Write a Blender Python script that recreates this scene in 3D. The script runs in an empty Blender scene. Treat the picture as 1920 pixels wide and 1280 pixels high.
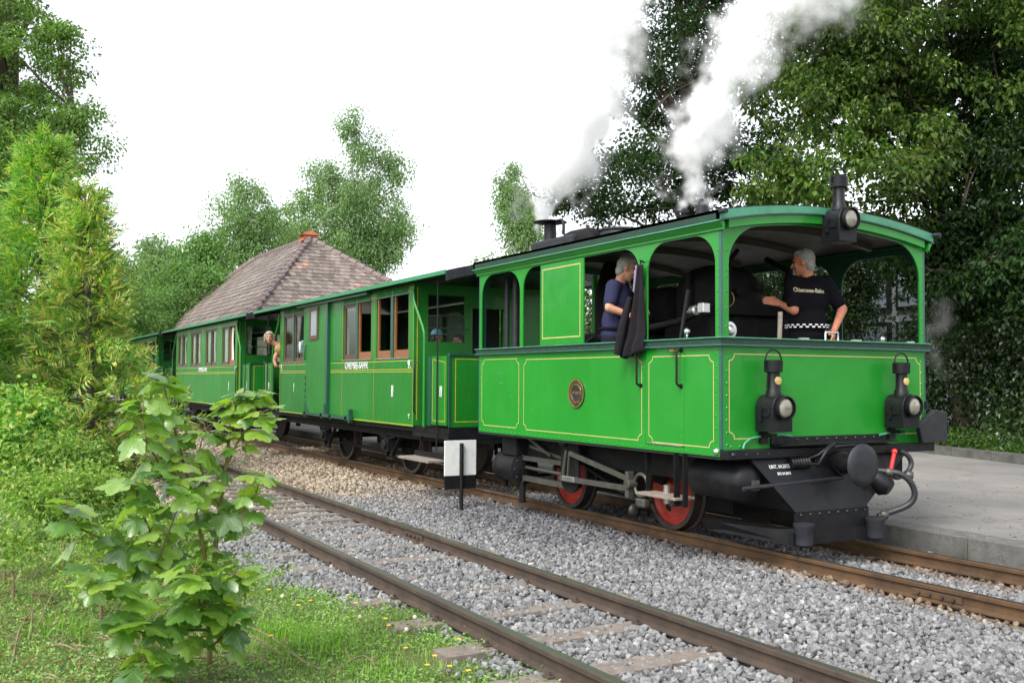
import bpy, bmesh, math, random
import numpy as np
from mathutils import Vector, Matrix, noise as mnoise

sc = bpy.context.scene
col = sc.collection
random.seed(7)
RNG = np.random.default_rng(11)
PI = math.pi
rad = math.radians

# ---------------------------------------------------------------- camera, sky, sun, exposure
cam_d = bpy.data.cameras.new('camera')
cam = bpy.data.objects.new('camera', cam_d)
col.objects.link(cam)
sc.camera = cam
cam_d.sensor_width = 36.0
cam_d.lens = 34.64
cam_d.clip_end = 2000
CR = Vector((0.48923596, 0.87213331, 0.00562717))
CU = Vector((0.0304539, -0.02353097, 0.99925915))
CW = Vector((-0.8716196, 0.48870214, 0.03807205))
CAMP = Vector((0, 0, 1.4116))
cam.matrix_world = Matrix(((CR.x, CU.x, -CW.x, CAMP.x), (CR.y, CU.y, -CW.y, CAMP.y),
                           (CR.z, CU.z, -CW.z, CAMP.z), (0, 0, 0, 1)))
cam_d.dof.use_dof = True
cam_d.dof.focus_distance = 8.6
cam_d.dof.aperture_fstop = 5.6

world = bpy.data.worlds.new('World')
sc.world = world
world.use_nodes = True
wn = world.node_tree
wn.nodes.clear()
SUN_EL, SUN_AZ = rad(50), rad(152)          # azimuth clockwise from +Y: behind the camera
sky = wn.nodes.new('ShaderNodeTexSky')
sky.sky_type = 'NISHITA'
sky.sun_disc = False
sky.sun_elevation = SUN_EL
sky.sun_rotation = SUN_AZ
sky.air_density = 1.0
sky.dust_density = 3.0
sky.ozone_density = 1.0
hs = wn.nodes.new('ShaderNodeHueSaturation')   # a thin bright overcast: the sky's colour washed out to white
hs.inputs['Saturation'].default_value = 0.22
wb = wn.nodes.new('ShaderNodeBackground')
wb.inputs['Strength'].default_value = 0.15
wo = wn.nodes.new('ShaderNodeOutputWorld')
wn.links.new(sky.outputs[0], hs.inputs['Color'])
wn.links.new(hs.outputs[0], wb.inputs['Color'])
wn.links.new(wb.outputs[0], wo.inputs['Surface'])

sun_d = bpy.data.lights.new('sun', 'SUN')
sun_d.energy = 1.0
sun_d.angle = rad(22)
sun_d.color = (1.0, 0.96, 0.9)
sun = bpy.data.objects.new('sun', sun_d)
col.objects.link(sun)
SUN_DIR = Vector((math.sin(SUN_AZ) * math.cos(SUN_EL), math.cos(SUN_AZ) * math.cos(SUN_EL), math.sin(SUN_EL)))
sun.rotation_euler = SUN_DIR.to_track_quat('Z', 'Y').to_euler()

sc.view_settings.view_transform = 'Standard'
sc.view_settings.look = 'None'
sc.view_settings.gamma = 1
sc.view_settings.exposure = 1.4
sc.view_settings.use_curve_mapping = False
sc.cycles.use_denoising = True
sc.cycles.volume_bounces = 10
sc.cycles.max_bounces = 12
sc.cycles.transparent_max_bounces = 16
sc.cycles.volume_max_steps = 256

# ---------------------------------------------------------------- helpers
ORI = {}                      # world origin of every object's frame


def setp(o, label=None, cat=None, group=None, kind=None):
    if label: o['label'] = label
    if cat: o['category'] = cat
    if group: o['group'] = group
    if kind: o['kind'] = kind
    return o


def thing(name, label, cat, loc=(0, 0, 0), group=None):
    o = bpy.data.objects.new(name, None)
    o.empty_display_size = .1
    col.objects.link(o)
    o.location = loc
    ORI[o] = Vector(loc)
    return setp(o, label, cat, group)


def link(name, me, parent=None, loc=None):
    o = bpy.data.objects.new(name, me)
    col.objects.link(o)
    if parent is not None:
        o.parent = parent
        ORI[o] = ORI[parent] + (Vector(loc) if loc is not None else Vector((0, 0, 0)))
        if loc is not None: o.location = loc
    else:
        ORI[o] = Vector(loc) if loc is not None else Vector((0, 0, 0))
        if loc is not None: o.location = loc
    return o


def frame_of(d, up=Vector((0, 0, 1))):
    d = Vector(d).normalized()
    if abs(d.dot(up)) > .98: up = Vector((1, 0, 0))
    s = d.cross(up).normalized()
    return d, s, s.cross(d).normalized()


def smp(pts, n=5):
    """smooth curve through the points"""
    P = [Vector(p) for p in pts]
    P = [P[0] * 2 - P[1]] + P + [P[-1] * 2 - P[-2]]
    out = []
    for i in range(1, len(P) - 2):
        a, b, c, d = P[i - 1:i + 3]
        for k in range(n):
            t = k / n
            out.append(.5 * ((2 * b) + (c - a) * t + (2 * a - 5 * b + 4 * c - d) * t * t + (3 * b - a - 3 * c + d) * t ** 3))
    out.append(P[-2])
    return out


class MB:
    def __init__(self):
        self.v, self.f = [], []

    def add(self, vs, fs):
        b = len(self.v)
        self.v += [tuple(q) for q in vs]
        self.f += [tuple(i + b for i in t) for t in fs]
        return self

    def box(self, x0, x1, y0, y1, z0, z1):
        return self.add([(x0, y0, z0), (x1, y0, z0), (x1, y1, z0), (x0, y1, z0), (x0, y0, z1), (x1, y0, z1), (x1, y1, z1), (x0, y1, z1)],
                        [(0, 3, 2, 1), (4, 5, 6, 7), (0, 1, 5, 4), (1, 2, 6, 5), (2, 3, 7, 6), (3, 0, 4, 7)])

    def bar(self, p0, p1, w, h, up=(0, 0, 1)):
        p0, p1 = Vector(p0), Vector(p1)
        d, s, u = frame_of(p1 - p0, Vector(up))
        s, u = s * w / 2, u * h / 2
        vs = [p0 - s - u, p0 + s - u, p0 + s + u, p0 - s + u, p1 - s - u, p1 + s - u, p1 + s + u, p1 - s + u]
        return self.add(vs, [(0, 1, 2, 3), (7, 6, 5, 4), (0, 4, 5, 1), (1, 5, 6, 2), (2, 6, 7, 3), (3, 7, 4, 0)])

    def tube(self, pts, r, n=8, closed=False, caps=True):
        pts = [Vector(p) for p in pts]
        m = len(pts)
        rs = r if isinstance(r, (list, tuple)) else [r] * m
        vs, fs = [], []
        s0 = None
        for i in range(m):
            a = pts[i - 1] if (i or closed) else pts[i]
            b = pts[(i + 1) % m] if (i < m - 1 or closed) else pts[i]
            d = (b - a).normalized()
            if s0 is None:
                _, s0, _ = frame_of(d)
            s0 = (s0 - d * s0.dot(d))
            if s0.length < 1e-5: _, s0, _ = frame_of(d)
            s0.normalize()
            u0 = d.cross(s0)
            for k in range(n):
                t = 2 * PI * k / n
                vs.append(pts[i] + (s0 * math.cos(t) + u0 * math.sin(t)) * rs[i])
        rng = m if closed else m - 1
        for i in range(rng):
            j = (i + 1) % m
            for k in range(n):
                l = (k + 1) % n
                fs.append((i * n + k, i * n + l, j * n + l, j * n + k))
        if caps and not closed:
            fs.append(tuple(range(n))[::-1])
            fs.append(tuple((m - 1) * n + k for k in range(n)))
        return self.add(vs, fs)

    def cyl(self, p0, p1, r0, r1=None, n=16):
        return self.tube([p0, p1], [r0, r0 if r1 is None else r1], n)

    def lathe(self, prof, org, axis, n=20):
        """prof: list of (distance along axis, radius)"""
        org = Vector(org)
        d, s, u = frame_of(axis)
        vs, fs = [], []
        m = len(prof)
        for t, r in prof:
            for k in range(n):
                a = 2 * PI * k / n
                vs.append(org + d * t + (s * math.cos(a) + u * math.sin(a)) * max(r, 1e-4))
        for i in range(m - 1):
            for k in range(n):
                l = (k + 1) % n
                fs.append((i * n + k, i * n + l, (i + 1) * n + l, (i + 1) * n + k))
        fs.append(tuple(range(n))[::-1])
        fs.append(tuple((m - 1) * n + k for k in range(n)))
        return self.add(vs, fs)

    def prism(self, pts, off):
        """extruded polygon (planar points in order) along off"""
        n = len(pts)
        off = Vector(off)
        vs = [Vector(p) for p in pts] + [Vector(p) + off for p in pts]
        fs = [tuple(range(n))[::-1], tuple(range(n, 2 * n))]
        for i in range(n):
            j = (i + 1) % n
            fs.append((i, j, n + j, n + i))
        return self.add(vs, fs)

    def strip(self, a, b, off):
        """solid between two polylines a and b (same length), thickness off"""
        off = Vector(off)
        n = len(a)
        A = [Vector(p) for p in a]; B = [Vector(p) for p in b]
        vs = A + B + [p + off for p in A] + [p + off for p in B]
        fs = []
        for i in range(n - 1):
            fs += [(i, i + 1, n + i + 1, n + i), (2 * n + i, 3 * n + i, 3 * n + i + 1, 2 * n + i + 1),
                   (i, 2 * n + i, 2 * n + i + 1, i + 1), (n + i, n + i + 1, 3 * n + i + 1, 3 * n + i)]
        fs += [(0, n, 3 * n, 2 * n), (n - 1, 3 * n - 1, 4 * n - 1, 2 * n - 1)]
        return self.add(vs, fs)

    def ribbon(self, pts, nrm, w, t=.0015, closed=True):
        """flat painted line along a planar polyline"""
        P = [Vector(p) for p in pts]
        N = Vector(nrm).normalized()
        m = len(P)
        A, B = [], []
        for i in range(m):
            if closed or 0 < i < m - 1:
                d0 = (P[i] - P[i - 1]).normalized(); d1 = (P[(i + 1) % m] - P[i]).normalized()
            elif i == 0: d0 = d1 = (P[1] - P[0]).normalized()
            else: d0 = d1 = (P[i] - P[i - 1]).normalized()
            s0, s1 = N.cross(d0), N.cross(d1)
            s = s0 + s1
            if s.length < 1e-4: s = s0
            s.normalize()
            k = w / 2 / max(.4, s.dot(s0))
            A.append(P[i] + s * k + N * t); B.append(P[i] - s * k + N * t)
        vs = A + B
        fs = []
        for i in range(m if closed else m - 1):
            j = (i + 1) % m
            fs.append((i, m + i, m + j, j))
        return self.add(vs, fs)

    def rivet(self, p, nrm, r=.009, h=None):
        d, s, u = frame_of(nrm)
        p = Vector(p)
        h = h or r * .75
        vs = [p + (s * math.cos(a) + u * math.sin(a)) * r for a in [k * PI / 3 for k in range(6)]]
        vs += [p + d * h * .75 + (s * math.cos(a) + u * math.sin(a)) * r * .62 for a in [k * PI / 3 for k in range(6)]]
        vs.append(p + d * h)
        fs = [(k, (k + 1) % 6, 6 + (k + 1) % 6, 6 + k) for k in range(6)] + [(6 + k, 6 + (k + 1) % 6, 12) for k in range(6)]
        return self.add(vs, fs)

    def ball(self, c, r, nu=12, nv=8, sc3=(1, 1, 1)):
        c = Vector(c)
        vs = [c + Vector((0, 0, -r * sc3[2]))]
        for j in range(1, nv):
            ph = -PI / 2 + PI * j / nv
            for k in range(nu):
                t = 2 * PI * k / nu
                vs.append(c + Vector((r * sc3[0] * math.cos(ph) * math.cos(t), r * sc3[1] * math.cos(ph) * math.sin(t), r * sc3[2] * math.sin(ph))))
        vs.append(c + Vector((0, 0, r * sc3[2])))
        fs = []
        for k in range(nu): fs.append((0, 1 + (k + 1) % nu, 1 + k))
        for j in range(nv - 2):
            for k in range(nu):
                l = (k + 1) % nu
                fs.append((1 + j * nu + k, 1 + j * nu + l, 1 + (j + 1) * nu + l, 1 + (j + 1) * nu + k))
        for k in range(nu): fs.append((1 + (nv - 2) * nu + k, 1 + (nv - 2) * nu + (k + 1) % nu, len(vs) - 1))
        return self.add(vs, fs)

    def grid(self, fn, nu, nv):
        vs = [fn(i / nu, j / nv) for j in range(nv + 1) for i in range(nu + 1)]
        fs = [(j * (nu + 1) + i, j * (nu + 1) + i + 1, (j + 1) * (nu + 1) + i + 1, (j + 1) * (nu + 1) + i) for j in range(nv) for i in range(nu)]
        return self.add(vs, fs)

    def mesh(self, name, org=(0, 0, 0), smooth=None):
        me = bpy.data.meshes.new(name)
        o = Vector(org)
        me.from_pydata([(q[0] - o.x, q[1] - o.y, q[2] - o.z) for q in self.v], [], self.f)
        bm = bmesh.new(); bm.from_mesh(me)
        bmesh.ops.recalc_face_normals(bm, faces=bm.faces)
        bm.to_mesh(me); bm.free()
        if smooth is not None:
            me.polygons.foreach_set('use_smooth', [True] * len(me.polygons))
            if smooth < 179: me.set_sharp_from_angle(angle=rad(smooth))
        return me

    def build(self, name, m, parent=None, smooth=None, bevel=0, kind=None, label=None):
        org = ORI[parent] if parent is not None else (0, 0, 0)
        me = self.mesh(name, org, smooth)
        me.materials.append(m)
        o = link(name, me, parent)
        if bevel:
            b = o.modifiers.new('bevel', 'BEVEL'); b.width = bevel; b.segments = 2; b.limit_method = 'ANGLE'
        if kind: o['kind'] = kind
        if label: o['label'] = label
        return o


def np_mesh(name, V, Fq, m, smooth=False):
    """fast mesh from numpy arrays (all faces the same size)"""
    me = bpy.data.meshes.new(name)
    k = Fq.shape[1]
    me.vertices.add(len(V)); me.vertices.foreach_set('co', np.ascontiguousarray(V, np.float32).ravel())
    me.loops.add(Fq.size); me.loops.foreach_set('vertex_index', np.ascontiguousarray(Fq, np.int32).ravel())
    me.polygons.add(len(Fq))
    me.polygons.foreach_set('loop_start', np.arange(0, Fq.size, k, dtype=np.int32))
    me.polygons.foreach_set('loop_total', np.full(len(Fq), k, dtype=np.int32))
    me.polygons.foreach_set('use_smooth', np.full(len(Fq), bool(smooth)))
    me.update(calc_edges=True)
    me.materials.append(m)
    return me


# ---------------------------------------------------------------- materials
def nt_new(name):
    m = bpy.data.materials.new(name)
    m.use_nodes = True
    nt = m.node_tree
    b = nt.nodes['Principled BSDF']
    return m, nt, b


def N(nt, kind, **kw):
    n = nt.nodes.new(kind)
    for k, v in kw.items():
        if k.startswith('i_'):
            n.inputs[k[2:].replace('_', ' ')].default_value = v
        else: setattr(n, k, v)
    return n


def ramp(nt, fac, stops):
    r = nt.nodes.new('ShaderNodeValToRGB')
    els = r.color_ramp.elements
    while len(els) < len(stops): els.new(.5)
    for e, (p, c) in zip(els, stops):
        e.position = p; e.color = (*c, 1) if len(c) == 3 else c
    nt.links.new(fac, r.inputs[0])
    return r.outputs[0]


def mix(nt, fac, a, b, mode='MIX'):
    n = nt.nodes.new('ShaderNodeMix'); n.data_type = 'RGBA'; n.blend_type = mode
    for s, v in ((n.inputs[0], fac), (n.inputs[6], a), (n.inputs[7], b)):
        if hasattr(v, 'links'): nt.links.new(v, s)
        else: s.default_value = v if not isinstance(v, tuple) else ((*v, 1) if len(v) == 3 else v)
    return n.outputs[2]


def mat(name, c, rough=.5, metal=0, var=.12, scale=6, bump=0, bscale=40, coat=0, spec=.5, dirt=None, dirt_amt=.3, dscale=3):
    m, nt, b = nt_new(name)
    tc = N(nt, 'ShaderNodeTexCoord')
    nz = N(nt, 'ShaderNodeTexNoise', i_Scale=scale, i_Detail=6.0, i_Roughness=.6)
    nt.links.new(tc.outputs['Object'], nz.inputs['Vector'])
    lo = tuple(max(0, q * (1 - var)) for q in c); hi = tuple(min(1, q * (1 + var)) for q in c)
    out = ramp(nt, nz.outputs[0], [(.3, lo), (.7, hi)])
    if dirt:
        n2 = N(nt, 'ShaderNodeTexNoise', i_Scale=dscale, i_Detail=9.0, i_Roughness=.7)
        nt.links.new(tc.outputs['Object'], n2.inputs['Vector'])
        f = ramp(nt, n2.outputs[0], [(.5, (0, 0, 0)), (.72, (dirt_amt,) * 3)])
        out = mix(nt, f, out, dirt)
    nt.links.new(out, b.inputs['Base Color'])
    rr = ramp(nt, nz.outputs[0], [(.3, (max(.02, rough * .85),) * 3), (.7, (min(1, rough * 1.15),) * 3)])
    nt.links.new(rr, b.inputs['Roughness'])
    b.inputs['Metallic'].default_value = metal
    b.inputs['Specular IOR Level'].default_value = spec
    if coat:
        b.inputs['Coat Weight'].default_value = coat; b.inputs['Coat Roughness'].default_value = .08
    if bump:
        n3 = N(nt, 'ShaderNodeTexNoise', i_Scale=bscale, i_Detail=5.0)
        nt.links.new(tc.outputs['Object'], n3.inputs['Vector'])
        bp = N(nt, 'ShaderNodeBump', i_Strength=bump, i_Distance=.01)
        nt.links.new(n3.outputs[0], bp.inputs['Height'])
        nt.links.new(bp.outputs[0], b.inputs['Normal'])
    return m


def leafmat(name, cols, trans=.35, rough=.5, spec=.25, nscale=.6, dark=.55):
    """cols: list of colours picked per leaf; a soft noise adds paler and deeper patches"""
    m, nt, b = nt_new(name)
    g = N(nt, 'ShaderNodeNewGeometry')
    n = len(cols)
    c = ramp(nt, g.outputs['Random Per Island'], [((i + .0) / max(1, n - 1), q) for i, q in enumerate(cols)])
    tc = N(nt, 'ShaderNodeTexCoord')
    nz = N(nt, 'ShaderNodeTexNoise', i_Scale=nscale, i_Detail=3.0)
    nt.links.new(tc.outputs['Object'], nz.inputs['Vector'])
    k = ramp(nt, nz.outputs[0], [(.35, (dark,) * 3), (.65, (1.15,) * 3)])
    c = mix(nt, 1.0, c, k, 'MULTIPLY')
    nt.links.new(c, b.inputs['Base Color'])
    b.inputs['Roughness'].default_value = rough
    b.inputs['Specular IOR Level'].default_value = spec
    tr = N(nt, 'ShaderNodeBsdfTranslucent')
    bright = mix(nt, 1.0, c, (1.5, 1.6, .5), 'MULTIPLY')
    nt.links.new(bright, tr.inputs['Color'])
    ms = N(nt, 'ShaderNodeMixShader')
    ms.inputs[0].default_value = trans
    nt.links.new(b.outputs[0], ms.inputs[1]); nt.links.new(tr.outputs[0], ms.inputs[2])
    nt.links.new(ms.outputs[0], nt.nodes['Material Output'].inputs['Surface'])
    return m


def glassmat(name, c=(.8, .9, .85), rough=.02, alpha=.25):
    m, nt, b = nt_new(name)
    b.inputs['Base Color'].default_value = (*c, 1)
    b.inputs['Roughness'].default_value = rough
    b.inputs['Specular IOR Level'].default_value = .8
    tp = N(nt, 'ShaderNodeBsdfTransparent')
    tp.inputs['Color'].default_value = (.86, .92, .88, 1)
    gl = N(nt, 'ShaderNodeBsdfGlossy'); gl.inputs['Roughness'].default_value = rough
    ly = N(nt, 'ShaderNodeLayerWeight'); ly.inputs['Blend'].default_value = .25
    ms = N(nt, 'ShaderNodeMixShader')
    hf = N(nt, 'ShaderNodeMath', operation='MULTIPLY'); hf.inputs[1].default_value = .45
    nt.links.new(ly.outputs['Fresnel'], hf.inputs[0]); nt.links.new(hf.outputs[0], ms.inputs[0])
    nt.links.new(tp.outputs[0], ms.inputs[1]); nt.links.new(gl.outputs[0], ms.inputs[2])
    nt.links.new(ms.outputs[0], nt.nodes['Material Output'].inputs['Surface'])
    return m


def paint(name, c, rough, coat):
    """old enamel: faint vertical soot runs, cloudy fading, slightly rippled sheet metal"""
    m, nt, b = nt_new(name)
    g = N(nt, 'ShaderNodeNewGeometry')
    mp = N(nt, 'ShaderNodeMapping'); mp.inputs['Scale'].default_value = (9, 9, 1.3); nt.links.new(g.outputs['Position'], mp.inputs['Vector'])
    n1 = N(nt, 'ShaderNodeTexNoise', i_Scale=1.0, i_Detail=7.0, i_Roughness=.65); nt.links.new(mp.outputs[0], n1.inputs['Vector'])
    n2 = N(nt, 'ShaderNodeTexNoise', i_Scale=1.4, i_Detail=5.0); nt.links.new(g.outputs['Position'], n2.inputs['Vector'])
    n3 = N(nt, 'ShaderNodeTexNoise', i_Scale=34.0, i_Detail=4.0, i_Roughness=.7); nt.links.new(g.outputs['Position'], n3.inputs['Vector'])
    base = ramp(nt, n2.outputs[0], [(.3, tuple(q * .90 for q in c)), (.7, (c[0] * 1.35, c[1] * 1.08, c[2] * 1.3))])
    run = ramp(nt, n1.outputs[0], [(.58, (0, 0, 0)), (.85, (.22, .22, .22))])
    o = mix(nt, run, base, (c[0] * .8, c[1] * .50, c[2] * .9))
    chip = ramp(nt, n3.outputs[0], [(.70, (0, 0, 0)), (.76, (.55, .55, .55))])
    o = mix(nt, chip, o, (.03, .09, .03))
    nt.links.new(o, b.inputs['Base Color'])
    rr = ramp(nt, n1.outputs[0], [(.3, (rough * .8,) * 3), (.8, (min(1, rough * 1.6),) * 3)]); nt.links.new(rr, b.inputs['Roughness'])
    b.inputs['Specular IOR Level'].default_value = .35
    b.inputs['Coat Weight'].default_value = coat; b.inputs['Coat Roughness'].default_value = .06
    n4 = N(nt, 'ShaderNodeTexNoise', i_Scale=2.6, i_Detail=2.0); nt.links.new(g.outputs['Position'], n4.inputs['Vector'])
    bp = N(nt, 'ShaderNodeBump', i_Strength=.16, i_Distance=.05); nt.links.new(n4.outputs[0], bp.inputs['Height'])
    nt.links.new(bp.outputs[0], b.inputs['Normal']); nt.links.new(bp.outputs[0], b.inputs['Coat Normal'])
    return m


M = {}
M['green'] = paint('green_paint', (.010, .205, .016), .32, .28)
M['cgreen'] = paint('coach_green_paint', (.008, .150, .012), .38, .15)
M['fascia'] = mat('blackish_green_paint', (.006, .032, .018), .55, var=.3, scale=7, dirt=(.02, .05, .035), dirt_amt=.6)
M['dgreen'] = mat('dark_green_paint', (.008, .060, .036), .4, var=.12, scale=8, coat=.2)  # trim colour, also used as painted shade on far and rear cab frames
M['teal'] = mat('blue_green_trim_paint', (.015, .085, .065), .38, var=.12, scale=8, coat=.3)
M['rgreen'] = mat('roof_edge_green', (.05, .22, .13), .45, var=.15, scale=9, dirt=(.04, .06, .05), dirt_amt=.5)
M['gold'] = mat('cream_gold_line', (.42, .38, .13), .5, var=.1, scale=30)
M['yellow'] = mat('yellow_line', (.42, .36, .03), .5, var=.1, scale=30)
M['black'] = mat('black_enamel', (.006, .0065, .008), .45, var=.25, scale=12, bump=.08, dirt=(.030, .024, .020), dirt_amt=.4, dscale=7, spec=.28)
M['soot'] = mat('sooty_black', (.006, .006, .0065), .75, var=.3, scale=10, bump=.15, dirt=(.03, .023, .017), dirt_amt=.4, dscale=9, spec=.2)
M['dgrey'] = mat('dark_grey_iron', (.018, .020, .025), .5, var=.3, scale=10, bump=.08, spec=.3, dirt=(.05, .04, .033), dirt_amt=.35, dscale=6)
M['steel'] = mat('bare_oily_steel', (.085, .082, .07), .45, .5, var=.2, scale=14, dirt=(.08, .07, .05), dirt_amt=.5, dscale=12)
M['silver'] = mat('bright_steel', (.6, .6, .6), .25, .9, var=.1)
M['brass'] = mat('brass', (.55, .36, .12), .35, .9, var=.2, scale=20)
M['plate'] = mat('dark_bronze_plate', (.035, .035, .04), .4, .4, var=.2)
M['red'] = mat('red_wheel_paint', (.34, .028, .016), .45, var=.2, scale=7, dirt=(.035, .018, .013), dirt_amt=.85, dscale=6)
M['tyre'] = mat('worn_wheel_tyre', (.05, .042, .038), .45, .3, var=.25, scale=14, dirt=(.10, .06, .04), dirt_amt=.5)
M['white'] = mat('white_paint', (.60, .61, .60), .5, var=.05, scale=9, dirt=(.35, .33, .3), dirt_amt=.5, dscale=8)
M['wood'] = mat('varnished_window_wood', (.20, .075, .022), .38, var=.25, scale=18, coat=.2)
M['dwood'] = mat('dark_window_wood', (.09, .04, .022), .45, var=.25, scale=18)
M['plank'] = mat('weathered_step_board', (.19, .16, .13), .8, var=.35, scale=14, bump=.2, dirt=(.10, .08, .06), dirt_amt=.6)
M['ceil'] = mat('dark_brown_roof_lining', (.050, .042, .034), .6, var=.08)  # even dark brown for lining and ribs
M['inner'] = mat('cab_interior_dark', (.02, .024, .022), .6, var=.2)
M['glass'] = glassmat('window_glass')
M['curtain'] = mat('pale_curtain', (.62, .60, .50), .9, var=.12, scale=20)
M['lens'] = mat('dull_lamp_lens', (.24, .225, .18), .10, var=.5, scale=9, coat=.8)
M['amber'] = mat('yellow_lamp_glass', (.50, .36, .12), .3, var=.2, coat=.3)
M['hose'] = mat('rubber_hose', (.022, .023, .026), .5, var=.2, scale=20)
M['redlever'] = mat('red_lever', (.65, .03, .03), .35, var=.05)
M['skin'] = mat('skin', (.46, .23, .15), .55, var=.16, scale=22, spec=.3, bump=.2, bscale=60)
M['skin2'] = mat('ruddy_skin', (.44, .17, .105), .55, var=.18, scale=22, spec=.3, bump=.2, bscale=60)
M['navy'] = mat('purple_navy_cotton', (.026, .027, .066), .9, var=.2, scale=9, bump=.9, bscale=11, spec=.12)
M['blackcloth'] = mat('black_cotton', (.0055, .005, .0075), .9, var=.3, scale=9, bump=.9, bscale=11, spec=.10)
M['jacket'] = mat('charcoal_jacket_cloth', (.016, .014, .017), .9, var=.3, scale=9, bump=.9, bscale=13, spec=.12)
M['lilac'] = mat('lilac_cloth', (.22, .17, .28), .85, var=.15, scale=20)
M['trouser'] = mat('dark_trousers', (.010, .011, .017), .9, var=.3, scale=9, bump=.8, bscale=12, spec=.1)
M['greyhair'] = mat('grey_hair', (.27, .26, .25), .7, var=.4, scale=60, bump=.5, bscale=120)
M['blondehair'] = mat('ash_blonde_hair', (.30, .25, .19), .65, var=.35, scale=60, bump=.5, bscale=120)
M['bluecap'] = mat('light_blue_cap', (.22, .50, .80), .8, var=.05)
M['ltshirt'] = mat('pale_blue_shirt', (.55, .62, .72), .85, var=.06)
M['orange'] = mat('ochre_top', (.33, .22, .10), .85, var=.1)
M['whitecloth'] = mat('white_cotton', (.75, .75, .75), .85, var=.05)
M['orangetile'] = mat('new_orange_clay', (.52, .16, .07), .7, var=.15, scale=4)
M['bark'] = mat('bark', (.07, .055, .04), .9, var=.3, scale=14, bump=.4, bscale=20)
M['birchbark'] = mat('birch_bark', (.40, .39, .36), .8, var=.4, scale=6, dirt=(.03, .03, .03), dirt_amt=.9, dscale=5)
M['twig'] = mat('dry_twig', (.20, .14, .09), .9, var=.3, scale=16)
M['stem'] = mat('reddish_green_stem', (.16, .13, .05), .6, var=.3, scale=12)


def text_mesh(s, size, parent, name, m, origin, xdir, ydir, depth=.002, bold=0, condense=1.0, align='CENTER'):
    """lettering as a flat raised mesh; xdir/ydir: reading and up direction"""
    cu = bpy.data.curves.new('lettering', 'FONT')
    cu.body = s; cu.size = size; cu.align_x = align; cu.align_y = 'CENTER'
    cu.offset = bold; cu.extrude = depth / 2; cu.resolution_u = 3
    t = bpy.data.objects.new('lettering', cu); col.objects.link(t)
    dg = bpy.context.evaluated_depsgraph_get()
    me = bpy.data.meshes.new_from_object(t.evaluated_get(dg))
    bpy.data.objects.remove(t)
    X = Vector(xdir).normalized(); Y = Vector(ydir).normalized(); Z = X.cross(Y)
    O = Vector(origin) - (ORI[parent] if parent is not None else Vector())
    for v in me.vertices:
        q = v.co.copy()
        v.co = O + X * q.x * condense + Y * q.y + Z * q.z
    me.materials.clear(); me.materials.append(m)
    me.name = name
    return link(name, me, parent)
# ================================================================ ground, ballast, tracks, platform
YC = 6.475                    # centre of the train's track
YS = 3.261                    # centre of the siding
RAIL = .53


def gravel_material():
    m, nt, b = nt_new('crushed_stone')
    g = N(nt, 'ShaderNodeNewGeometry')
    sx = N(nt, 'ShaderNodeSeparateXYZ'); nt.links.new(g.outputs['Position'], sx.inputs[0])
    rnd = g.outputs['Random Per Island']
    grey = ramp(nt, rnd, [(0, (.105, .105, .106)), (.35, (.150, .151, .155)), (.7, (.192, .193, .196)), (.95, (.245, .245, .243)), (1, (.33, .33, .315))])
    tan = ramp(nt, rnd, [(0, (.13, .10, .07)), (.5, (.27, .215, .155)), (1, (.40, .34, .26))])
    rust = ramp(nt, rnd, [(0, (.050, .033, .018)), (.6, (.145, .088, .043)), (1, (.25, .18, .11))])
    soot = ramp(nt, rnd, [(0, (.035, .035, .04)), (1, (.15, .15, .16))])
    nz = N(nt, 'ShaderNodeTexNoise', i_Scale=.9, i_Detail=4.0)
    nt.links.new(g.outputs['Position'], nz.inputs['Vector'])

    def math_(op, a, bb, clamp=False):
        n = N(nt, 'ShaderNodeMath', operation=op, use_clamp=clamp)
        for i, q in enumerate((a, bb)):
            if hasattr(q, 'links'): nt.links.new(q, n.inputs[i])
            else: n.inputs[i].default_value = q
        return n.outputs[0]
    off = math_('MULTIPLY', math_('SUBTRACT', nz.outputs[0], .5), 5.0)
    xx = math_('ADD', sx.outputs[0], off)
    yy = sx.outputs[1]
    # older beige gravel further up the line
    thr = math_('ADD', -11.0, math_('MULTIPLY', math_('SUBTRACT', 4.3, yy, True), 1.5))
    f_tan = math_('MULTIPLY', math_('SUBTRACT', thr, xx), .40, True)
    c = mix(nt, f_tan, grey, tan)
    # brake rust beside the running rails
    d1 = math_('ABSOLUTE', math_('SUBTRACT', yy, YC - RAIL), 0)
    d2 = math_('ABSOLUTE', math_('SUBTRACT', yy, YC + RAIL), 0)
    dm = math_('ADD', math_('MINIMUM', d1, d2), math_('MULTIPLY', off, .05))
    f_r = math_('MULTIPLY', math_('SUBTRACT', .33, dm), 4.0, True)
    c = mix(nt, math_('MULTIPLY', f_r, .85), c, rust)
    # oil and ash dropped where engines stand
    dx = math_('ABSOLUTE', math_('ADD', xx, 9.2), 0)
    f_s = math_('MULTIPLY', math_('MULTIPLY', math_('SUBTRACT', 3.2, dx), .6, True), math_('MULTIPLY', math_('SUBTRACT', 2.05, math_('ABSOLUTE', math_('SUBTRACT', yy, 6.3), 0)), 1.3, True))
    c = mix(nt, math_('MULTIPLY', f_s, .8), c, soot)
    n2 = N(nt, 'ShaderNodeTexNoise', i_Scale=45.0, i_Detail=6.0)
    nt.links.new(g.outputs['Position'], n2.inputs['Vector'])
    k = ramp(nt, n2.outputs[0], [(.3, (.72,) * 3), (.7, (1.2,) * 3)])
    c = mix(nt, 1.0, c, k, 'MULTIPLY')
    nt.links.new(c, b.inputs['Base Color'])
    b.inputs['Roughness'].default_value = .85
    bp = N(nt, 'ShaderNodeBump', i_Strength=.5, i_Distance=.01)
    nt.links.new(n2.outputs[0], bp.inputs['Height']); nt.links.new(bp.outputs[0], b.inputs['Normal'])
    return m


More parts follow.
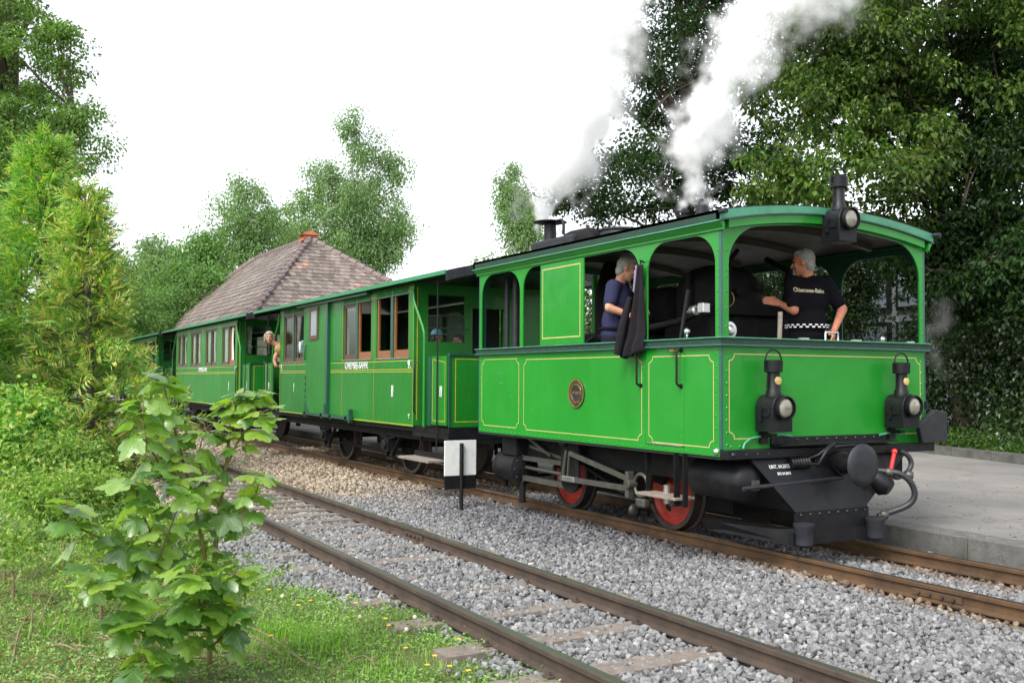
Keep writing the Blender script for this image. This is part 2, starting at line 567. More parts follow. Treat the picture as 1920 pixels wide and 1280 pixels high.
M['gravel'] = gravel_material()
M['soil'] = mat('soil_and_moss', (.085, .11, .035), .95, var=.45, scale=2.5, bump=.5, bscale=14, dirt=(.09, .07, .04), dirt_amt=.6, dscale=1.3)
def asphaltmat():
    m, nt, b = nt_new('worn_gritty_asphalt')
    g = N(nt, 'ShaderNodeNewGeometry')
    def nz(s, d=6.0, ro=.6):
        n = N(nt, 'ShaderNodeTexNoise', i_Scale=s, i_Detail=d, i_Roughness=ro); nt.links.new(g.outputs['Position'], n.inputs['Vector']); return n.outputs[0]
    c = ramp(nt, nz(.55), [(.3, (.13, .127, .122)), (.5, (.185, .177, .165)), (.72, (.24, .225, .203))])
    c = mix(nt, 1.0, c, ramp(nt, nz(160, 3.0), [(.32, (.80,) * 3), (.68, (1.2,) * 3)]), 'MULTIPLY')
    c = mix(nt, ramp(nt, nz(1.7, 9.0, .75), [(.56, (0, 0, 0)), (.70, (.6,) * 3)]), c, (.085, .078, .068))
    v = N(nt, 'ShaderNodeTexVoronoi', feature='DISTANCE_TO_EDGE', i_Scale=.42); 
    ws = N(nt, 'ShaderNodeVectorMath', operation='ADD'); nn = N(nt, 'ShaderNodeTexNoise', i_Scale=1.6, i_Detail=6.0); nt.links.new(g.outputs['Position'], nn.inputs['Vector'])
    nt.links.new(g.outputs['Position'], ws.inputs[0]); nt.links.new(nn.outputs['Color'], ws.inputs[1]); nt.links.new(ws.outputs[0], v.inputs['Vector'])
    c = mix(nt, ramp(nt, v.outputs['Distance'], [(.0, (.4,) * 3), (.009, (0, 0, 0))]), c, (.04, .038, .035))
    nt.links.new(c, b.inputs['Base Color']); b.inputs['Roughness'].default_value = .9
    bp = N(nt, 'ShaderNodeBump', i_Strength=.5, i_Distance=.006); nt.links.new(nz(130, 4.0), bp.inputs['Height']); nt.links.new(bp.outputs[0], b.inputs['Normal'])
    return m


M['asphalt'] = asphaltmat()
M['kerb'] = mat('concrete_kerb', (.105, .104, .095), .9, var=.35, scale=14, bump=.6, bscale=50, dirt=(.035, .037, .028), dirt_amt=.85, dscale=3.5)
M['sleeper'] = mat('weathered_sleeper_wood', (.165, .138, .115), .9, var=.35, scale=12, bump=.4, bscale=25, dirt=(.16, .12, .09), dirt_amt=.6, dscale=4)
M['sleeper_dark'] = mat('grey_old_sleeper', (.14, .125, .11), .85, var=.3, scale=12, bump=.4, bscale=25)


def railmat(name, side, side2, top):
    m, nt, b = nt_new(name)
    g = N(nt, 'ShaderNodeNewGeometry')
    sx = N(nt, 'ShaderNodeSeparateXYZ'); nt.links.new(g.outputs['Normal'], sx.inputs[0])
    nz = N(nt, 'ShaderNodeTexNoise', i_Scale=5.0, i_Detail=8.0, i_Roughness=.7)
    nt.links.new(g.outputs['Position'], nz.inputs['Vector'])
    s = ramp(nt, nz.outputs[0], [(.3, side), (.7, side2)])
    f = ramp(nt, sx.outputs[2], [(.93, (0, 0, 0)), (.97, (1, 1, 1))])
    sp = N(nt, 'ShaderNodeSeparateXYZ'); nt.links.new(g.outputs['Position'], sp.inputs[0])
    h = ramp(nt, sp.outputs[2], [(0, (1, 1, 1)), (.01, (1, 1, 1))])
    gt = N(nt, 'ShaderNodeMath', operation='GREATER_THAN'); gt.inputs[1].default_value = -.012
    nt.links.new(sp.outputs[2], gt.inputs[0])
    mm = N(nt, 'ShaderNodeMath', operation='MULTIPLY'); nt.links.new(f, mm.inputs[0]); nt.links.new(gt.outputs[0], mm.inputs[1])
    c = mix(nt, mm.outputs[0], s, top)
    nt.links.new(c, b.inputs['Base Color'])
    rr = mix(nt, mm.outputs[0], (.8, .8, .8), (.33, .33, .33)); nt.links.new(rr, b.inputs['Roughness'])
    me = mix(nt, mm.outputs[0], (0, 0, 0), (.75, .75, .75)); nt.links.new(me, b.inputs['Metallic'])
    return m


M['rail_rust'] = railmat('rusty_rail', (.042, .025, .013), (.115, .060, .024), (.15, .115, .085))
M['rail_brown'] = railmat('brown_rail', (.030, .022, .018), (.08, .054, .037), (.17, .155, .14))


def ground_z(x, y):
    z = -.15
    if y < 2.3:
        t = min(1, (2.3 - y) / 2.2)
        z += .10 * t * t * (3 - 2 * t) + .035 * mnoise.noise((x * .7, y * .7, 0))
    return z


# one ground sheet to the horizon
g = MB()
g.add([(-900, -900, -.19), (600, -900, -.19), (600, 900, -.19), (-900, 900, -.19)], [(0, 1, 2, 3)])
setp(g.build('ground', M['soil']), kind='structure')
g = MB()
g.grid(lambda u, v: (-60 + 64 * u, -14 + 16.6 * v, ground_z(-60 + 64 * u, -14 + 16.6 * v)), 128, 48)
setp(g.build('grass_verge', M['soil'], smooth=180), kind='structure')
g = MB()
g.grid(lambda u, v: (-70 + 76 * u, 2.15 + 5.41 * v, -.142 + .012 * mnoise.noise(((-70 + 76 * u) * 2, (1.9 + 5.66 * v) * 2, 3)) - (.06 * max(0, (.10 - v) / .10))), 200, 40)
setp(g.build('ballast_bed', M['gravel'], smooth=180), kind='structure')


# loose crushed stones, real geometry
def icosa():
    t = (1 + 5 ** .5) / 2
    V = np.array([(-1, t, 0), (1, t, 0), (-1, -t, 0), (1, -t, 0), (0, -1, t), (0, 1, t), (0, -1, -t), (0, 1, -t), (t, 0, -1), (t, 0, 1), (-t, 0, -1), (-t, 0, 1)], float)
    V /= np.linalg.norm(V[0])
    F = np.array([(0, 11, 5), (0, 5, 1), (0, 1, 7), (0, 7, 10), (0, 10, 11), (1, 5, 9), (5, 11, 4), (11, 10, 2), (10, 7, 6), (7, 1, 8), (3, 9, 4), (3, 4, 2), (3, 2, 6), (3, 6, 8), (3, 8, 9), (4, 9, 5), (2, 4, 11), (6, 2, 10), (8, 6, 7), (9, 8, 1)])
    return V, F


def rotmats(n):
    q = RNG.normal(size=(n, 4)); q /= np.linalg.norm(q, axis=1)[:, None]
    w, x, y, z = q.T
    return np.stack([np.stack([1 - 2 * (y * y + z * z), 2 * (x * y - w * z), 2 * (x * z + w * y)], -1),
                     np.stack([2 * (x * y + w * z), 1 - 2 * (x * x + z * z), 2 * (y * z - w * x)], -1),
                     np.stack([2 * (x * z - w * y), 2 * (y * z + w * x), 1 - 2 * (x * x + y * y)], -1)], -2)


def sleeper_xs(x0, x1, pitch):
    n = int((x1 - x0) / pitch)
    return [x0 + pitch * i for i in range(n + 1)]


SID_X = sleeper_xs(-9.1, -1.6, .68)
SID_X2 = sleeper_xs(-26.5, -9.6, .44)
MAIN_X = sleeper_xs(-6.2, -2.0, .68)


def scatter(x0, x1, y0, y1, sp, size):
    nx, ny = int((x1 - x0) / sp), int((y1 - y0) / sp)
    X, Y = np.meshgrid(x0 + sp * np.arange(nx), y0 + sp * np.arange(ny))
    X = X.ravel() + RNG.uniform(-.6, .6, X.size) * sp; Y = Y.ravel() + RNG.uniform(-.6, .6, Y.size) * sp
    return X, Y, RNG.uniform(.55, 1.35, X.size) * size


parts = [scatter(-12.5, -1.6, 2.0, 5.86, .0345, .0228), scatter(-12.5, -2.0, 5.86, 7.56, .040, .024),
         scatter(-30, -12.5, 2.0, 7.5, .062, .030)]
GX = np.concatenate([p[0] for p in parts]); GY = np.concatenate([p[1] for p in parts]); GS = np.concatenate([p[2] for p in parts])
edge = 2.45 + .30 * np.sin(GX * 1.1 + 1) + .16 * np.sin(GX * 2.9) + .10 * np.sin(GX * 7.1)
keep = GY > edge - np.where(GX > -6.8, .04, .20) + RNG.normal(0, .12, GX.size)
for ry in (YS - RAIL, YS + RAIL, YC - RAIL, YC + RAIL):
    keep &= np.abs(GY - ry) > .047 + GS * .35
sl = np.zeros(GX.size, bool)
for x in SID_X: sl |= (np.abs(GX - x) < .085) & (np.abs(GY - YS) < .92)
for x in SID_X2: sl |= (np.abs(GX - x) < .088) & (np.abs(GY - YS) < .92)
patch = np.array([mnoise.noise((x * 1.7, y * 1.7, 9)) for x, y in zip(GX[sl], GY[sl])])
kk = keep[sl]; kk &= (patch > -.30) | (RNG.random(patch.size) < .2); keep[sl] = kk
keep[(GX < -9.5) & sl] &= RNG.random(((GX < -9.5) & sl).sum()) < .06
lowb = (GX < -9.7) & (np.abs(GY - YS) < .48)
edge_k = edge[keep]
lowb = lowb[keep]
GX, GY, GS = GX[keep], GY[keep], GS[keep]
n = GX.size
IV, IF = icosa()
Vr = IV[None] * RNG.uniform(.62, 1.3, (n, 12, 1)) * RNG.uniform(.62, 1.15, (n, 1, 3))
Vr = np.einsum('nij,nkj->nki', rotmats(n), Vr) * GS[:, None, None]
GZ = -.132 + RNG.uniform(-.006, .022, n) - np.where(lowb, .016, 0)
GZ += np.where(GY < edge_k, -.012, 0)
pk_ = np.array([mnoise.noise((x * .8, y * .8, 2)) for x, y in zip(GX, GY)])
GZ += .020 * pk_
Vr += np.stack([GX, GY, GZ], -1)[:, None, :]
Fr = (IF[None] + 12 * np.arange(n)[:, None, None]).reshape(-1, 3)
me = np_mesh('gravel', Vr.reshape(-1, 3), Fr, M['gravel'])
setp(link('gravel', me), 'grey crushed stone ballast between and beside the rails', 'gravel', kind='stuff')

# ---- rails and sleepers
HEAD = [(-.026, 0), (.026, 0), (.029, -.006), (.028, -.030), (.008, -.038), (.008, -.092), (.052, -.103), (.052, -.112), (-.052, -.112), (-.052, -.103), (-.008, -.092), (-.008, -.038), (-.028, -.030), (-.029, -.006)]


def rail(parent, y, m, x0=-72, x1=6):
    b = MB()
    b.prism([(x0, y + q[0], q[1]) for q in HEAD], (x1 - x0, 0, 0))
    return b.build('rail', m, parent)


def track(name, label, yc, m, xs, sm, clips=True):
    t = thing(name, label, 'railway track', (-8, yc, -.112))
    for s in (-1, 1): rail(t, yc + s * RAIL, m)
    sm_b = MB().box(-.10, .10, -.9, .9, -.075, .002)
    sme = sm_b.mesh('sleeper'); sme.materials.append(sm)
    c = MB().box(-.03, .03, -.022, .022, 0, .012).cyl((0, 0, .008), (0, 0, .034), .013, n=6)
    cme = c.mesh('rail_clip'); cme.materials.append(m)
    for x in xs:
        s = link('sleeper', sme, t, (x + 8, 0, 0))
        s.rotation_euler.z = random.uniform(-.02, .02)
        s.scale = (random.uniform(.85, 1.1), 1, 1)
        if clips and x > -14:
            for d in (-1, 1):
                for e in (-1, 1):
                    link('rail_clip', cme, s, (random.uniform(-.02, .02), d * RAIL + e * .068, .002))
    return t


sid = track('railway_track', 'empty siding with two dark brown rails running along the grass', YS, M['rail_brown'], SID_X, M['sleeper'])
sme2 = MB().box(-.075, .075, -.9, .9, -.07, .006).mesh('sleeper'); sme2.materials.append(M['sleeper_dark'])
for x in SID_X2:
    s = link('sleeper', sme2, sid, (x + 8, 0, 0)); s.rotation_euler.z = random.uniform(-.012, .012)
main = track('railway_track', 'rusty orange-brown rails of the line carrying the green train', YC, M['rail_rust'], MAIN_X, M['sleeper_dark'], True)
for o in main.children:
    if o.name.startswith('sleeper'): o.location.z -= .022
# fishplates joining rail ends
for t, y, x in ((main, YC - RAIL, -4.55), (sid, YS + RAIL, -8.6)):
    b = MB()
    for e in (-1, 1): b.box(x - .2, x + .2, y + e * .010, y + e * .024, -.088, -.042)
    p = b.build('fishplate', M['rail_rust'] if t is main else M['rail_brown'], t)
    b = MB()
    for k in (-.14, -.05, .05, .14): b.cyl((x + k, y - .045, -.065), (x + k, y + .045, -.065), .013, n=6)
    b.build('bolts', M['rail_brown'], p)

# grit and dead leaves blown onto the paving, dry leaves on the stones
rg = np.random.default_rng(77)
n = 1100
u_ = rg.random(n) ** 2
Pg = np.stack([rg.uniform(-9, 0, n), 7.62 + 5.5 * u_, np.full(n, .082)], 1)
Vg = IV[None] * rg.uniform(.6, 1.3, (n, 12, 1)) * (rg.uniform(.003, .009, n) * np.where(rg.random(n) < .06, 2, 1))[:, None, None] + Pg[:, None, :]
setp(link('grit', np_mesh('grit', Vg.reshape(-1, 3), (IF[None] + 12 * np.arange(n)[:, None, None]).reshape(-1, 3), M['gravel'])), 'small grit scattered over the platform paving', 'grit', kind='stuff')

# ---- platform on the far side of the train
KY, PZ = 7.56, .08
b = MB()
b.prism([(-75, KY + .28, PZ - .004), (9, KY + .28, PZ - .004), (9, 10.0, PZ - .004), (-10.0, 15.05, PZ - .004), (-14.5, 16.6, PZ - .004), (-75, 18, PZ - .004)], (0, 0, -.25))
setp(b.build('platform_paving', M['asphalt']), kind='structure')
pk = thing('platform_kerb', 'grey concrete platform edge kerb beside the rusty rail', 'kerb', (-5, KY, -.18))
kme = None
for i in range(26):
    x = 3.0 - i * 1.0
    if kme is None:
        bb = MB().box(-.4965, .4965, 0, .28, -.02, PZ + .18); kme = bb.mesh('kerb_stone'); kme.materials.append(M['kerb'])
    o = link('kerb_stone', kme, pk, (x + 5, random.uniform(-.004, .004), random.uniform(-.003, .003)))
    md = o.modifiers.new('bevel', 'BEVEL'); md.width = .012; md.segments = 2
b = MB().box(-75, 3.0 - 25.5, KY + .002, KY + .28, -.2, PZ)
b.build('kerb_strip', M['kerb'], pk)
# kerb at the back of the paving and the planted bed behind it
fk = thing('planting_bed_kerb', 'low grey kerb between paving and the ivy bed', 'kerb', (-11, 15.4, PZ))
A, B_ = Vector((-14.5, 16.35, PZ)), Vector((-3.0, 13.2, PZ))
d = (B_ - A); L = d.length; d.normalize(); nn = Vector((-d.y, d.x, 0))
kme2 = MB().box(0, .985, 0, .16, -.05, .15).mesh('kerb_stone'); kme2.materials.append(M['kerb'])
for i in range(int(L)):
    q = A + d * i - Vector((-11, 15.4, PZ))
    o = link('kerb_stone', kme2, fk, q); o.rotation_euler.z = math.atan2(d.y, d.x)
b = MB()
P0, P1 = A + nn * .17, B_ + nn * .17
b.prism([(P0.x - 30, P0.y + 1.5, .1), (P0.x, P0.y, .1), (P1.x, P1.y, .1), (P1.x + 8, P1.y - 2.2, .1), (P1.x + 14, 40, .1), (P0.x - 30, 40, .1)], (0, 0, -.2))
setp(b.build('planting_bed', M['soil']), kind='structure')

# ================================================================ station building behind the coaches
M['plaster'] = mat('cream_plaster', (.40, .36, .29), .9, var=.08, scale=3)
M['ridge'] = mat('mauve_ridge_tile', (.16, .12, .115), .75, var=.25, scale=5, dirt=(.15, .13, .12), dirt_amt=.5)


def tilemat():
    m, nt, b = nt_new('old_clay_tile')
    g = N(nt, 'ShaderNodeNewGeometry')
    oi = N(nt, 'ShaderNodeObjectInfo')
    ad = N(nt, 'ShaderNodeMath', operation='ADD'); nt.links.new(g.outputs['Random Per Island'], ad.inputs[0]); nt.links.new(oi.outputs['Random'], ad.inputs[1])
    fr = N(nt, 'ShaderNodeMath', operation='FRACT'); nt.links.new(ad.outputs[0], fr.inputs[0])
    c = ramp(nt, fr.outputs[0], [(0, (.105, .082, .070)), (.4, (.155, .126, .108)), (.8, (.21, .176, .153)), (.975, (.24, .20, .175)), (1, (.42, .17, .10))])
    nz = N(nt, 'ShaderNodeTexNoise', i_Scale=.7, i_Detail=6.0)
    nt.links.new(g.outputs['Position'], nz.inputs['Vector'])
    k = ramp(nt, nz.outputs[0], [(.35, (.8,) * 3), (.7, (1.2, 1.18, 1.15))])
    nt.links.new(mix(nt, 1.0, c, k, 'MULTIPLY'), b.inputs['Base Color'])
    b.inputs['Roughness'].default_value = .65
    return m


M['tile'] = tilemat()
st = thing('station_building', 'station house with a hipped brown clay tile roof behind the coaches', 'building', (-42, 12, -.1))
MB().box(-51.3, -32.4, 8.75, 15.2, -.1, 3.4).build('wall', M['plaster'], st)
for i in range(6):
    x = -49.5 + i * 3.0
    w = MB().box(x, x + 1.1, 8.69, 8.80, .9, 2.4).build('window', M['white'], st)
    MB().box(x + .08, x + 1.02, 8.675, 8.7, .98, 2.32).build('pane', M['glass'], w)
for i in range(2):
    y = 10.0 + i * 2.8
    w = MB().box(-32.46, -32.36, y, y + 1.2, .9, 2.5).build('window', M['white'], st)
    MB().box(-32.36, -32.345, y + .08, y + 1.12, .98, 2.42).build('pane', M['glass'], w)
E1, F1 = Vector((-31.6, 8.05, 3.3)), Vector((-31.6, 15.95, 3.3))
E2, F2 = Vector((-52.4, 8.05, 3.3)), Vector((-52.4, 15.95, 3.3))
Q1, Q2 = Vector((-37.8, 12, 6.9)), Vector((-46.0, 12, 6.95))
b = MB()
b.add([E1, F1, F2, E2, Q1, Q2], [(0, 1, 4), (0, 4, 5, 3), (3, 5, 2), (1, 2, 5, 4), (0, 3, 2, 1)])
roof = b.build('roof', M['tile'], st)
TW, TH = .205, .315
# one plain tile with a rounded tail: local x across, local y up the slope, z out
prof = [(-.5, 1.25), (-.5, .22), (-.38, .08), (-.2, .015), (0, 0), (.2, .015), (.38, .08), (.5, .22), (.5, 1.25)]


def tile_verts():
    top = [(x * TW * .97, y * TH, .030 - .022 * y) for x, y in prof]
    bot = [(x * TW * .97, y * TH, .012 - .022 * y) for x, y in prof]
    return top, bot


def tile_mesh():
    t, bo = tile_verts()
    n = len(t)
    b = MB(); b.add(t + bo, [tuple(range(n))] + [(i, n + i, n + i + 1, i + 1) for i in range(n - 1)])
    me = b.mesh('tile'); me.materials.append(M['tile']); return me


TM = tile_mesh()


def face_tiles(A, Bp, apexes, singles):
    """rows of tiles on a roof face: eave A->Bp, top edge apexes (1 or 2 points). Returns list of matrices"""
    out = []
    ex = (Bp - A); W = ex.length; ex = ex.normalized()
    if len(apexes) == 1: TA = TB = apexes[0]
    else: TA, TB = apexes
    midb = (A + Bp) / 2; midt = (TA + TB) / 2
    ey = midt - midb; ey -= ex * ey.dot(ex); H = ey.length; ey.normalize()
    nz = ex.cross(ey)
    if nz.z < 0: nz = -nz
    rows = int(H / TH)
    for r in range(rows + 1):
        f = (r * TH) / H
        la, lb = A.lerp(TA, f), Bp.lerp(TB, f)
        x0, x1 = (la - A).dot(ex), (lb - A).dot(ex)
        k0 = math.ceil((x0 + .03) / TW - (r % 2) * .5); k1 = math.floor((x1 - .03) / TW - (r % 2) * .5)
        for k in range(k0, k1 + 1):
            p = A + ex * ((k + (r % 2) * .5) * TW) + ey * (r * TH) + nz * (.012 + random.uniform(0, .008))
            m = Matrix(((ex.x, ey.x, nz.x, p.x), (ex.y, ey.y, nz.y, p.y), (ex.z, ey.z, nz.z, p.z), (0, 0, 0, 1)))
            out.append((r, m))
    return out


hipt = face_tiles(E1, F1, [Q1], True)
hipt.sort(key=lambda q: -q[0])
vis = [q for q in hipt if q[0] >= 4]
vis = vis[-300:] if len(vis) > 300 else vis
visid = set(id(q) for q in vis)
O = ORI[roof]
for r, m in vis:
    o = link('tile', TM, roof)
    mm = m.copy(); mm.translation = m.translation - O
    o.matrix_local = mm @ Matrix.Rotation(random.uniform(-.02, .02), 4, 'Z')
rest = [q for q in hipt if id(q) not in visid]
rest += face_tiles(E2, E1, [Q2, Q1], False)
top, bot = tile_verts()
TV = np.array(top)
VV, FF = [], []
for i, (r, m) in enumerate(rest):
    R3 = np.array(m.to_3x3()); t = np.array(m.translation - O)
    VV.append(TV @ R3.T + t); FF.append(np.arange(9) + 9 * i)
setp(link('tiles', np_mesh('tiles', np.concatenate(VV), np.array(FF), M['tile']), roof), kind='stuff')


def caps(a, c, parent, n0=None):
    dd = c - a; n_ = int(dd.length / .42)
    for i in range(n_):
        p, q = a + dd * (i / n_), a + dd * ((i + 1.18) / n_)
        if i == n_ - 1: q = c
        b = MB(); b.tube([p + Vector((0, 0, .02)), q + Vector((0, 0, .0))], [.145, .115], 10)
        b.build('ridge_tile', M['ridge'], parent, smooth=60)


caps(E1, Q1, roof); caps(F1, Q1, roof); caps(Q1, Q2, roof); caps(E2, Q2, roof)
b = MB()
b.prism([(-38.35, 11.72, 6.85), (-38.35, 12.28, 6.85), (-38.35, 12.2, 7.08), (-38.35, 11.8, 7.08)], (.55, 0, 0))
b.prism([(-38.45, 11.62, 7.06), (-38.45, 12.38, 7.06), (-38.45, 12.0, 7.24)], (.75, 0, 0))
b.build('ridge_vent', M['orangetile'], roof)
MB().tube([E2 + Vector((0, -.08, -.02)), E1 + Vector((.1, -.08, -.02)), F1 + Vector((.1, .08, -.02))], .07, 8).build('gutter', M['dgrey'], st)
# lower wing beyond
b = MB()
b.add([(-50, 8.4, 3.2), (-50, 15.6, 3.2), (-68, 15.6, 3.2), (-68, 8.4, 3.2), (-50.5, 12, 6.4), (-59, 12, 6.4)], [(0, 1, 4), (0, 4, 5, 3), (3, 5, 2), (1, 2, 5, 4), (0, 3, 2, 1)])
wing = b.build('wing_roof', M['tile'], st)
MB().box(-65.4, -50.2, 9, 15, -.1, 3.3).build('wing_wall', M['plaster'], st)
rest = face_tiles(Vector((-68, 8.4, 3.2)), Vector((-50, 8.4, 3.2)), [Vector((-59, 12, 6.4)), Vector((-50.5, 12, 6.4))], False)
VV, FF = [], []
O = ORI[wing]
for i, (r, m) in enumerate(rest):
    R3 = np.array(m.to_3x3()); t = np.array(m.translation - O)
    VV.append(TV @ R3.T + t); FF.append(np.arange(9) + 9 * i)
setp(link('tiles', np_mesh('tiles', np.concatenate(VV), np.array(FF), M['tile']), wing), kind='stuff')

# ---- modern building glimpsed through the cab, beyond the trees
M['panel'] = mat('pale_grey_cladding', (.42, .45, .48), .6, var=.06, scale=2)
M['frame'] = mat('black_window_frame', (.012, .012, .015), .4)
M['skyglass'] = mat('reflecting_window_glass', (.30, .36, .40), .08, var=.2, scale=.6, spec=1.0)
bd = thing('modern_building', 'pale grey building with black framed windows glimpsed through the cab', 'building', (-17, 22.5, .1))
MB().box(-24, -10, 22.0, 27, .1, 5.2).build('wall', M['panel'], bd)
for i, (x0, x1, z0, z1) in enumerate([(-19.6, -18.2, 1.0, 3.0), (-18.0, -16.6, 1.0, 3.0), (-16.4, -15.0, 1.0, 3.0), (-14.8, -13.4, 1.0, 3.0), (-19.6, -18.2, 3.3, 4.4), (-18.0, -16.6, 3.3, 4.4), (-16.4, -15.0, 3.3, 4.4), (-14.8, -13.4, 3.3, 4.4)]):
    w = MB().box(x0, x1, 21.9, 22.02, z0, z1).build('window', M['frame'], bd)
    MB().box(x0 + .1, x1 - .1, 21.88, 21.91, z0 + .1, z1 - .1).build('pane', M['skyglass'], w)
MB().box(-24.2, -9.8, 21.75, 27.2, 5.2, 5.5).build('roof_edge', M['frame'], bd)
# ================================================================ the steam tram locomotive
XR, XF, YN, YF = -10.167, -5.998, 5.261, 7.688
ZB, ZW = .805, 1.70           # bottom of the side sheets, underside of the waist rail
loco = thing('steam_locomotive', 'bright green boxy steam tram locomotive with open cab at the head of the train', 'locomotive', (-8.08, YC, 0))
T = .012
NY, PX = (0, -1, 0), (1, 0, 0)


def notch(x0, x1, z0, z1, y, c=.055):
    """pinstripe outline with concave corners on a side panel (plane y)"""
    out = []
    for (cx, cz, a0, a1) in ((x0, z0, 90, 0), (x1, z0, 180, 90), (x1, z1, 270, 180), (x0, z1, 360, 270)):
        for k in range(4):
            a = rad(a0 + (a1 - a0) * k / 3)
            out.append((cx + c * math.cos(a), y, cz + c * math.sin(a)))
    return out


# ---- lower side sheets
for side, y0, n in ((0, YN, -1), (1, YF - T, 1)):
    for name, x0, x1, z0 in (('side_panel', XR, -6.983, ZB), ('cab_door', -6.979, -6.456, ZB + .052), ('side_panel', -6.452, XF - .022, ZB)):
        o = MB().box(x0, x1, y0, y0 + T, z0, ZW).build(name, M['green'], loco, bevel=.0015)
        if side == 0:
            if name == 'cab_door':
                MB().box(x0 + .03, x1 - .02, YN - .006, YN - .001, z0 + .0, z0 + .012).build('sill_strip', M['silver'], o)
    MB().box(-6.979, -6.456, y0, y0 + T, ZB, ZB + .047).build('door_threshold', M['green'], loco)
b = MB()
b.ribbon(notch(-10.085, -9.225, .885, 1.632, YN), NY, .0085)
b.build('pinstripe', M['gold'], loco)
b = MB(); b.ribbon(notch(-9.118, -7.035, .878, 1.620, YN), NY, .0085); b.build('pinstripe', M['gold'], loco)
# the third line crosses door and corner panel
b = MB(); b.ribbon(notch(-6.93, -6.085, .873, 1.612, YN), NY, .0085); b.build('pinstripe', M['gold'], loco)

rv = MB()
zs = [ZB + .03 + i * .098 for i in range(10)]
for z in zs[:9]:
    rv.rivet((XR + .035, YN, z), NY, .0095)
    rv.rivet((XF - .058, YN, z), NY, .0095)
    rv.rivet((-7.02, YN, z), NY, .008); rv.rivet((-6.50, YN, z), NY, .008)
for i in range(46):
    x = XR + .05 + i * (4.05 / 45)
    rv.rivet((x, YN, ZB + .024), NY, .0085)
for x, z in ((-9.67, 1.47), (-9.61, 1.47), (-9.67, 1.36), (-9.61, 1.36), (-9.40, 1.22), (-8.98, 1.22), (-8.94, 1.10), (-8.96, 1.05), (-7.62, 1.14), (-7.62, 1.05)):
    rv.rivet((x, YN, z), NY, .008)
rv.build('rivets', M['green'], loco, kind='stuff')
MB().ball((XF - .05, YN - .004, ZB + .04), .028, 12, 8).build('corner_bolt', M['silver'], loco, smooth=180)

# ---- front and rear sheets
MB().box(XF - T, XF, YN + .022, YF - .022, .86, ZW).build('front_panel', M['green'], loco, bevel=.0015)
MB().box(XR, XR + T, YN + .014, YF - .014, ZB, ZW).build('rear_panel', M['green'], loco)
b = MB()
pts = [(XF, p[0], p[2]) for p in notch(5.345, 7.612, .945, 1.622, 0)]
b.ribbon(pts[::-1], PX, .0095)
b.build('pinstripe', M['gold'], loco)
rv = MB()
for z in [.90 + i * .098 for i in range(9)]:
    rv.rivet((XF, YN + .062, z), PX, .0095); rv.rivet((XF, YF - .062, z), PX, .0095)
for i in range(24): rv.rivet((XF, YN + .1 + i * .097, .885), PX, .008)
rv.build('rivets', M['green'], loco, kind='stuff')
# angle-iron corner posts
for x in (XF, XR):
    for y in (YN, YF):
        sx, sy = (1 if x == XF else -1), (-1 if y == YN else 1)
        b = MB()
        b.box(min(x, x - sx * .022) - .001, max(x, x - sx * .022) + .001, min(y, y - sy * .022) - .002, max(y, y - sy * .022) + .002, ZB - .002 if x == XR else .862, 2.60)
        b.build('corner_post', M['teal'], loco, bevel=.004)

# ---- waist rail round the whole body
b = MB(); o1 = .040
def ring(b, o, z0, z1, inn=.05):
    b.box(XR - o, XF + o, YN - o, YN + inn, z0, z1); b.box(XR - o, XF + o, YF - inn, YF + o, z0, z1)
    b.box(XF - inn, XF + o - .001, YN + inn, YF - inn, z0, z1); b.box(XR - o + .001, XR + inn, YN + inn, YF - inn, z0, z1)
ring(b, .042, 1.746, 1.757)
b.build('waist_cap', M['rgreen'], loco, bevel=.004)
b = MB(); ring(b, .026, 1.700, 1.7455); b.build('waist_strip', M['fascia'], loco)
b = MB(); ring(b, .036, 1.684, 1.6995, .0125); b.build('waist_moulding', M['teal'], loco, bevel=.003)
rv = MB()
for i in range(30): rv.rivet((XR + .1 + i * .138, YN - .026, 1.717), NY, .006)
for i in range(17): rv.rivet((XF + .026, YN + .1 + i * .138, 1.717), PX, .006)
rv.build('rivets', M['teal'], loco, kind='stuff')

# ---- arched upper frames
ZT = 2.655                    # top of the arcade plate on the sides


def arch(x0, x1, zt, r0, r1, n=10):
    pts = [(x0, 1.757)]
    for k in range(n + 1):
        a = PI - (PI / 2) * k / n
        pts.append((x0 + r0 + r0 * math.cos(a), zt - r0 * .95 + r0 * .95 * math.sin(a)))
    for k in range(n + 1):
        a = PI / 2 - (PI / 2) * k / n
        pts.append((x1 - r1 + r1 * math.cos(a), zt - r1 * .95 + r1 * .95 * math.sin(a)))
    pts.append((x1, 1.757))
    return pts


def frieze(openings, u0, u1, ztop, plane, thick):
    """plate with arched openings; plane(u,z)->point"""
    b = MB()
    prev = u0
    for (x0, x1, zt, r0, r1) in openings:
        b.prism([plane(prev, 1.757), plane(x0, 1.757), plane(x0, ztop(x0)), plane(prev, ztop(prev))], thick)
        a = arch(x0, x1, zt, r0, r1)[1:-1]
        b.strip([plane(q[0], q[1]) for q in a], [plane(q[0], ztop(q[0])) for q in a], thick)
        prev = x1
    b.prism([plane(prev, 1.757), plane(u1, 1.757), plane(u1, ztop(u1)), plane(prev, ztop(prev))], thick)
    return b


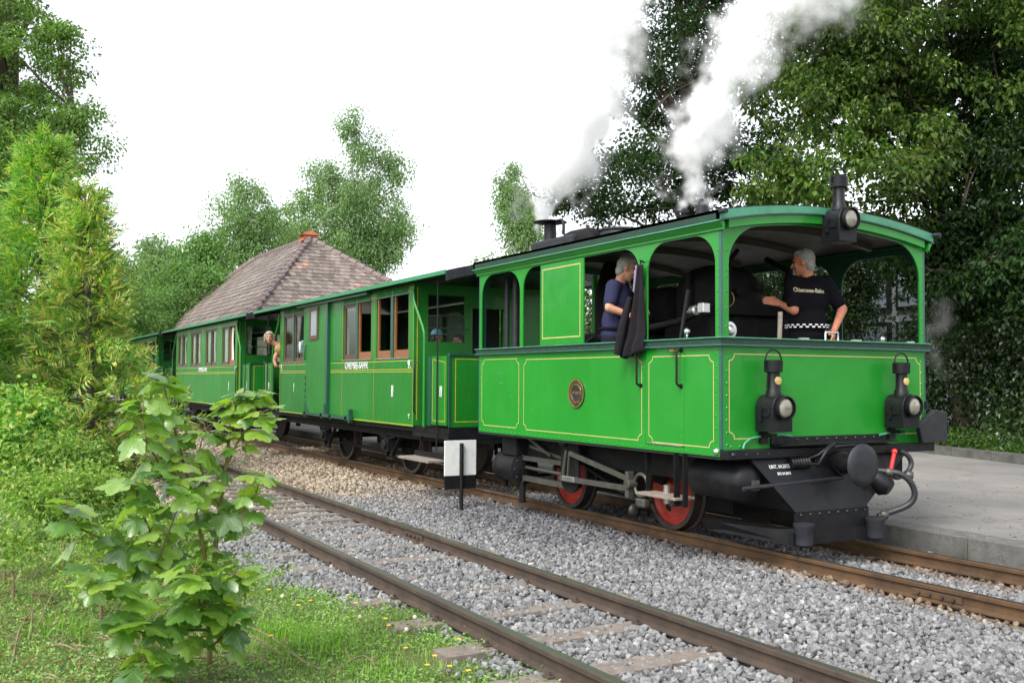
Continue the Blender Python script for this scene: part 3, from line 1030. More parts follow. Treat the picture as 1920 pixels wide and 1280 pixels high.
SIDE_OP = [(-10.105, -9.215, 2.595, .26, .26), (-9.149, -7.078, 2.595, .24, .24), (-6.956, -6.064, 2.593, .26, .26)]
for y0, t in ((YN + .001, T), (YF - .001, -T)):
    b = frieze(SIDE_OP, XR + .02, XF - .02, lambda u: ZT, lambda u, z, y0=y0: (u, y0, z), (0, t, 0))
    b.build('side_frame', M['green'] if t > 0 else M['dgreen'], loco)  # far frame in darker green: its backlit shade put into the colour
rv = MB()
for x in (-10.138, -9.182, -7.017, -6.034):
    for z in (1.84, 1.98, 2.12, 2.24, 2.29, 2.45):
        rv.rivet((x, YN + .001, z), NY, .0085)
rv.build('rivets', M['green'], loco, kind='stuff')


def arc_z(y, edge, mid):
    t = (y - YC) / ((YF - YN) / 2 + .058)
    return edge + (mid - edge) * (1 - t * t)


def front_plate(x0, thick, name):
    yl, yr = 5.345, 7.62
    ztop = lambda u: arc_z(u, 2.655, 2.79)
    b = MB()
    pl = lambda u, z: (x0, u, z)
    b.prism([pl(YN + .022, 1.757), pl(yl, 1.757), pl(yl, ztop(yl)), pl(YN + .022, ztop(YN + .022))], thick)
    b.prism([pl(yr, 1.757), pl(YF - .022, 1.757), pl(YF - .022, ztop(YF - .022)), pl(yr, ztop(yr))], thick)
    a = []
    nn_ = 34
    r = .30
    for k in range(nn_ + 1):
        u = yl + (yr - yl) * (.5 - .5 * math.cos(PI * k / nn_))
        e = min(u - yl, yr - u)
        drop = 0
        if e < r: drop = r * .9 * (1 - math.sqrt(max(0, 1 - (1 - e / r) ** 2)))
        a.append((u, ztop(u) - .068 - drop))
    b.strip([pl(*q) for q in a], [pl(q[0], ztop(q[0])) for q in a], thick)
    return b.build(name, M['green'] if x0 > -8 else M['dgreen'], loco)  # rear frame coloured darker too, painting in the shade of its inner face


front_plate(XF - .001, (-T, 0, 0), 'front_frame')
front_plate(XR + .001, (T, 0, 0), 'rear_frame')
rv = MB()
for z in (1.84, 1.98, 2.12, 2.24, 2.29, 2.45):
    rv.rivet((XF - .001, YN + .058, z), PX, .0085); rv.rivet((XF - .001, YF - .04, z), PX, .0085)
for i in range(20):
    y = YN + .15 + i * .112; rv.rivet((XF - .001, y, arc_z(y, 2.655, 2.79) - .03), PX, .006)
rv.build('rivets', M['dgreen'], loco, kind='stuff')
for i, y in enumerate((6.1, 6.85)):
    MB().box(XR + .02, XR + .06, y - .03, y + .03, 1.757, 2.70).build('rear_post', M['green'], loco)
MB().box(-7.62, -7.56, YF - .07, YF - .015, 1.757, 2.65).build('cab_post', M['dgreen'], loco)

# ---- cornice, fascia and roof
for sgn, y in ((-1, YN), (1, YF)):
    b = MB()
    b.prism([(XR - .05, y, 2.600), (XR - .05, y + sgn * .014, 2.606), (XR - .05, y + sgn * .014, 2.622), (XR - .05, y + sgn * .030, 2.640), (XR - .05, y + sgn * .044, 2.660), (XR - .05, y + sgn * .044, 2.668), (XR - .05, y, 2.668)], (XF - XR + .1, 0, 0))
    b.build('cornice', M['green'], loco)
    MB().box(XR - .058, XF + .058, min(y + sgn * .02, y + sgn * .066), max(y + sgn * .02, y + sgn * .066), 2.6685, 2.6795).build('drip_edge', M['rgreen'], loco)
    MB().box(XR - .055, XF + .055, min(y + sgn * .02, y + sgn * .056), max(y + sgn * .02, y + sgn * .056), 2.680, 2.762).build('fascia', M['fascia'], loco)
    MB().cyl((XF + .06, y + sgn * .055, 2.742), (XF + .13, y + sgn * .055, 2.738), .022, n=12).build('gutter_spout', M['dgrey'], loco, smooth=40)
ys = [YN - .056 + (YF - YN + .112) * k / 24 for k in range(25)]
for x, sg in ((XF, 1), (XR, -1)):
    for nm, z0, z1, e0, e1, m_ in (('cornice', (2.602, 2.738), (2.668, 2.806), 0, .044, M['green']), ('drip_edge', (2.669, 2.807), (2.679, 2.819), .02, .066, M['dgreen']), ('fascia', (2.680, 2.820), (2.752, 2.876), .01, .056, M['rgreen'])):
        b = MB()
        yy = [q for q in ys if YN + .002 < q < YF - .002] if nm == 'cornice' else ys
        b.strip([(x + sg * e0, q, arc_z(q, *z0)) for q in yy], [(x + sg * e0, q, arc_z(q, *z1)) for q in yy], (sg * (e1 - e0), 0, 0))
        b.build(nm, m_, loco)
b = MB()
b.strip([(XR - .054, q, arc_z(q, 2.735, 2.855)) for q in ys], [(XF + .054, q, arc_z(q, 2.735, 2.855)) for q in ys], (0, 0, .026))
b.build('roof', M['dgrey'], loco, smooth=40)
b = MB()
b.strip([(XR + .01, q, arc_z(q, 2.66, 2.80)) for q in ys[1:-1]], [(XF - .02, q, arc_z(q, 2.66, 2.80)) for q in ys[1:-1]], (0, 0, .01))
b.build('roof_lining', M['ceil'], loco, smooth=40)
b = MB()
for x in (-9.3, -8.3, -7.3, -6.5):
    b.strip([(x, q, arc_z(q, 2.60, 2.74)) for q in ys[2:-2]], [(x, q, arc_z(q, 2.658, 2.798)) for q in ys[2:-2]], (.05, 0, 0))
b.build('roof_ribs', M['ceil'], loco)

# ---- sliding side shutter
sh = MB().box(-8.733, -7.930, YN - .030, YN - .012, 1.760, 2.585).build('sliding_shutter', M['green'], loco, bevel=.002)
b = MB(); b.ribbon([(-8.685, YN - .030, 1.83), (-7.985, YN - .030, 1.83), (-7.985, YN - .030, 2.535), (-8.685, YN - .030, 2.535)], NY, .013); b.build('pinstripe', M['gold'], sh)

# ---- maker's plate
pl = MB().lathe([(0, .140), (.012, .140), (.014, .128), (.010, .122), (.010, .096), (.015, .092), (.015, .084), (.010, .080), (.010, 0)], (-8.081, YN - .0005, 1.276), NY, 36).build('makers_plate', M['plate'], loco, smooth=30)
b = MB()
for r0, r1 in ((.126, .138), (.082, .090)):
    k = 40
    A_ = [(-8.081 + r0 * math.cos(2 * PI * i / k), YN - .0165, 1.276 + r0 * math.sin(2 * PI * i / k)) for i in range(k + 1)]
    B__ = [(-8.081 + r1 * math.cos(2 * PI * i / k), YN - .0165, 1.276 + r1 * math.sin(2 * PI * i / k)) for i in range(k + 1)]
    b.strip(A_, B__, (0, .003, 0))
b.build('plate_rim', M['brass'], pl)
text_mesh('Nº1813', .046, pl, 'lettering', M['brass'], (-8.081, YN - .0135, 1.276), (1, 0, 0), (0, 0, 1), .003, .0006, .92)
for s_, a0, a1, up in (('LOCOMOTIVFABRIK KRAUSS & COMP', 205, -25, 1), ('MÜNCHEN · LINZ', 232, 308, -1)):
    n_ = len(s_)
    for i, ch in enumerate(s_):
        if ch == ' ': continue
        a = rad(a0 + (a1 - a0) * (i + .5) / n_)
        rd = Vector((math.cos(a), 0, math.sin(a)))
        yd = rd * up; xd = Vector((yd.z, 0, -yd.x))
        text_mesh(ch, .024, pl, 'letter', M['brass'], Vector((-8.081, YN - .0135, 1.276)) + rd * .107, xd, yd, .003)

# ---- grab handles beside the door
def handle(x, zt, zb, b=None, out=.05):
    b = b or MB()
    p = []
    for k in range(6):
        a = PI / 2 * k / 5; p.append((x - .035 + .035 * math.sin(a) * 0 + .0, YN - out * math.sin(a), zt + .0 - .03 * (1 - math.cos(a))))
    for k in range(6):
        a = PI / 2 * (1 - k / 5); p.append((x - .035 + .0, YN - out * math.sin(a), zb + .03 * (1 - math.cos(a))))
    b.tube(p, .010, 8)
    b.cyl((x - .035, YN, zt), (x - .035, YN - .006, zt), .022, n=10); b.cyl((x - .035, YN, zb), (x - .035, YN - .006, zb), .022, n=10)
    return b


handle(-7.01, 1.665, 1.36).build('grab_handle', M['black'], loco, smooth=50)
handle(-6.455, 1.66, 1.36).build('grab_handle', M['black'], loco, smooth=50)
MB().cyl((-6.60, YN - .03, 1.655), (-6.54, YN - .03, 1.655), .011, .016, 10).cyl((-6.545, YN - .03, 1.655), (-6.545, YN, 1.655), .008, n=8).build('door_knob', M['brass'], loco, smooth=40)

# ---- roof fittings: heater box, chimney with hood, drum, dome, whistle
YR = 6.12
MB().box(-10.20, -9.28, YR - .16, YR + .5, 2.80, 3.05).build('smoke_box_cover', M['dgrey'], loco, bevel=.03)
ch = MB().lathe([(0, .085), (.05, .075), (.34, .072), (.35, .07)], (-10.0, YR, 2.95), (0, 0, 1), 20).build('chimney', M['black'], loco, smooth=40)
MB().lathe([(0, .07), (.010, .16), (.02, .205), (.028, .20), (.04, .07)], (-10.0, YR, 3.26), (0, 0, 1), 24).build('chimney_hood', M['black'], ch, smooth=40)
MB().tube(smp([(-9.82, YR, 3.28), (-9.74, YR, 3.275), (-9.70, YR, 3.22), (-9.70, YR, 3.10)]), .018, 8).build('hood_bracket', M['black'], ch, smooth=50)
b = MB(); b.lathe([(0, .02), (.02, .09), (.06, .13), (.15, .145), (.46, .145), (.55, .13), (.60, .07), (.62, .02)], (-9.70, YR + .05, 2.99), (1, 0, -.02), 20)
b.build('silencer_drum', M['soot'], loco, smooth=50)
b = MB(); b.lathe([(0, .22), (.21, .22), (.24, .21), (.245, .23), (.265, .23), (.27, .1)], (-8.86, YR + .2, 2.80), (0, 0, 1), 28)
b.build('steam_dome_cover', M['dgrey'], loco, smooth=40)
MB().lathe([(0, .045), (.16, .045), (.17, .06), (.27, .06), (.30, .03), (.34, .02)], (-7.36, 6.22, 2.82), (0, 0, 1), 16).build('whistle', M['dgrey'], loco, smooth=40)
b = MB(); b.bar((-7.75, 6.22, 3.06), (-7.48, 6.22, 3.0), .02, .02).bar((-7.8, 6.22, 3.10), (-7.55, 6.22, 3.07), .015, .03).cyl((-7.65, 6.22, 2.84), (-7.65, 6.22, 3.06), .02, n=8)
b.build('safety_valve_lever', M['black'], loco)

# ---- headlamps
def lamp(org, s, parent, name, amber):
    """oil lamp; org = centre of the lamp's back foot, looks along +X"""
    x, y, z = org
    L_ = .20 * s; w = .105 * s; h = .12 * s
    t = MB()
    prof_ = [(-w, 0), (w, 0), (w, h + .06 * s)]
    for k in range(9):
        a = PI * k / 8; prof_.append((w * math.cos(a), h + .07 * s + w * math.sin(a)))
    prof_.append((-w, h + .06 * s))
    t.prism([(x, y + q[0], z + q[1]) for q in prof_], (L_, 0, 0))
    body = t.build(name, M['black'], parent, bevel=.004, smooth=30)
    zc = z + h + .07 * s
    MB().lathe([(0, .085 * s), (.03 * s, .098 * s), (.05 * s, .098 * s), (.055 * s, .088 * s), (.02 * s, .084 * s)], (x + L_ - .002, y, zc), PX, 24).build('lens_ring', M['black'], body, smooth=40)
    MB().lathe([(0, .084 * s), (.018 * s, .07 * s), (.03 * s, .04 * s), (.034 * s, 0)], (x + L_ + .022 * s, y, zc), PX, 24).build('lens', M['lens'], body, smooth=180)
    cx = x + L_ * .5
    zt = zc + w
    MB().lathe([(-.02, .066 * s), (.03 * s, .060 * s), (.05 * s, .048 * s), (.175 * s, .048 * s), (.18 * s, .072 * s), (.27 * s, .076 * s), (.275 * s, .066 * s)], (cx, y, zt), (0, 0, 1), 20).build('lamp_chimney', M['black'], body, smooth=40)
    p = []
    for k in range(13):
        a = rad(-50 + 280 * k / 12); p.append((cx + .0, y + .088 * s * math.cos(a), zt + .27 * s + .088 * s * math.sin(a)))
    p = [(cx, y + .07 * s, zt + .02 * s)] + p + [(cx, y - .07 * s, zt + .02 * s)]
    MB().tube(p, .007 * s, 6).build('carrying_handle', M['black'], body, smooth=60)
    if amber:
        MB().lathe([(0, .034 * s), (.008, .032 * s), (.012, .01)], (cx + .046 * s, y + .004, zt + .11 * s), PX, 16).build('glass_disc', M['amber'], body, smooth=60)
    MB().box(x + .02, x + L_ - .03, y - w - .012, y - w + .002, z + .12 * s, z + .15 * s).box(x + .05, x + .09, y - w - .02, y - w + .002, z + .08 * s, z + .19 * s).build('latch', M['black'], body)
    return body


lamp((XF + .03, 5.695, 1.005), 1.0, loco, 'headlamp', True)
lamp((XF + .03, 7.205, 1.005), 1.0, loco, 'headlamp', True)
lamp((XF + .035, 6.445, 2.575), .98, loco, 'roof_headlamp', False)
for y in (5.695, 7.205): MB().box(XF, XF + .14, y - .03, y + .03, .955, .985).box(XF, XF + .03, y - .04, y + .04, .90, 1.12).build('lamp_bracket', M['black'], loco)
MB().box(XF, XF + .05, 6.40, 6.49, 2.64, 2.78).build('lamp_bracket', M['black'], loco)
MB().prism([(XF + .09, 7.47, .865), (XF + .09, 7.80, .868), (XF + .09, 7.80, 1.14), (XF + .09, 7.64, 1.16), (XF + .09, 7.42, 1.02)], (.05, 0, 0)).build('tail_board_box', M['dgrey'], loco, bevel=.008)
MB().cyl((XF + .06, 7.62, 1.16), (XF + .06, 7.62, 1.23), .02, n=10).build('box_catch', M['black'], loco)

# ---- front shelf, buffer beam, apron, plough
MB().box(XF - .02, XF + .075, YN + .004, YF + .02, .786, .861).build('buffer_beam', M['black'], loco, bevel=.006)
b = MB(); b.box(XF + .001, XF + .13, 5.78, 7.16, .885, .897).box(XF + .001, XF + .014, 5.78, 7.16, .862, .95)
b.build('front_shelf', M['black'], loco)
rv = MB()
for i in range(12): rv.rivet((XF + .014, 5.84 + i * .115, .925), PX, .013)
for i in range(20): rv.rivet((XF + .075, 5.34 + i * .12, .825), PX, .010)
rv.rivet((XF + .075, 5.32, .825), PX, .02)
rv.build('bolts', M['dgrey'], loco, kind='stuff')
MB().tube([(XF + .02, 5.47, .865), (XF + .02, 5.49, .91), (XF + .02, 5.55, .945), (XF + .02, 5.70, .965), (XF + .02, 5.88, .968), (XF + .02, 6.0, .955)], .011, 8).build('green_pipe', M['rgreen'], loco, smooth=60)
MB().tube([(XF + .02, 7.05, .94), (XF + .02, 7.16, .955), (XF + .02, 7.32, .955)], .011, 8).build('green_pipe', M['rgreen'], loco, smooth=60)
XA = -5.80
b = MB()
b.prism([(XF + .03, 5.53, .79), (XF + .03, 7.40, .79), (XA, 6.66, .36), (XA, 5.86, .36)], (-.012, 0, 0))
b.prism([(XA, 5.86, .358), (XA, 6.70, .358), (XA, 6.70, .19), (XA, 5.86, .19)], (-.014, 0, 0))
b.prism([(XF + .03, 5.53, .785), (XF - .55, 5.60, .785), (XF - .45, 5.86, .36), (XA, 5.86, .36)], (0, .012, 0))
b.build('front_apron', M['black'], loco)
rv = MB()
for i in range(8): rv.rivet((XA + .001, 5.92 + i * .105, .335), PX, .013)
for z in (.45, .56, .68): rv.rivet((XF + .03 - (.79 - z) * -.3, 5.93, z), PX, .013)
rv.build('bolts', M['dgrey'], loco, kind='stuff')
b = MB()
b.box(XA - .02, XA + .03, 5.80, 6.78, .10, .20)
b.prism([(XA + .02, 5.90, .08), (XA + .02, 5.90, .23), (-6.45, 5.42, .27), (-6.45, 5.50, .16)], (0, .02, .0))
b.build('rail_guard', M['black'], loco)
for y in (5.90, 6.72):
    MB().lathe([(0, .05), (.02, .075), (.14, .075), (.16, .085), (.185, .085), (.19, .05)], (XA + .05, y, .09), (0, 0, 1), 16).build('sand_pipe_pot', M['dgrey'], loco, smooth=40)
MB().cyl((XF + .1, 5.40, .56), (XF + .1, 6.5, .60), .018, n=10).build('brake_pipe', M['dgrey'], loco, smooth=40)
text_mesh('UNT. 04.2012', .043, loco, 'lettering', M['white'], (XF + .0645, 5.82, .715), (0, 1, 0), (-.364, 0, .931), .002, .0008, .9)
text_mesh('BR2 04.2015', .032, loco, 'lettering', M['white'], (XF + .0865, 5.85, .660), (0, 1, 0), (-.364, 0, .931), .002, .0005, .9)

# central buffer and coupling
bf = MB().lathe([(0, .10), (.10, .10), (.105, .082), (.28, .075), (.285, .05)], (XF + .03, YC, .723), PX, 24).build('buffer', M['black'], loco, smooth=40)
MB().lathe([(0, .05), (.01, .165), (.025, .178), (.04, .172), (.052, .12), (.058, 0)], (XF + .31, YC, .723), PX, 36).build('buffer_head', M['dgrey'], bf, smooth=60)
cp = MB().tube([(XF + .06, 6.05, .74), (XF + .20, 6.12, .73), (XF + .22, 6.20, .86), (XF + .20, 6.30, .90), (XF + .10, 6.22, .80)], .018, 8, closed=True).build('coupling_shackle', M['black'], loco, smooth=60)
MB().tube([(XF + .2, 6.30, .87), (XF + .3, 6.42, .885), (XF + .24, 6.55, .87)], .014, 8).build('shackle_bar', M['black'], cp, smooth=60)
b = MB()
for k in range(7): b.lathe([(0, .045), (.012, .055), (.024, .045)], (XF + .06, 5.93 + k * .03, .735), (0, 1, 0), 12)
b.build('coupling_screw', M['black'], cp, smooth=50)
MB().box(XF + .03, XF + .07, YC - .26, YC + .32, .58, .80).build('buffer_plate', M['black'], loco, bevel=.01)
MB().lathe([(0, .09), (.05, .10), (.2, .10), (.25, .06)], (XF + .02, 6.86, .62), (.5, .2, -.3), 16).build('brake_cylinder', M['black'], loco, smooth=50)
MB().tube(smp([(XF + .08, 6.80, .66), (XF + .18, 6.90, .645), (XF + .28, 6.98, .63), (XF + .33, 7.06, .56), (XF + .34, 7.10, .45), (XF + .30, 7.06, .36), (XF + .2, 6.93, .29), (XF + .16, 6.86, .26)]), .026, 12).build('brake_hose', M['hose'], loco, smooth=60)
MB().tube(smp([(XF + .10, 7.22, .80), (XF + .13, 7.28, .76), (XF + .14, 7.31, .69), (XF + .14, 7.26, .62), (XF + .16, 7.10, .58), (XF + .2, 6.98, .62)]), .022, 12).build('brake_hose', M['hose'], loco, smooth=60)
MB().cyl((XF + .12, 7.07, .64), (XF + .12, 7.12, .80), .018, n=8).ball((XF + .12, 7.12, .80), .026, 10, 6).build('cock_lever', M['redlever'], loco, smooth=50)
MB().cyl((XF + .10, 6.72, .28), (XF + .10, 6.72, .66), .05, n=14).build('down_pipe', M['soot'], loco, smooth=40)
b = MB()
for p in ((XF + .2, 6.91, .64), (XF + .17, 6.88, .28), (XF + .17, 7.2, .6)): b.lathe([(0, .03), (.015, .038), (.05, .038), (.06, .03)], p, (.6, .7, -.1), 10)
b.build('hose_couplings', M['steel'], loco, smooth=40)

# ---- underframe
MB().box(XR + .1, XF - .05, YN + .26, YF - .26, .55, .80).build('main_frame', M['soot'], loco)  # frame simplified to a solid box, shaped to block light between the wheels
MB().box(-9.6, -6.7, YN + .75, YF - .75, .22, .56).build('ash_pan', M['soot'], loco)
MB().box(XR - .02, XF - .02, YN + .02, YF - .02, .78, .802).build('floor', M['inner'], loco)


def wheel(parent, x, y, r, side, red, name='wheel'):
    """side -1: outer face looks to -Y"""
    ax = Vector((0, side, 0))
    ty = MB().lathe([(-.095, r + .028), (-.07, r + .028), (-.062, r), (.03, r - .006), (.032, r - .05), (-.09, r - .05)], (x, y, r), ax, 40).build(name, M['tyre'], parent, smooth=40)
    b = MB(); b.lathe([(-.05, r - .052), (.012, r - .052), (.016, r - .075), (-.012, r - .10), (-.016, .12), (.03, .10), (.045, .085), (.046, .05)], (x, y, r), ax, 40)
    d_ = b.build('wheel_disc', red, ty, smooth=40)
    b = MB()
    for k in range(4):
        a = PI / 4 + k * PI / 2 + .3
        b.lathe([(-.02, .045), (-.0135, .045), (-.013, .0)], (x + .19 * math.cos(a), y, r + .19 * math.sin(a)), ax, 16)
    b.build('wheel_holes', M['soot'], ty)
    return ty


for x in (-7.424, -9.196):
    for y, s in ((YC - .555, -1), (YC + .555, 1)):
        w = wheel(loco, x, y, .357, s, M['red'])
        a0 = .55
        b = MB()
        pts_ = []
        for k in range(9):
            a = a0 + PI / 2 + (-.75 + 1.5 * k / 8); pts_.append((x + .27 * math.cos(a), y + s * .018, .357 + .27 * math.sin(a)))
        for k in range(5):
            a = a0 + PI / 2 + (.6 - 1.2 * k / 4); pts_.append((x + .13 * math.cos(a), y + s * .018, .357 + .13 * math.sin(a)))
        b.prism(pts_, (0, s * .02, 0)); b.build('balance_weight', M['soot'], w)
        MB().cyl((x + .13, y + s * .02, .357 - .08), (x + .13, y + s * .13, .357 - .08), .04, n=14).build('crank_pin', M['steel'], w, smooth=40)
for x in (-7.424, -9.196):
    MB().cyl((x, YC - .55, .357), (x, YC + .55, .357), .06, n=14).build('axle', M['soot'], loco, smooth=40)

# near-side motion: cylinder, guides, rods, lifting links
YM = 5.47
cy = MB().lathe([(0, .10), (.01, .16), (.03, .175), (.05, .175), (.055, .165), (.42, .165), (.425, .175), (.46, .175), (.47, .14), (.50, .06)], (-9.95, YM + .02, .425), PX, 32).build('cylinder', M['black'], loco, smooth=40)
MB().box(-9.80, -9.48, YM - .10, YM + .3, .56, .80).build('valve_chest', M['soot'], cy, bevel=.02)
for x, z in ((-9.5, .05), (-9.9, .19)): MB().cyl((x, YM, .27), (x, YM, z), .038, n=10).build('drain_cock', M['soot'], cy)
b = MB()
for k in range(10):
    a = 2 * PI * k / 10; b.rivet((-9.448, YM + .02 + .15 * math.cos(a), .425 + .15 * math.sin(a)), PX, .014)
b.build('cover_bolts', M['dgrey'], cy, kind='stuff')
MB().bar((-9.46, YM, .545), (-8.50, YM, .548), .05, .05).build('slide_bar', M['steel'], loco)
MB().bar((-9.46, YM, .325), (-8.50, YM, .322), .05, .055).build('slide_bar', M['steel'], loco)
MB().cyl((-9.5, YM + .02, .44), (-8.52, YM + .02, .425), .02, n=10).build('piston_rod', M['steel'], loco, smooth=40)
MB().bar((-9.40, YM - .02, .79), (-8.86, YM - .03, .61), .02, .028).build('reversing_rod', M['steel'], loco)
MB().bar((-9.33, YM + .0, .68), (-8.60, YM + .0, .585), .02, .03).build('valve_rod', M['steel'], loco)
gp = []
for k in range(13):
    a = PI + PI * k / 12; gp.append((-8.41 + .165 * math.cos(a), 5.385, .40 + .125 * math.sin(a)))
gp = [(-8.575, 5.385, .80)] + gp + [(-8.245, 5.385, .80)]
MB().prism(gp, (0, .03, 0)).build('motion_bracket', M['soot'], loco, bevel=.004)
MB().ball((-8.50, 5.37, .77), .05, 12, 8, (1.2, .8, .8)).build('oil_box', M['dgrey'], loco, smooth=180)
b = MB(); b.bar((-8.425, 5.36, .70), (-8.495, 5.36, .415), .016, .034).cyl((-8.495, 5.335, .415), (-8.495, 5.39, .415), .030, n=12)
b.build('lifting_link', M['steel'], loco)
MB().bar((-8.355, 5.35, .69), (-8.385, 5.35, .44), .014, .02).build('lifting_link', M['steel'], loco)
MB().bar((-8.335, 5.345, .675), (-7.365, 5.36, .505), .024, .046).build('eccentric_rod', M['steel'], loco)
MB().bar((-8.49, 5.345, .415), (-7.36, 5.36, .420), .026, .05).build('coupling_rod', M['steel'], loco)
b = MB(); b.box(-8.46, -8.24, 5.325, 5.375, .39, .445); b.build('rod_end', M['silver'], loco, bevel=.006)
b = MB(); b.box(-7.385, -7.335, 5.33, 5.40, .335, .575).cyl((-7.35, 5.32, .46), (-7.35, 5.42, .46), .045, n=16)
b.build('crosshead', M['steel'], loco, bevel=.006)
MB().tube([(-7.23 + .10 * math.cos(2 * PI * k / 20), 5.40, .46 + .10 * math.sin(2 * PI * k / 20)) for k in range(20)], .018, 8, closed=True).build('eccentric_strap', M['steel'], loco, smooth=60)
MB().box(-7.30, -7.16, 5.38, 5.46, .26, .345).build('rod_cap', M['steel'], loco, bevel=.02)
# cab step
st_ = MB().box(-7.085, -6.53, 5.225, 5.44, .405, .428).build('cab_step', M['plank'], loco, bevel=.004)
for x, y, z, w in ((-7.07, 5.36, .42, .05), (-6.56, 5.27, .36, .06), (-6.45, 5.27, .36, .05)): MB().bar((x, y, z), (x, y, .80), .012, w, (0, 1, 0)).build('step_hanger', M['soot'], st_)
MB().cyl((-6.86, 5.40, .34), (-6.86, 5.40, .50), .03, n=12).build('lubricator', M['silver'], loco, smooth=40)
# air reservoir slung behind the front apron
rs = MB().lathe([(0, .02), (.015, .09), (.05, .145), (.09, .165), (.62, .165), (.66, .145), (.70, .09), (.715, .02)], (-6.66, 5.56, .595), PX, 28).build('air_reservoir', M['black'], loco, smooth=60)
MB().box(-5.965, -5.93, 5.53, 5.60, .535, .615).build('drain_plug', M['steel'], rs)
MB().ball((-7.75, 5.7, .16), .06, 12, 8, (.6, 1, 1)).build('sprung_hanger', M['steel'], loco, smooth=180)
b = MB().bar((-8.0, 5.75, .31), (-7.55, 5.75, .25), .04, .02).bar((-8.55, 5.7, .5), (-8.0, 5.75, .31), .04, .03)
b.build('brake_linkage', M['dgrey'], loco)
b = MB().box(XR - .2, XR + .1, YC - .08, YC + .08, .62, .78).cyl((XR - .35, YC, .7), (XR, YC, .7), .06, n=14)
b.build('rear_drawgear', M['soot'], loco)
b = MB()
for y in (5.62, 7.3): b.bar((XR + .02, y, .8), (XR + .02, y, .25), .03, .06, (0, 1, 0))
b.bar((XR + .02, 5.62, .27), (XR + .02, 7.3, .27), .04, .03).bar((XR + .02, 5.62, .55), (XR + .02, 7.3, .30), .02, .03)
b.build('rear_stays', M['soot'], loco)

# ---- inside the cab: boiler, firebox, pipes, gauges
bo = MB().lathe([(0, .30), (.02, .44), (.05, .46), (2.1, .46), (2.12, .42)], (-9.75, 6.55, 1.50), PX, 36).build('boiler', M['soot'], loco, smooth=40)
MB().box(-7.72, -6.95, 6.02, 7.05, .80, 2.02).build('firebox', M['soot'], loco, bevel=.06)
MB().lathe([(0, .40), (.30, .40), (.42, .36), (.50, .26), (.54, .12)], (-7.36, 6.42, 1.98), (0, 0, 1), 28).build('steam_dome', M['soot'], loco, smooth=60)
MB().box(-8.9, -7.75, 6.1, 6.95, 1.9, 2.35).build('boiler_cladding', M['soot'], loco, bevel=.12)
b = MB()
for x in (-9.4, -8.8, -8.2): b.lathe([(0, .466), (.05, .466)], (x, 6.55, 1.50), PX, 36)
b.build('boiler_bands', M['dgrey'], bo, smooth=40)
MB().box(-9.85, -7.95, YN + .06, 5.95, .80, 1.60).build('side_tank', M['inner'], loco, bevel=.02)
MB().box(-9.85, -6.9, 7.05, YF - .06, .80, 1.60).build('side_tank', M['inner'], loco, bevel=.02)
MB().lathe([(0, .20), (.55, .20), (.7, .16), (.9, .1)], (-9.25, 6.5, 1.85), (0, 0, 1), 20).build('chimney_base', M['soot'], loco, smooth=50)
MB().tube([(-10.02, 5.55, 1.6), (-10.02, 5.55, 2.6)], .030, 10).build('steam_pipe', M['dgrey'], loco, smooth=50)
MB().tube([(-9.90, 5.60, 1.6), (-9.90, 5.60, 2.62)], .042, 10).build('steam_pipe', M['dgrey'], loco, smooth=50)
MB().tube([(-7.9, 5.75, 1.95), (-7.55, 5.72, 1.9), (-7.2, 5.8, 1.95), (-6.95, 6.0, 2.1)], .035, 10).build('steam_pipe', M['soot'], loco, smooth=50)
MB().tube([(-8.45, 5.55, 1.68), (-8.1, 5.5, 1.80), (-7.75, 5.55, 1.88)], .05, 12).build('steam_pipe', M['soot'], loco, smooth=50)
MB().cyl((-7.3, 6.0, 2.02), (-7.3, 6.0, 2.30), .05, n=14).cyl((-7.3, 6.0, 2.30), (-7.3, 6.0, 2.42), .03, n=12).build('gauge_column', M['soot'], loco, smooth=40)
b = MB(); b.lathe([(0, .02), (.10, .022), (.11, .05), (.17, .05), (.18, .03)], (-6.98, 5.72, 2.02), (.7, -.1, .05), 12)
b.build('injector_valve', M['silver'], loco, smooth=40)
MB().box(-6.76, -6.68, 5.66, 5.74, 2.0, 2.09).build('valve_block', M['silver'], loco, bevel=.008)
b = MB(); b.cyl((-6.65, 5.42, 1.65), (-6.62, 5.42, 1.86), .012, n=8).bar((-6.9, 5.55, 1.6), (-6.75, 5.55, 2.2), .016, .03)
b.build('regulator_lever', M['dgrey'], loco)
MB().ball((-6.45, YN + .03, 1.815), .028, 12, 8).cyl((-6.45, YN + .03, 1.757), (-6.45, YN + .03, 1.80), .009, n=8).build('valve_knob', M['silver'], loco, smooth=180)
MB().lathe([(0, .07), (.02, .075), (.03, .07), (.032, .045), (.05, .03), (.06, .02)], (XF - .10, 5.42, 1.815), PX, 20).build('hand_wheel', M['silver'], loco, smooth=40)
MB().tube([(-6.12, 6.01, 1.76), (-6.13, 6.03, 1.96), (-6.13, 6.03, 1.99)], .02, 10).build('brake_handle', M['plank'], loco, smooth=50)
MB().tube([(XF - .03, 6.45, 1.757), (XF - .03, 6.45, 1.825), (XF - .03, 6.60, 1.827), (XF - .03, 6.60, 1.757)], .010, 8).build('front_grab_rail', M['silver'], loco, smooth=50)
b = MB()
for y in (6.20, 6.83, 7.52): MB().box(XF - .05, XF - .02, y - .05, y + .05, 1.757, 1.772).build('hatch_hinge', M['silver'], loco)
MB().ball((XF - .03, 7.155, 1.783), .026, 12, 8).build('hatch_knob', M['silver'], loco, smooth=180)
MB().tube([(-6.7, 6.95, 2.55), (-6.7, 7.0, 2.3), (-6.75, 7.1, 2.1), (-6.8, 7.1, 1.7)], .03, 10).build('injector_hose', M['dgrey'], loco, smooth=60)
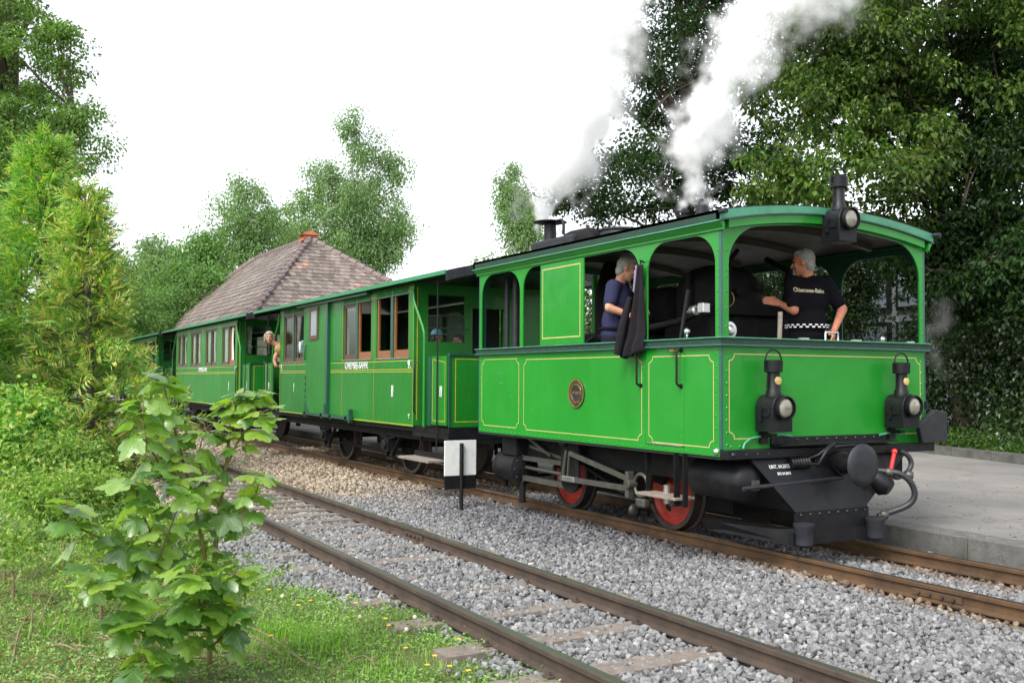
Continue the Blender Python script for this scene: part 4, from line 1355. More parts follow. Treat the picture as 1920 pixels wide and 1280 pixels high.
MB().tube([(-6.90, 6.14 + .07 * math.cos(2 * PI * k / 18), 2.16 + .07 * math.sin(2 * PI * k / 18)) for k in range(18)], .006, 6, closed=True).build('gauge_ring', M['brass'], loco, smooth=50)
for y, z in ((6.3, 2.24), (6.55, 2.28)): MB().lathe([(0, .045), (.03, .045), (.035, .04)], (-6.94, y, z), PX, 18).build('pressure_gauge', M['soot'], loco, smooth=50)
b = MB(); b.tube([(-6.9, 6.15, 2.1), (-6.9, 6.15, 2.5), (-6.95, 6.3, 2.62)], .022, 8).tube([(-6.9, 6.85, 2.05), (-6.9, 6.9, 2.45), (-7.2, 6.9, 2.6)], .03, 8).box(-7.3, -6.9, 6.1, 6.9, 2.02, 2.16)
b.build('boiler_fittings', M['soot'], loco, smooth=40)
# ================================================================ passenger coaches
CN, CF = 5.36, 7.59           # near and far side sheets
CB, CT = .757, 2.70


def coach(name, label, x0, x1, pairs, door, vlines, texts, group, detail=True, curtains=False, bounds=None, wheels=(), roof_ext=(1.35, 1.33)):
    t = thing(name, label, 'railway carriage', ((x0 + x1) / 2, YC, 0), group)
    G_ = M['cgreen']
    # lower sheets, one per panel
    bounds = bounds or [x0] + vlines + [x1]
    for a, b_ in zip(bounds[:-1], bounds[1:]):
        if door and abs(a - door[0]) < .02: continue
        MB().box(a + .003, b_ - .003, CN, CN + .02, CB, 1.685).build('side_panel', G_, t, bevel=.002)
    # posts between the windows
    edges = [x0]
    for p in pairs: edges += [p[0], p[1]]
    edges.append(x1)
    posts = [(edges[i], edges[i + 1]) for i in range(0, len(edges), 2)]
    for a, b_ in posts:
        segs = [(a, b_)]
        if door and a < door[0] < b_ + .01: segs = [(a, door[0]), (door[1], b_)]
        for a2, b2 in segs:
            if b2 - a2 > .02: MB().box(a2 + .002, b2 - .002, CN, CN + .03, 1.687, CT).build('window_post', G_, t, bevel=.002)
    # far side: plain sheets and posts
    MB().box(x0, x1, CF - .02, CF, CB, 1.69).build('side_panel', G_, t)
    for a, b_ in posts: MB().box(a, b_, CF - .03, CF, 1.692, 2.575).build('window_post', G_, t)
    MB().box(x0, x1, CF - .03, CF, 2.577, CT).build('header', G_, t)
    if detail:
        for p in pairs: MB().box(p[0], p[1], CF - .06, CF - .04, 1.69, 2.58).build('darkening_panel', M['inner'], t)  # panels added across the far windows to keep the inside dark
    # windows
    for p in pairs:
        a, b_, states = p[0], p[1], p[2]
        mid = (a + b_) / 2
        hd = MB().box(a, b_, CN, CN + .03, 2.585, CT).build('louvre_panel', M['cgreen'], t)
        if detail:
            for c0, c1 in ((a + .03, mid - .03), (mid + .03, b_ - .03)):
                for k in range(4):
                    z = 2.60 + k * .024
                    b = MB(); b.prism([(c0, CN, z), (c0, CN - .010, z + .001), (c0, CN - .002, z + .016), (c0, CN, z + .017)], (c1 - c0, 0, 0)); b.build('louvre', M['cgreen'], hd)
        MB().box(mid - .045, mid + .045, CN - .004, CN + .03, 1.70, 2.584).build('mullion', M['dgreen'], t)
        MB().box(a - .02, b_ + .02, CN - .012, CN + .03, 1.6865, 1.6995).build('window_sill', M['silver'], t)
        MB().box(a - .015, b_ + .015, CN - .006, CN + .03, 2.573, 2.5845).build('window_head', M['dgreen'], t)
        for (c0, c1), st in zip(((a + .012, mid - .05), (mid + .05, b_ - .012)), states):
            wm = M['dwood'] if st == 'closed' else M['wood']
            zt, zb_ = (2.565, 1.702) if st == 'closed' else (1.83, 1.702)
            if st == 'half': zt = 2.2
            b = MB(); fw = .045
            b.box(c0, c0 + fw, CN + .012, CN + .042, 1.702, 2.568).box(c1 - fw * .5, c1, CN + .012, CN + .042, 1.702, 2.568).box(c0 + fw + .001, c1 - fw * .5 - .001, CN + .012, CN + .042, 1.702, 1.702 + (.075 if st == 'closed' else .11))
            if st == 'closed': b.box(c0 + fw + .001, c1 - fw * .5 - .001, CN + .012, CN + .042, 2.525, 2.568)
            w = b.build('window_frame', wm, t, bevel=.003)
            if st == 'closed':
                MB().box(c0 + fw, c1 - fw * .5, CN + .024, CN + .028, 1.777, 2.525).build('pane', M['glass'], w)
        if curtains:
            cw = b_ - a
            for cx0, cx1 in ((a + .06, a + .06 + cw * .26), (mid + .06, mid + .06 + cw * .20)):
                b = MB()
                b.grid(lambda u, v: (cx0 + (cx1 - cx0) * u * (1 - .35 * math.sin(PI * min(1, v * 1.4)) * .8), CN + .055 + .008 * math.sin(u * 16), 1.72 + .82 * (1 - v)), 16, 8)
                b.build('curtain', M['curtain'], t, smooth=180)
    # yellow lining
    b = MB()
    y_ = CN
    for z in (1.655, 1.535, 1.505):
        segs = [(x0 + .01, x1 - .01)]
        if door: segs = [(x0 + .01, door[0]), (door[1] + .06, x1 - .01)]
        for s0, s1 in segs: b.ribbon([(s0, y_, z), (s1, y_, z)], NY, .009, closed=False)
    segs = [(x0 + .01, x1 - .01)]
    if door: segs = [(x0 + .01, door[0]), (door[1] + .5, x1 - .01)]
    for s0, s1 in segs: b.ribbon([(s0, y_, CB + .02), (s1, y_, CB + .02)], NY, .012, closed=False)
    for xx in vlines + [x0 + .012, x1 - .012]:
        if door and door[0] - .02 < xx < door[1] + .05: continue
        b.ribbon([(xx, y_ - .001, CB + .03), (xx, y_ - .001, 2.69)], NY, .008, closed=False)
    for a, b2 in posts:
        if b2 - a < .1: continue
        aa, bb = a, b2
        if door and aa < door[0] < bb: bb = door[0]
        for z in (2.655, 2.597): b.ribbon([(aa + .01, y_ - .002, z), (bb - .01, y_ - .002, z)], NY, .008, closed=False)
    b.build('yellow_lining', M['yellow'], t)
    # luggage door
    if door:
        d0, d1 = door
        dm = MB().box(d0 + .005, d1 - .1, CN - .035, CN - .005, .80, 2.69).build('sliding_door', M['cgreen'], t, bevel=.003)
        MB().box(d1 - .098, d1, CN - .05, CN + .0, .80, 2.69).build('door_edge', M['dgreen'], dm, bevel=.004)
        MB().box(d0, d1 - .05, CN + .001, CN + .02, CB, CT).build('door_backing', M['cgreen'], t)
        b = MB(); b.box(-16.70, -16.64, CN - .055, CN - .036, 2.07, 2.63).box(-16.30, -16.24, CN - .055, CN - .036, 2.07, 2.63).box(-16.639, -16.301, CN - .055, CN - .036, 2.57, 2.63).box(-16.639, -16.301, CN - .055, CN - .036, 2.07, 2.14)
        wf = b.build('door_window_frame', M['dwood'], dm)
        MB().box(-16.64, -16.30, CN - .044, CN - .040, 2.14, 2.57).build('pane', M['skyglass'], wf)
        MB().box(d0 - .4, -13.85, CN - .09, CN - .02, 2.66, 2.745).build('door_rail_cover', M['teal'], t)
        b = MB(); b.bar((d0 - .02, CN - .05, .80), (-14.55, CN - .05, .785), .05, .05)
        for x in (-16.85, -15.95, -15.5, -14.75): b.cyl((x, CN - .075, .79), (x, CN - .03, .79), .045, n=12)
        b.box(-14.62, -14.57, CN - .08, CN - .02, .72, .93)
        b.build('door_track', M['dgreen'], t, smooth=40)
        b = MB(); b.tube([(d0 + .0, CN, 1.72), (d0, CN - .05, 1.74), (d0, CN - .05, 2.0), (d0, CN, 2.02)], .012, 8)
        b.build('door_handle', M['dgreen'], t, smooth=50)
        b = MB()
        for k in range(9): b.tube([(d0 + .02 + .018 * math.cos(2 * PI * i / 10) * (k % 2), CN - .03 + .018 * math.cos(2 * PI * i / 10) * (1 - k % 2), 1.42 - k * .055 + .032 * math.sin(2 * PI * i / 10)) for i in range(10)], .007, 5, closed=True)
        b.build('lock_chain', M['dgreen'], t, smooth=60)
        b = MB(); b.prism([(d0 + .02, CN - .04, .83), (d0 + .16, CN - .04, .83), (d0 + .02, CN - .04, .98)], (0, -.02, 0)).prism([(d1 - .12, CN - .055, .83), (d1 - .02, CN - .055, .83), (d1 - .05, CN - .055, .98)], (0, -.02, 0))
        b.build('door_bracket', M['dgreen'], t)
    for s_, x, z, size, cond, bold in texts:
        text_mesh(s_, size, t, 'lettering', M['white'], (x, CN - .003, z), (1, 0, 0), (0, 0, 1), .003, bold, cond)
    # roof, lining, floor, inside
    rx0, rx1 = x0 - roof_ext[0], x1 + roof_ext[1]
    yy = [5.20 + 2.55 * k / 20 for k in range(21)]
    az = lambda y, e, m_: e + (m_ - e) * (1 - ((y - YC) / 1.275) ** 2)
    MB().strip([(rx0, q, az(q, 2.712, 2.89)) for q in yy], [(rx1, q, az(q, 2.712, 2.89)) for q in yy], (0, 0, .03)).build('roof', M['dgrey'], t, smooth=40)
    b = MB(); b.box(rx0, rx1, 5.185, 5.20, 2.70, 2.752).box(rx0, rx1, 7.75, 7.765, 2.70, 2.752)
    b.build('roof_edge', M['rgreen2'], t)
    for x, s in ((rx0, -1), (rx1, 1)):
        MB().strip([(x, q, az(q, 2.62, 2.80)) for q in yy], [(x, q, az(q, 2.745, 2.922)) for q in yy], (s * .03, 0, 0)).build('roof_end', M['dgrey'], t)
    MB().strip([(rx0 + .02, q, az(q, 2.68, 2.85)) for q in yy[1:-1]], [(rx1 - .02, q, az(q, 2.68, 2.85)) for q in yy[1:-1]], (0, 0, .012)).build('ceiling', M['dgreen'], t)
    MB().box(x0 - 1.1, x1 + 1.1, CN + .03, CF - .03, .70, .78).build('floor', M['soot'], t)
    nb = max(2, int((x1 - x0) / 1.4))
    for k in range(nb):
        x = x0 + .5 + k * (x1 - x0 - .8) / nb
        MB().box(x, x + .06, CN + .2, CF - .2, .78, 1.75).build('seat_back', M['dwood'], t)
    # ends: walls with a window, platforms with dash and gate
    for xe, s in ((x0, -1), (x1, 1)):
        ew = MB()
        def eb(y0, y1, z0, z1): ew.box(min(xe, xe - s * .03), max(xe, xe - s * .03), y0, y1, z0, z1)
        eb(CN + .022, 5.57, .78, CT); eb(5.57, 6.13, .78, 1.915); eb(5.57, 6.13, 2.555, CT); eb(6.13, 6.25, .78, CT); eb(6.25, 6.75, 2.4, CT); eb(6.75, CF - .022, .78, CT)
        e = ew.build('end_wall', M['cgreen'], t)
        MB().box(xe - s * .012 - .002, xe - s * .012 + .002, 5.57, 6.13, 1.915, 2.555).build('end_window', M['glass'], e)
        b = MB()
        for z in (2.10, 2.27): b.cyl((xe + s * .02, 5.55, z), (xe + s * .02, 6.16, z), .008, n=6)
        b.build('window_bars', M['silver'], e)
        b = MB(); b.ribbon([(xe + s * .001, CN + .05, .85), (xe + s * .001, CN + .05, 2.65)], (s, 0, 0), .012, closed=False); b.build('yellow_lining', M['yellow'], e)
        if curtains:
            for y0_, y1_ in ((5.58, 5.70), (6.0, 6.12)):
                b = MB(); b.grid(lambda u, v: (xe - s * .06 + .015 * math.sin(u * 14), y0_ + (y1_ - y0_) * (u * (1 - .5 * v) + .25 * v), 1.95 + .6 * (1 - v)), 10, 6)
                b.build('curtain', M['curtain'], t, smooth=180)
        MB().tube([(xe + s * .16, CN - .03, 1.63), (xe + s * .16, CN - .06, 1.60), (xe + s * .16, CN - .06, .98), (xe + s * .16, CN - .03, .95)], .012, 8).build('grab_handle', M['black'], t, smooth=50)
        # handrail stay from eaves to platform
        MB().tube([(xe + s * .0, CN - .01, 2.62), (xe + s * .05, CN - .02, 2.45), (xe + s * .34, CN - .02, 2.10), (xe + s * .39, CN - .02, 2.02), (xe + s * .40, CN - .02, 1.95), (xe + s * .40, CN - .02, .78)], .022, 10).build('platform_stay', M['cgreen'], t, smooth=50)
        xd = xe + s * 1.10
        pf = MB().box(min(xe, xd + s * .02), max(xe, xd + s * .02), CN, CF, .645, .698).build('end_platform', M['black'], t)
        MB().box(min(xd, xd + s * .015), max(xd, xd + s * .015), CN + .0, CF, .58, .80).build('platform_edge', M['black'], pf)
        ds = MB().box(min(xd, xd + s * .012), max(xd, xd + s * .012), CN + .03, CF - .03, .802, 1.70).build('platform_dash', M['cgreen'], t)
        b = MB(); b.ribbon([(xd + s * .012, CN + .09, .87), (xd + s * .012, CF - .09, .87), (xd + s * .012, CF - .09, 1.66), (xd + s * .012, CN + .09, 1.66)][::s], (s, 0, 0), .010)
        b.build('yellow_lining', M['yellow'], ds)
        MB().box(min(xd - s * .03, xd + s * .03), max(xd - s * .03, xd + s * .03), CN - .0, CF, 1.702, 1.735).build('dash_rail', M['dgreen'], ds)
        MB().box(min(xd - s * .004, xd + s * .018), max(xd - s * .004, xd + s * .018), CN - .002, CN + .028, .802, 1.70).build('dash_corner', M['dgreen'], ds)
        if detail:
            rv = MB()
            for k in range(8): rv.rivet((xd + s * .012, CN + .24, .92 + k * .095), (s, 0, 0), .007)
            for k in range(12): rv.rivet((xd + s * .012, CN + .1 + k * .09, 1.685), (s, 0, 0), .007)
            rv.build('rivets', M['cgreen'], ds, kind='stuff')
        g0, g1 = sorted((xe + s * .58, xe + s * 1.04))
        gt = MB().box(g0, g1, CN + .002, CN + .016, .82, 1.70).build('platform_gate', M['cgreen'], t)
        gx0, gx1 = g0 + .04, g1 - .05
        b = MB(); b.ribbon([(gx0, CN + .002, .87), (gx1, CN + .002, .87), (gx1, CN + .002, 1.62), (gx0, CN + .002, 1.66)], NY, .009); b.build('yellow_lining', M['yellow'], gt)
        MB().box(min(xe + s * .46, xe + s * .56), max(xe + s * .46, xe + s * .56), CN + .001, CN + .03, .80, 1.70).build('gate_post', M['dgreen'], t)
        MB().cyl((xe + s * .80, CN - .02, .5), (xe + s * .80, CN - .02, 2.74), .010, n=8).build('signal_rod', M['black'], t)
        if texts:
            text_mesh('II' if texts[-1][0] != 'I' or s > 0 and door else 'I', .19, gt, 'lettering', M['white'], ((g0 + g1) / 2 + .06, CN - .001, 1.24), (1, 0, 0), (0, 0, 1), .003, .004, .8)
        # step board
        xs0, xs1 = sorted((xe + s * .1, xe + s * 1.05))
        sb = MB().box(xs0, xs1, 5.10, 5.34, .36, .392).build('step_board', M['plank'], t, bevel=.004)
        for q in (xs0 + .1, xs1 - .1): MB().bar((q, 5.36, .34), (q, 5.42, .70), .03, .02).build('step_hanger', M['soot'], sb)
        MB().box(xs0, xs1, 5.341, 5.36, .36, .46).build('toe_board', M['soot'], sb)
        MB().box(min(xd, xd + s * .1), max(xd, xd + s * .1), YC - .12, YC + .12, .5, .72).cyl((xd, YC, .62), (xd + s * .28, YC, .62), .05, n=12).build('drawgear', M['soot'], t)
    # underframe
    MB().box(x0 - .9, x1 + .9, 5.50, 5.58, .575, .752).build('sole_bar', M['soot'], t)
    MB().box(x0 - .9, x1 + .9, 7.37, 7.45, .575, .752).build('sole_bar', M['soot'], t)
    for xw in wheels:
        for y, s in ((YC - .555, -1), (YC + .555, 1)):
            wheel(t, xw, y, .44, s, M['soot'])
        MB().cyl((xw, YC - .9, .44), (xw, YC + .9, .44), .055, n=12).build('axle', M['soot'], t)
        for y in (5.56, 7.38):
            b = MB()
            for k in (-1, 1): b.bar((xw + k * .40, y, .60), (xw + k * .10, y, .30), .025, .055, (0, 1, 0)).bar((xw + k * .12, y, .62), (xw + k * .10, y, .26), .025, .05, (0, 1, 0))
            b.box(xw - .13, xw + .13, y - .02, y + .02, .22, .27)
            w = b.build('axle_guard', M['soot'], t)
            MB().box(xw - .09, xw + .09, y - .09, y + .04, .34, .52).cyl((xw, y - .13, .44), (xw, y - .09, .44), .07, n=14).build('axle_box', M['black'], w, bevel=.01)
            b = MB()
            for k in range(4): b.tube([(xw - .42 + .05 * k, y - .05, .60 - .012 * k), (xw, y - .05, .545 - .012 * k), (xw + .42 - .05 * k, y - .05, .60 - .012 * k)], .010, 6)
            b.build('leaf_spring', M['soot'], w)
    if wheels:
        MB().bar((wheels[0], 5.8, .30), (wheels[-1], 5.8, .30), .03, .04).build('brake_rod', M['soot'], t)
        MB().box((wheels[0] + wheels[-1]) / 2 - .5, (wheels[0] + wheels[-1]) / 2 + .3, 6.1, 6.9, .34, .57).build('battery_box', M['soot'], t)
    return t


M['rgreen2'] = mat('coach_roof_edge_green', (.030, .20, .085), .45, var=.12, scale=9)
GRP = None
coach9 = coach('passenger_coach', 'green luggage coach number nine coupled right behind the locomotive', -18.66, -12.28,
               [(-18.42, -17.18, ('closed', 'closed')), (-15.09, -13.87, ('closed', 'open')), (-13.65, -12.46, ('open', 'open'))],
               (-16.94, -15.74), [-15.13, -13.74],
               [('CHIEMSEE-BAHN.', -14.48, 1.602, .148, .90, .0022), ('9.', -12.42, 1.600, .155, .95, .004), ('9.', -18.53, 1.597, .155, .95, .004), ('II', -13.02, 1.222, .225, .72, .005), ('I', -17.73, 1.225, .225, .72, .005), ('ᴛ', -12.42, .90, .10, 1, .003)],
               None, wheels=(-16.37, -13.55), bounds=[-18.66, -16.94, -15.74, -15.13, -13.74, -12.28])
coach2 = coach('passenger_coach', 'second green coach with cream curtains, half hidden by the leafy sapling', -29.02, -22.0,
               [(-28.76, -27.54, ('closed', 'closed')), (-27.0, -25.75, ('closed', 'closed')), (-25.21, -24.0, ('closed', 'closed')), (-23.44, -22.2, ('closed', 'half'))],
               None, [-27.27, -25.48, -23.72],
               [('CHIEMSEE-BAHN.', -25.5, 1.602, .148, .90, .0022), ('1.', -22.15, 1.600, .155, .95, .004), ('I', -22.74, 1.2, .3, .72, .005)],
               None, curtains=True, wheels=(-27.0, -24.0), detail=False, roof_ext=(1.4, 1.38))
coach3 = coach('passenger_coach', 'last green coach glimpsed in deep shade at the far end', -39.0, -32.2,
               [(-38.7, -37.5, ('closed', 'closed')), (-37.0, -35.8, ('closed', 'closed')), (-35.2, -34.0, ('closed', 'closed')), (-33.6, -32.5, ('closed', 'closed'))],
               None, [-37.27, -35.48, -33.8], [], None, wheels=(-37.0, -34.2), detail=False)
M['notice'] = mat('paper_notice', (.42, .24, .14), .8)
MB().box(-14.22, -14.02, CF - .05, CF - .045, 2.15, 2.4).build('notice', M['notice'], coach9)

# ---- shunting board between the tracks
sg = thing('track_marker_board', 'white and black marker board on a thin post beside the rail', 'sign', (-10.35, 5.12, -.14))
MB().box(-10.39, -10.37, 4.93, 5.34, .285, .693).build('board', M['white'], sg, bevel=.003)
MB().box(-10.39, -10.37, 4.93, 5.34, .13, .2845).build('lower_board', M['black'], sg, bevel=.003)
MB().cyl((-10.345, 5.135, -.3), (-10.345, 5.135, .66), .024, n=12).build('post', M['black'], sg, smooth=40)
# ================================================================ people
from mathutils.bvhtree import BVHTree


def blob_mesh(prims, voxel, name, m, org, smooth_it=3):
    """one continuous skin over tapered limbs and ellipsoids"""
    b = MB()
    for p in prims:
        if p[0] == 'c':
            _, a, c, r0, r1 = p
            a, c = Vector(a), Vector(c)
            b.tube([a, c], [r0, r1], 12)
            b.ball(a, r0, 12, 8); b.ball(c, r1, 12, 8)
        else:
            _, c, ax, r3 = p              # ellipsoid: axes (3 vectors), radii
            bb = MB(); bb.ball((0, 0, 0), 1, 16, 12)
            A_ = [Vector(q).normalized() for q in ax]
            c = Vector(c)
            b.add([c + A_[0] * q[0] * r3[0] + A_[1] * q[1] * r3[1] + A_[2] * q[2] * r3[2] for q in bb.v], bb.f)
    me = b.mesh(name, org)
    o = bpy.data.objects.new('tmp', me); col.objects.link(o)
    r = o.modifiers.new('r', 'REMESH'); r.mode = 'VOXEL'; r.voxel_size = voxel; r.use_smooth_shade = True
    s = o.modifiers.new('s', 'SMOOTH'); s.factor = .5; s.iterations = smooth_it
    dg = bpy.context.evaluated_depsgraph_get()
    out = bpy.data.meshes.new_from_object(o.evaluated_get(dg))
    bpy.data.objects.remove(o)
    out.name = name
    out.materials.clear(); out.materials.append(m)
    out.polygons.foreach_set('use_smooth', [True] * len(out.polygons))
    return out


def V3(*a): return Vector(a)


def head_prims(c, f, k=1.0):
    c = Vector(c); f = Vector(f).normalized()
    u = Vector((0, 0, 1)); u = (u - f * u.dot(f)).normalized(); s = f.cross(u)
    P = [('e', c + u * .02 * k, (s, f, u), (.074 * k, .092 * k, .098 * k)),
         ('e', c + f * .028 * k - u * .045 * k, (s, f, u), (.056 * k, .062 * k, .068 * k)),
         ('e', c + f * .060 * k - u * .098 * k, (s, f, u), (.026 * k, .022 * k, .020 * k)),
         ('c', c + f * .086 * k + u * .01 * k, c + f * .112 * k - u * .028 * k, .011 * k, .015 * k),
         ('e', c + f * .082 * k + u * .03 * k, (s, f, u), (.046 * k, .014 * k, .010 * k)),
         ('c', c + f * .084 * k - u * .062 * k - s * .016 * k, c + f * .084 * k - u * .062 * k + s * .016 * k, .011 * k, .011 * k)]
    for d in (-1, 1):
        P.append(('e', c + s * d * .076 * k - f * .008 * k - u * .005 * k, (s, f, u), (.010 * k, .020 * k, .033 * k)))
        P.append(('e', c + s * d * .038 * k + f * .060 * k - u * .028 * k, (s, f, u), (.022 * k, .022 * k, .022 * k)))
    return P, (s, f, u)


def hand_prims(w, d, n_, k=1.0, curl=.5):
    """w wrist, d pointing direction of the fingers, n_ direction of the palm"""
    w = Vector(w); d = Vector(d).normalized(); n_ = Vector(n_); n_ = (n_ - d * n_.dot(d)).normalized(); s = d.cross(n_)
    P = []
    lens = (.064, .074, .070, .054)
    for i in range(4):
        o = (i - 1.5) * .021 * k
        a = w + s * o * .6 + d * .01; b_ = w + s * o + d * .088 * k
        P.append(('c', a, b_, .016 * k, .0125 * k))
        L = lens[i] * k
        d1 = (d * math.cos(curl) + n_ * math.sin(curl)); d2 = (d * math.cos(curl * 2.3) + n_ * math.sin(curl * 2.3))
        m1 = b_ + d1 * L * .55; m2 = m1 + d2 * L * .5
        P.append(('c', b_, m1, .0105 * k, .0098 * k)); P.append(('c', m1, m2, .0098 * k, .0082 * k))
    t0 = w + s * -.022 * k + d * .025 * k; t1 = t0 + (s * -.7 + d * .6 + n_ * .35).normalized() * .04 * k; t2 = t1 + (s * -.25 + d * .85 + n_ * .4).normalized() * .032 * k
    P.append(('c', t0, t1, .014 * k, .0115 * k)); P.append(('c', t1, t2, .0115 * k, .0095 * k))
    return P


def person(label, base, head, face, chest, pelvis, sh, el, ha, hdir, knee, foot, shirt, trousers, skin, hair, hair_kind='short', sleeve=.5, k=1.0, group=None, hip=None):
    """sh, el, ha, knee, foot: (first, second) pairs of joints"""
    t = thing('person', label, 'person', base, group)
    O = ORI[t]
    chest, pelvis, head = Vector(chest), Vector(pelvis), Vector(head)
    up = (chest - pelvis).normalized()
    sw = (Vector(sh[1]) - Vector(sh[0])).normalized()
    fw = sw.cross(up).normalized()
    nb = chest + up * .17 * k
    P, (hs_, hf, hu) = head_prims(head, face, k)
    P += [('c', nb, head - hu * .06 * k - hf * .015 * k, .056 * k, .053 * k)]
    torso = [('e', chest, (sw, fw, up), (.175 * k, .115 * k, .20 * k)), ('e', (chest * .45 + pelvis * .55), (sw, fw, up), (.155 * k, .115 * k, .20 * k)), ('e', pelvis, (sw, fw, up), (.165 * k, .12 * k, .13 * k)),
             ('c', Vector(sh[0]), nb - up * .04, .062 * k, .065 * k), ('c', Vector(sh[1]), nb - up * .04, .062 * k, .065 * k)]
    P += torso
    arms = []
    for i in (0, 1):
        arms += [('c', sh[i], el[i], .054 * k, .042 * k), ('c', el[i], ha[i], .042 * k, .027 * k)]
        P += hand_prims(ha[i], hdir[i][0], hdir[i][1], k, hdir[i][2] if len(hdir[i]) > 2 else .5)
    P += arms
    legs = []
    for i in (0, 1):
        hp = pelvis + sw * (-.085 if i == 0 else .085) * k - up * .03
        ft = Vector(foot[i])
        legs += [('c', hp, knee[i], .085 * k, .058 * k), ('c', knee[i], ft + Vector((0, 0, .09)), .055 * k, .04 * k)]
    P += legs
    fdir = hip or fw
    for i in (0, 1):
        ft = Vector(foot[i]) + Vector((0, 0, .04))
        P.append(('c', ft - Vector(fdir) * .04, ft + Vector(fdir) * .15, .04 * k, .034 * k))
    body = link('body', blob_mesh(P, .0075, 'body', skin, O), t)
    # clothes: a shell a little outside the body
    S_ = [('e', chest, (sw, fw, up), (.192 * k, .132 * k, .205 * k)), ('e', (chest * .45 + pelvis * .55), (sw, fw, up), (.176 * k, .136 * k, .215 * k)), ('e', pelvis + up * .04, (sw, fw, up), (.178 * k, .136 * k, .105 * k)),
          ('c', Vector(sh[0]), nb - up * .05, .076 * k, .072 * k), ('c', Vector(sh[1]), nb - up * .05, .076 * k, .072 * k), ('c', nb - up * .03, nb + up * .012, .066 * k, .062 * k)]
    for i in (0, 1):
        a, c = Vector(sh[i]), Vector(el[i])
        S_.append(('c', a, a.lerp(c, sleeve), .076 * k, .066 * k))
        if sleeve > 1: S_.append(('c', c, c.lerp(Vector(ha[i]), .85), .056 * k, .042 * k))
    shirt_o = link('shirt', blob_mesh(S_, .010, 'shirt', shirt, O, 2), t)
    L_ = [('e', pelvis - up * .02, (sw, fw, up), (.176 * k, .130 * k, .12 * k))]
    for i in (0, 1):
        hp = pelvis + sw * (-.085 if i == 0 else .085) * k - up * .03
        L_ += [('c', hp, knee[i], .10 * k, .074 * k), ('c', knee[i], Vector(foot[i]) + Vector((0, 0, .07)), .072 * k, .062 * k)]
    link('trousers', blob_mesh(L_, .012, 'trousers', trousers, O, 2), t)
    # hair
    H = []
    if hair_kind == 'short':
        H = [('e', head - hf * .022 * k + hu * .034 * k, (hs_, hf, hu), (.080 * k, .086 * k, .094 * k)), ('e', head + hu * .085 * k + hf * .02 * k, (hs_, hf, hu), (.062 * k, .066 * k, .036 * k)), ('e', head - hf * .05 * k - hu * .03 * k, (hs_, hf, hu), (.068 * k, .05 * k, .07 * k))]
    elif hair_kind == 'bob':
        H = [('e', head - hf * .018 * k + hu * .035 * k, (hs_, hf, hu), (.094 * k, .096 * k, .098 * k)), ('e', head + hu * .075 * k + hf * .045 * k, (hs_, hf, hu), (.074 * k, .05 * k, .036 * k))]
        for d in (-1, 1): H += [('c', head + hs_ * d * .082 * k + hu * .04 * k, head + hs_ * d * .086 * k - hu * .085 * k - hf * .01, .030 * k, .022 * k), ('c', head + hs_ * d * .06 * k - hf * .06 * k, head + hs_ * d * .06 * k - hf * .05 * k - hu * .12 * k, .04 * k, .022 * k)]
    if H: link('hair', blob_mesh(H, .007, 'hair', hair, O, 2), t)
    b = MB()
    for d in (-1, 1): b.ball(head + hs_ * d * .031 * k + hf * .082 * k + hu * .012 * k, .0095 * k, 8, 6)
    b.build('eyes', M['blackcloth'], t, smooth=180)
    return t, shirt_o


def at(x, y, depth):
    """photo position and distance -> place in the scene"""
    return CAMP + (CR * ((x - 960) / 1847.55) - CU * ((y - 640) / 1847.55) + CW) * depth


CH = Vector((CR.x, CR.y, 0)).normalized()      # the picture's sideways direction
# driver at the cab side, turned into the cab
pv = at(1152, 632, 9.50)
d1, _s = person('grey-haired man in a navy polo shirt standing at the cab side opening', (pv.x, pv.y, .80),
                at(1175, 503, 9.46), CH * .95 + Vector((0, 0, -.34)), at(1158, 566, 9.50), pv,
                (at(1150, 538, 9.34), at(1166, 538, 9.68)), (at(1142, 577, 9.27), at(1172, 585, 9.74)), (at(1180, 591, 9.27), at(1192, 580, 9.62)),
                ((CH * .9 + Vector((0, 0, -.2)), (0, .6, -.6), .5), (CH, (0, 0, -1), .5)),
                (Vector((pv.x + .02, pv.y - .1, 1.30)), Vector((pv.x, pv.y + .1, 1.30))), (Vector((pv.x + .02, pv.y - .1, .80)), Vector((pv.x, pv.y + .1, .80))), M['navy'], M['trouser'], M['skin'], M['greyhair'], sleeve=.66, hip=CH)
bc = at(1152, 617, 9.5)
b = MB(); b.tube([bc + CH * .145 * math.cos(2 * PI * k / 24) + Vector((CH.y, -CH.x, 0)) * .185 * math.sin(2 * PI * k / 24) for k in range(24)], .016, 6, closed=True)
b.build('belt', M['blackcloth'], d1, smooth=60)

# stoker at the front, back to us
pv = at(1512, 640, 8.9)
d2, s2 = person('man in a black polo shirt with lettering on the back, standing at the cab front', (pv.x, pv.y, .80),
                at(1507, 492, 8.92), CH * -.86 + Vector((CW.x, CW.y, 0)) * .5 + Vector((0, 0, -.1)), at(1516, 562, 8.9), pv,
                (at(1547, 531, 8.9), at(1487, 531, 8.9)), (at(1580, 580, 8.84), at(1489, 582, 8.80)), (at(1563, 622, 8.72), at(1462, 569, 8.95)),
                ((Vector((.3, -.4, -.7)), (-.5, -.3, 0), .4), (CH * -.9 + Vector((0, 0, .25)), (CW.x, CW.y, -.3), .35)),
                (pv + CH * .1 + Vector((0, 0, -.48)), pv - CH * .1 + Vector((0, 0, -.48))), (Vector((pv.x, pv.y, .80)) + CH * .11, Vector((pv.x, pv.y, .80)) - CH * .11), M['blackcloth'], M['trouser'], M['skin2'], M['greyhair'], sleeve=.74, hip=Vector((CW.x, CW.y, 0)).normalized())
bc = at(1513, 612, 8.9); CB_ = Vector((-CW.x, -CW.y, 0)).normalized()
b = MB()
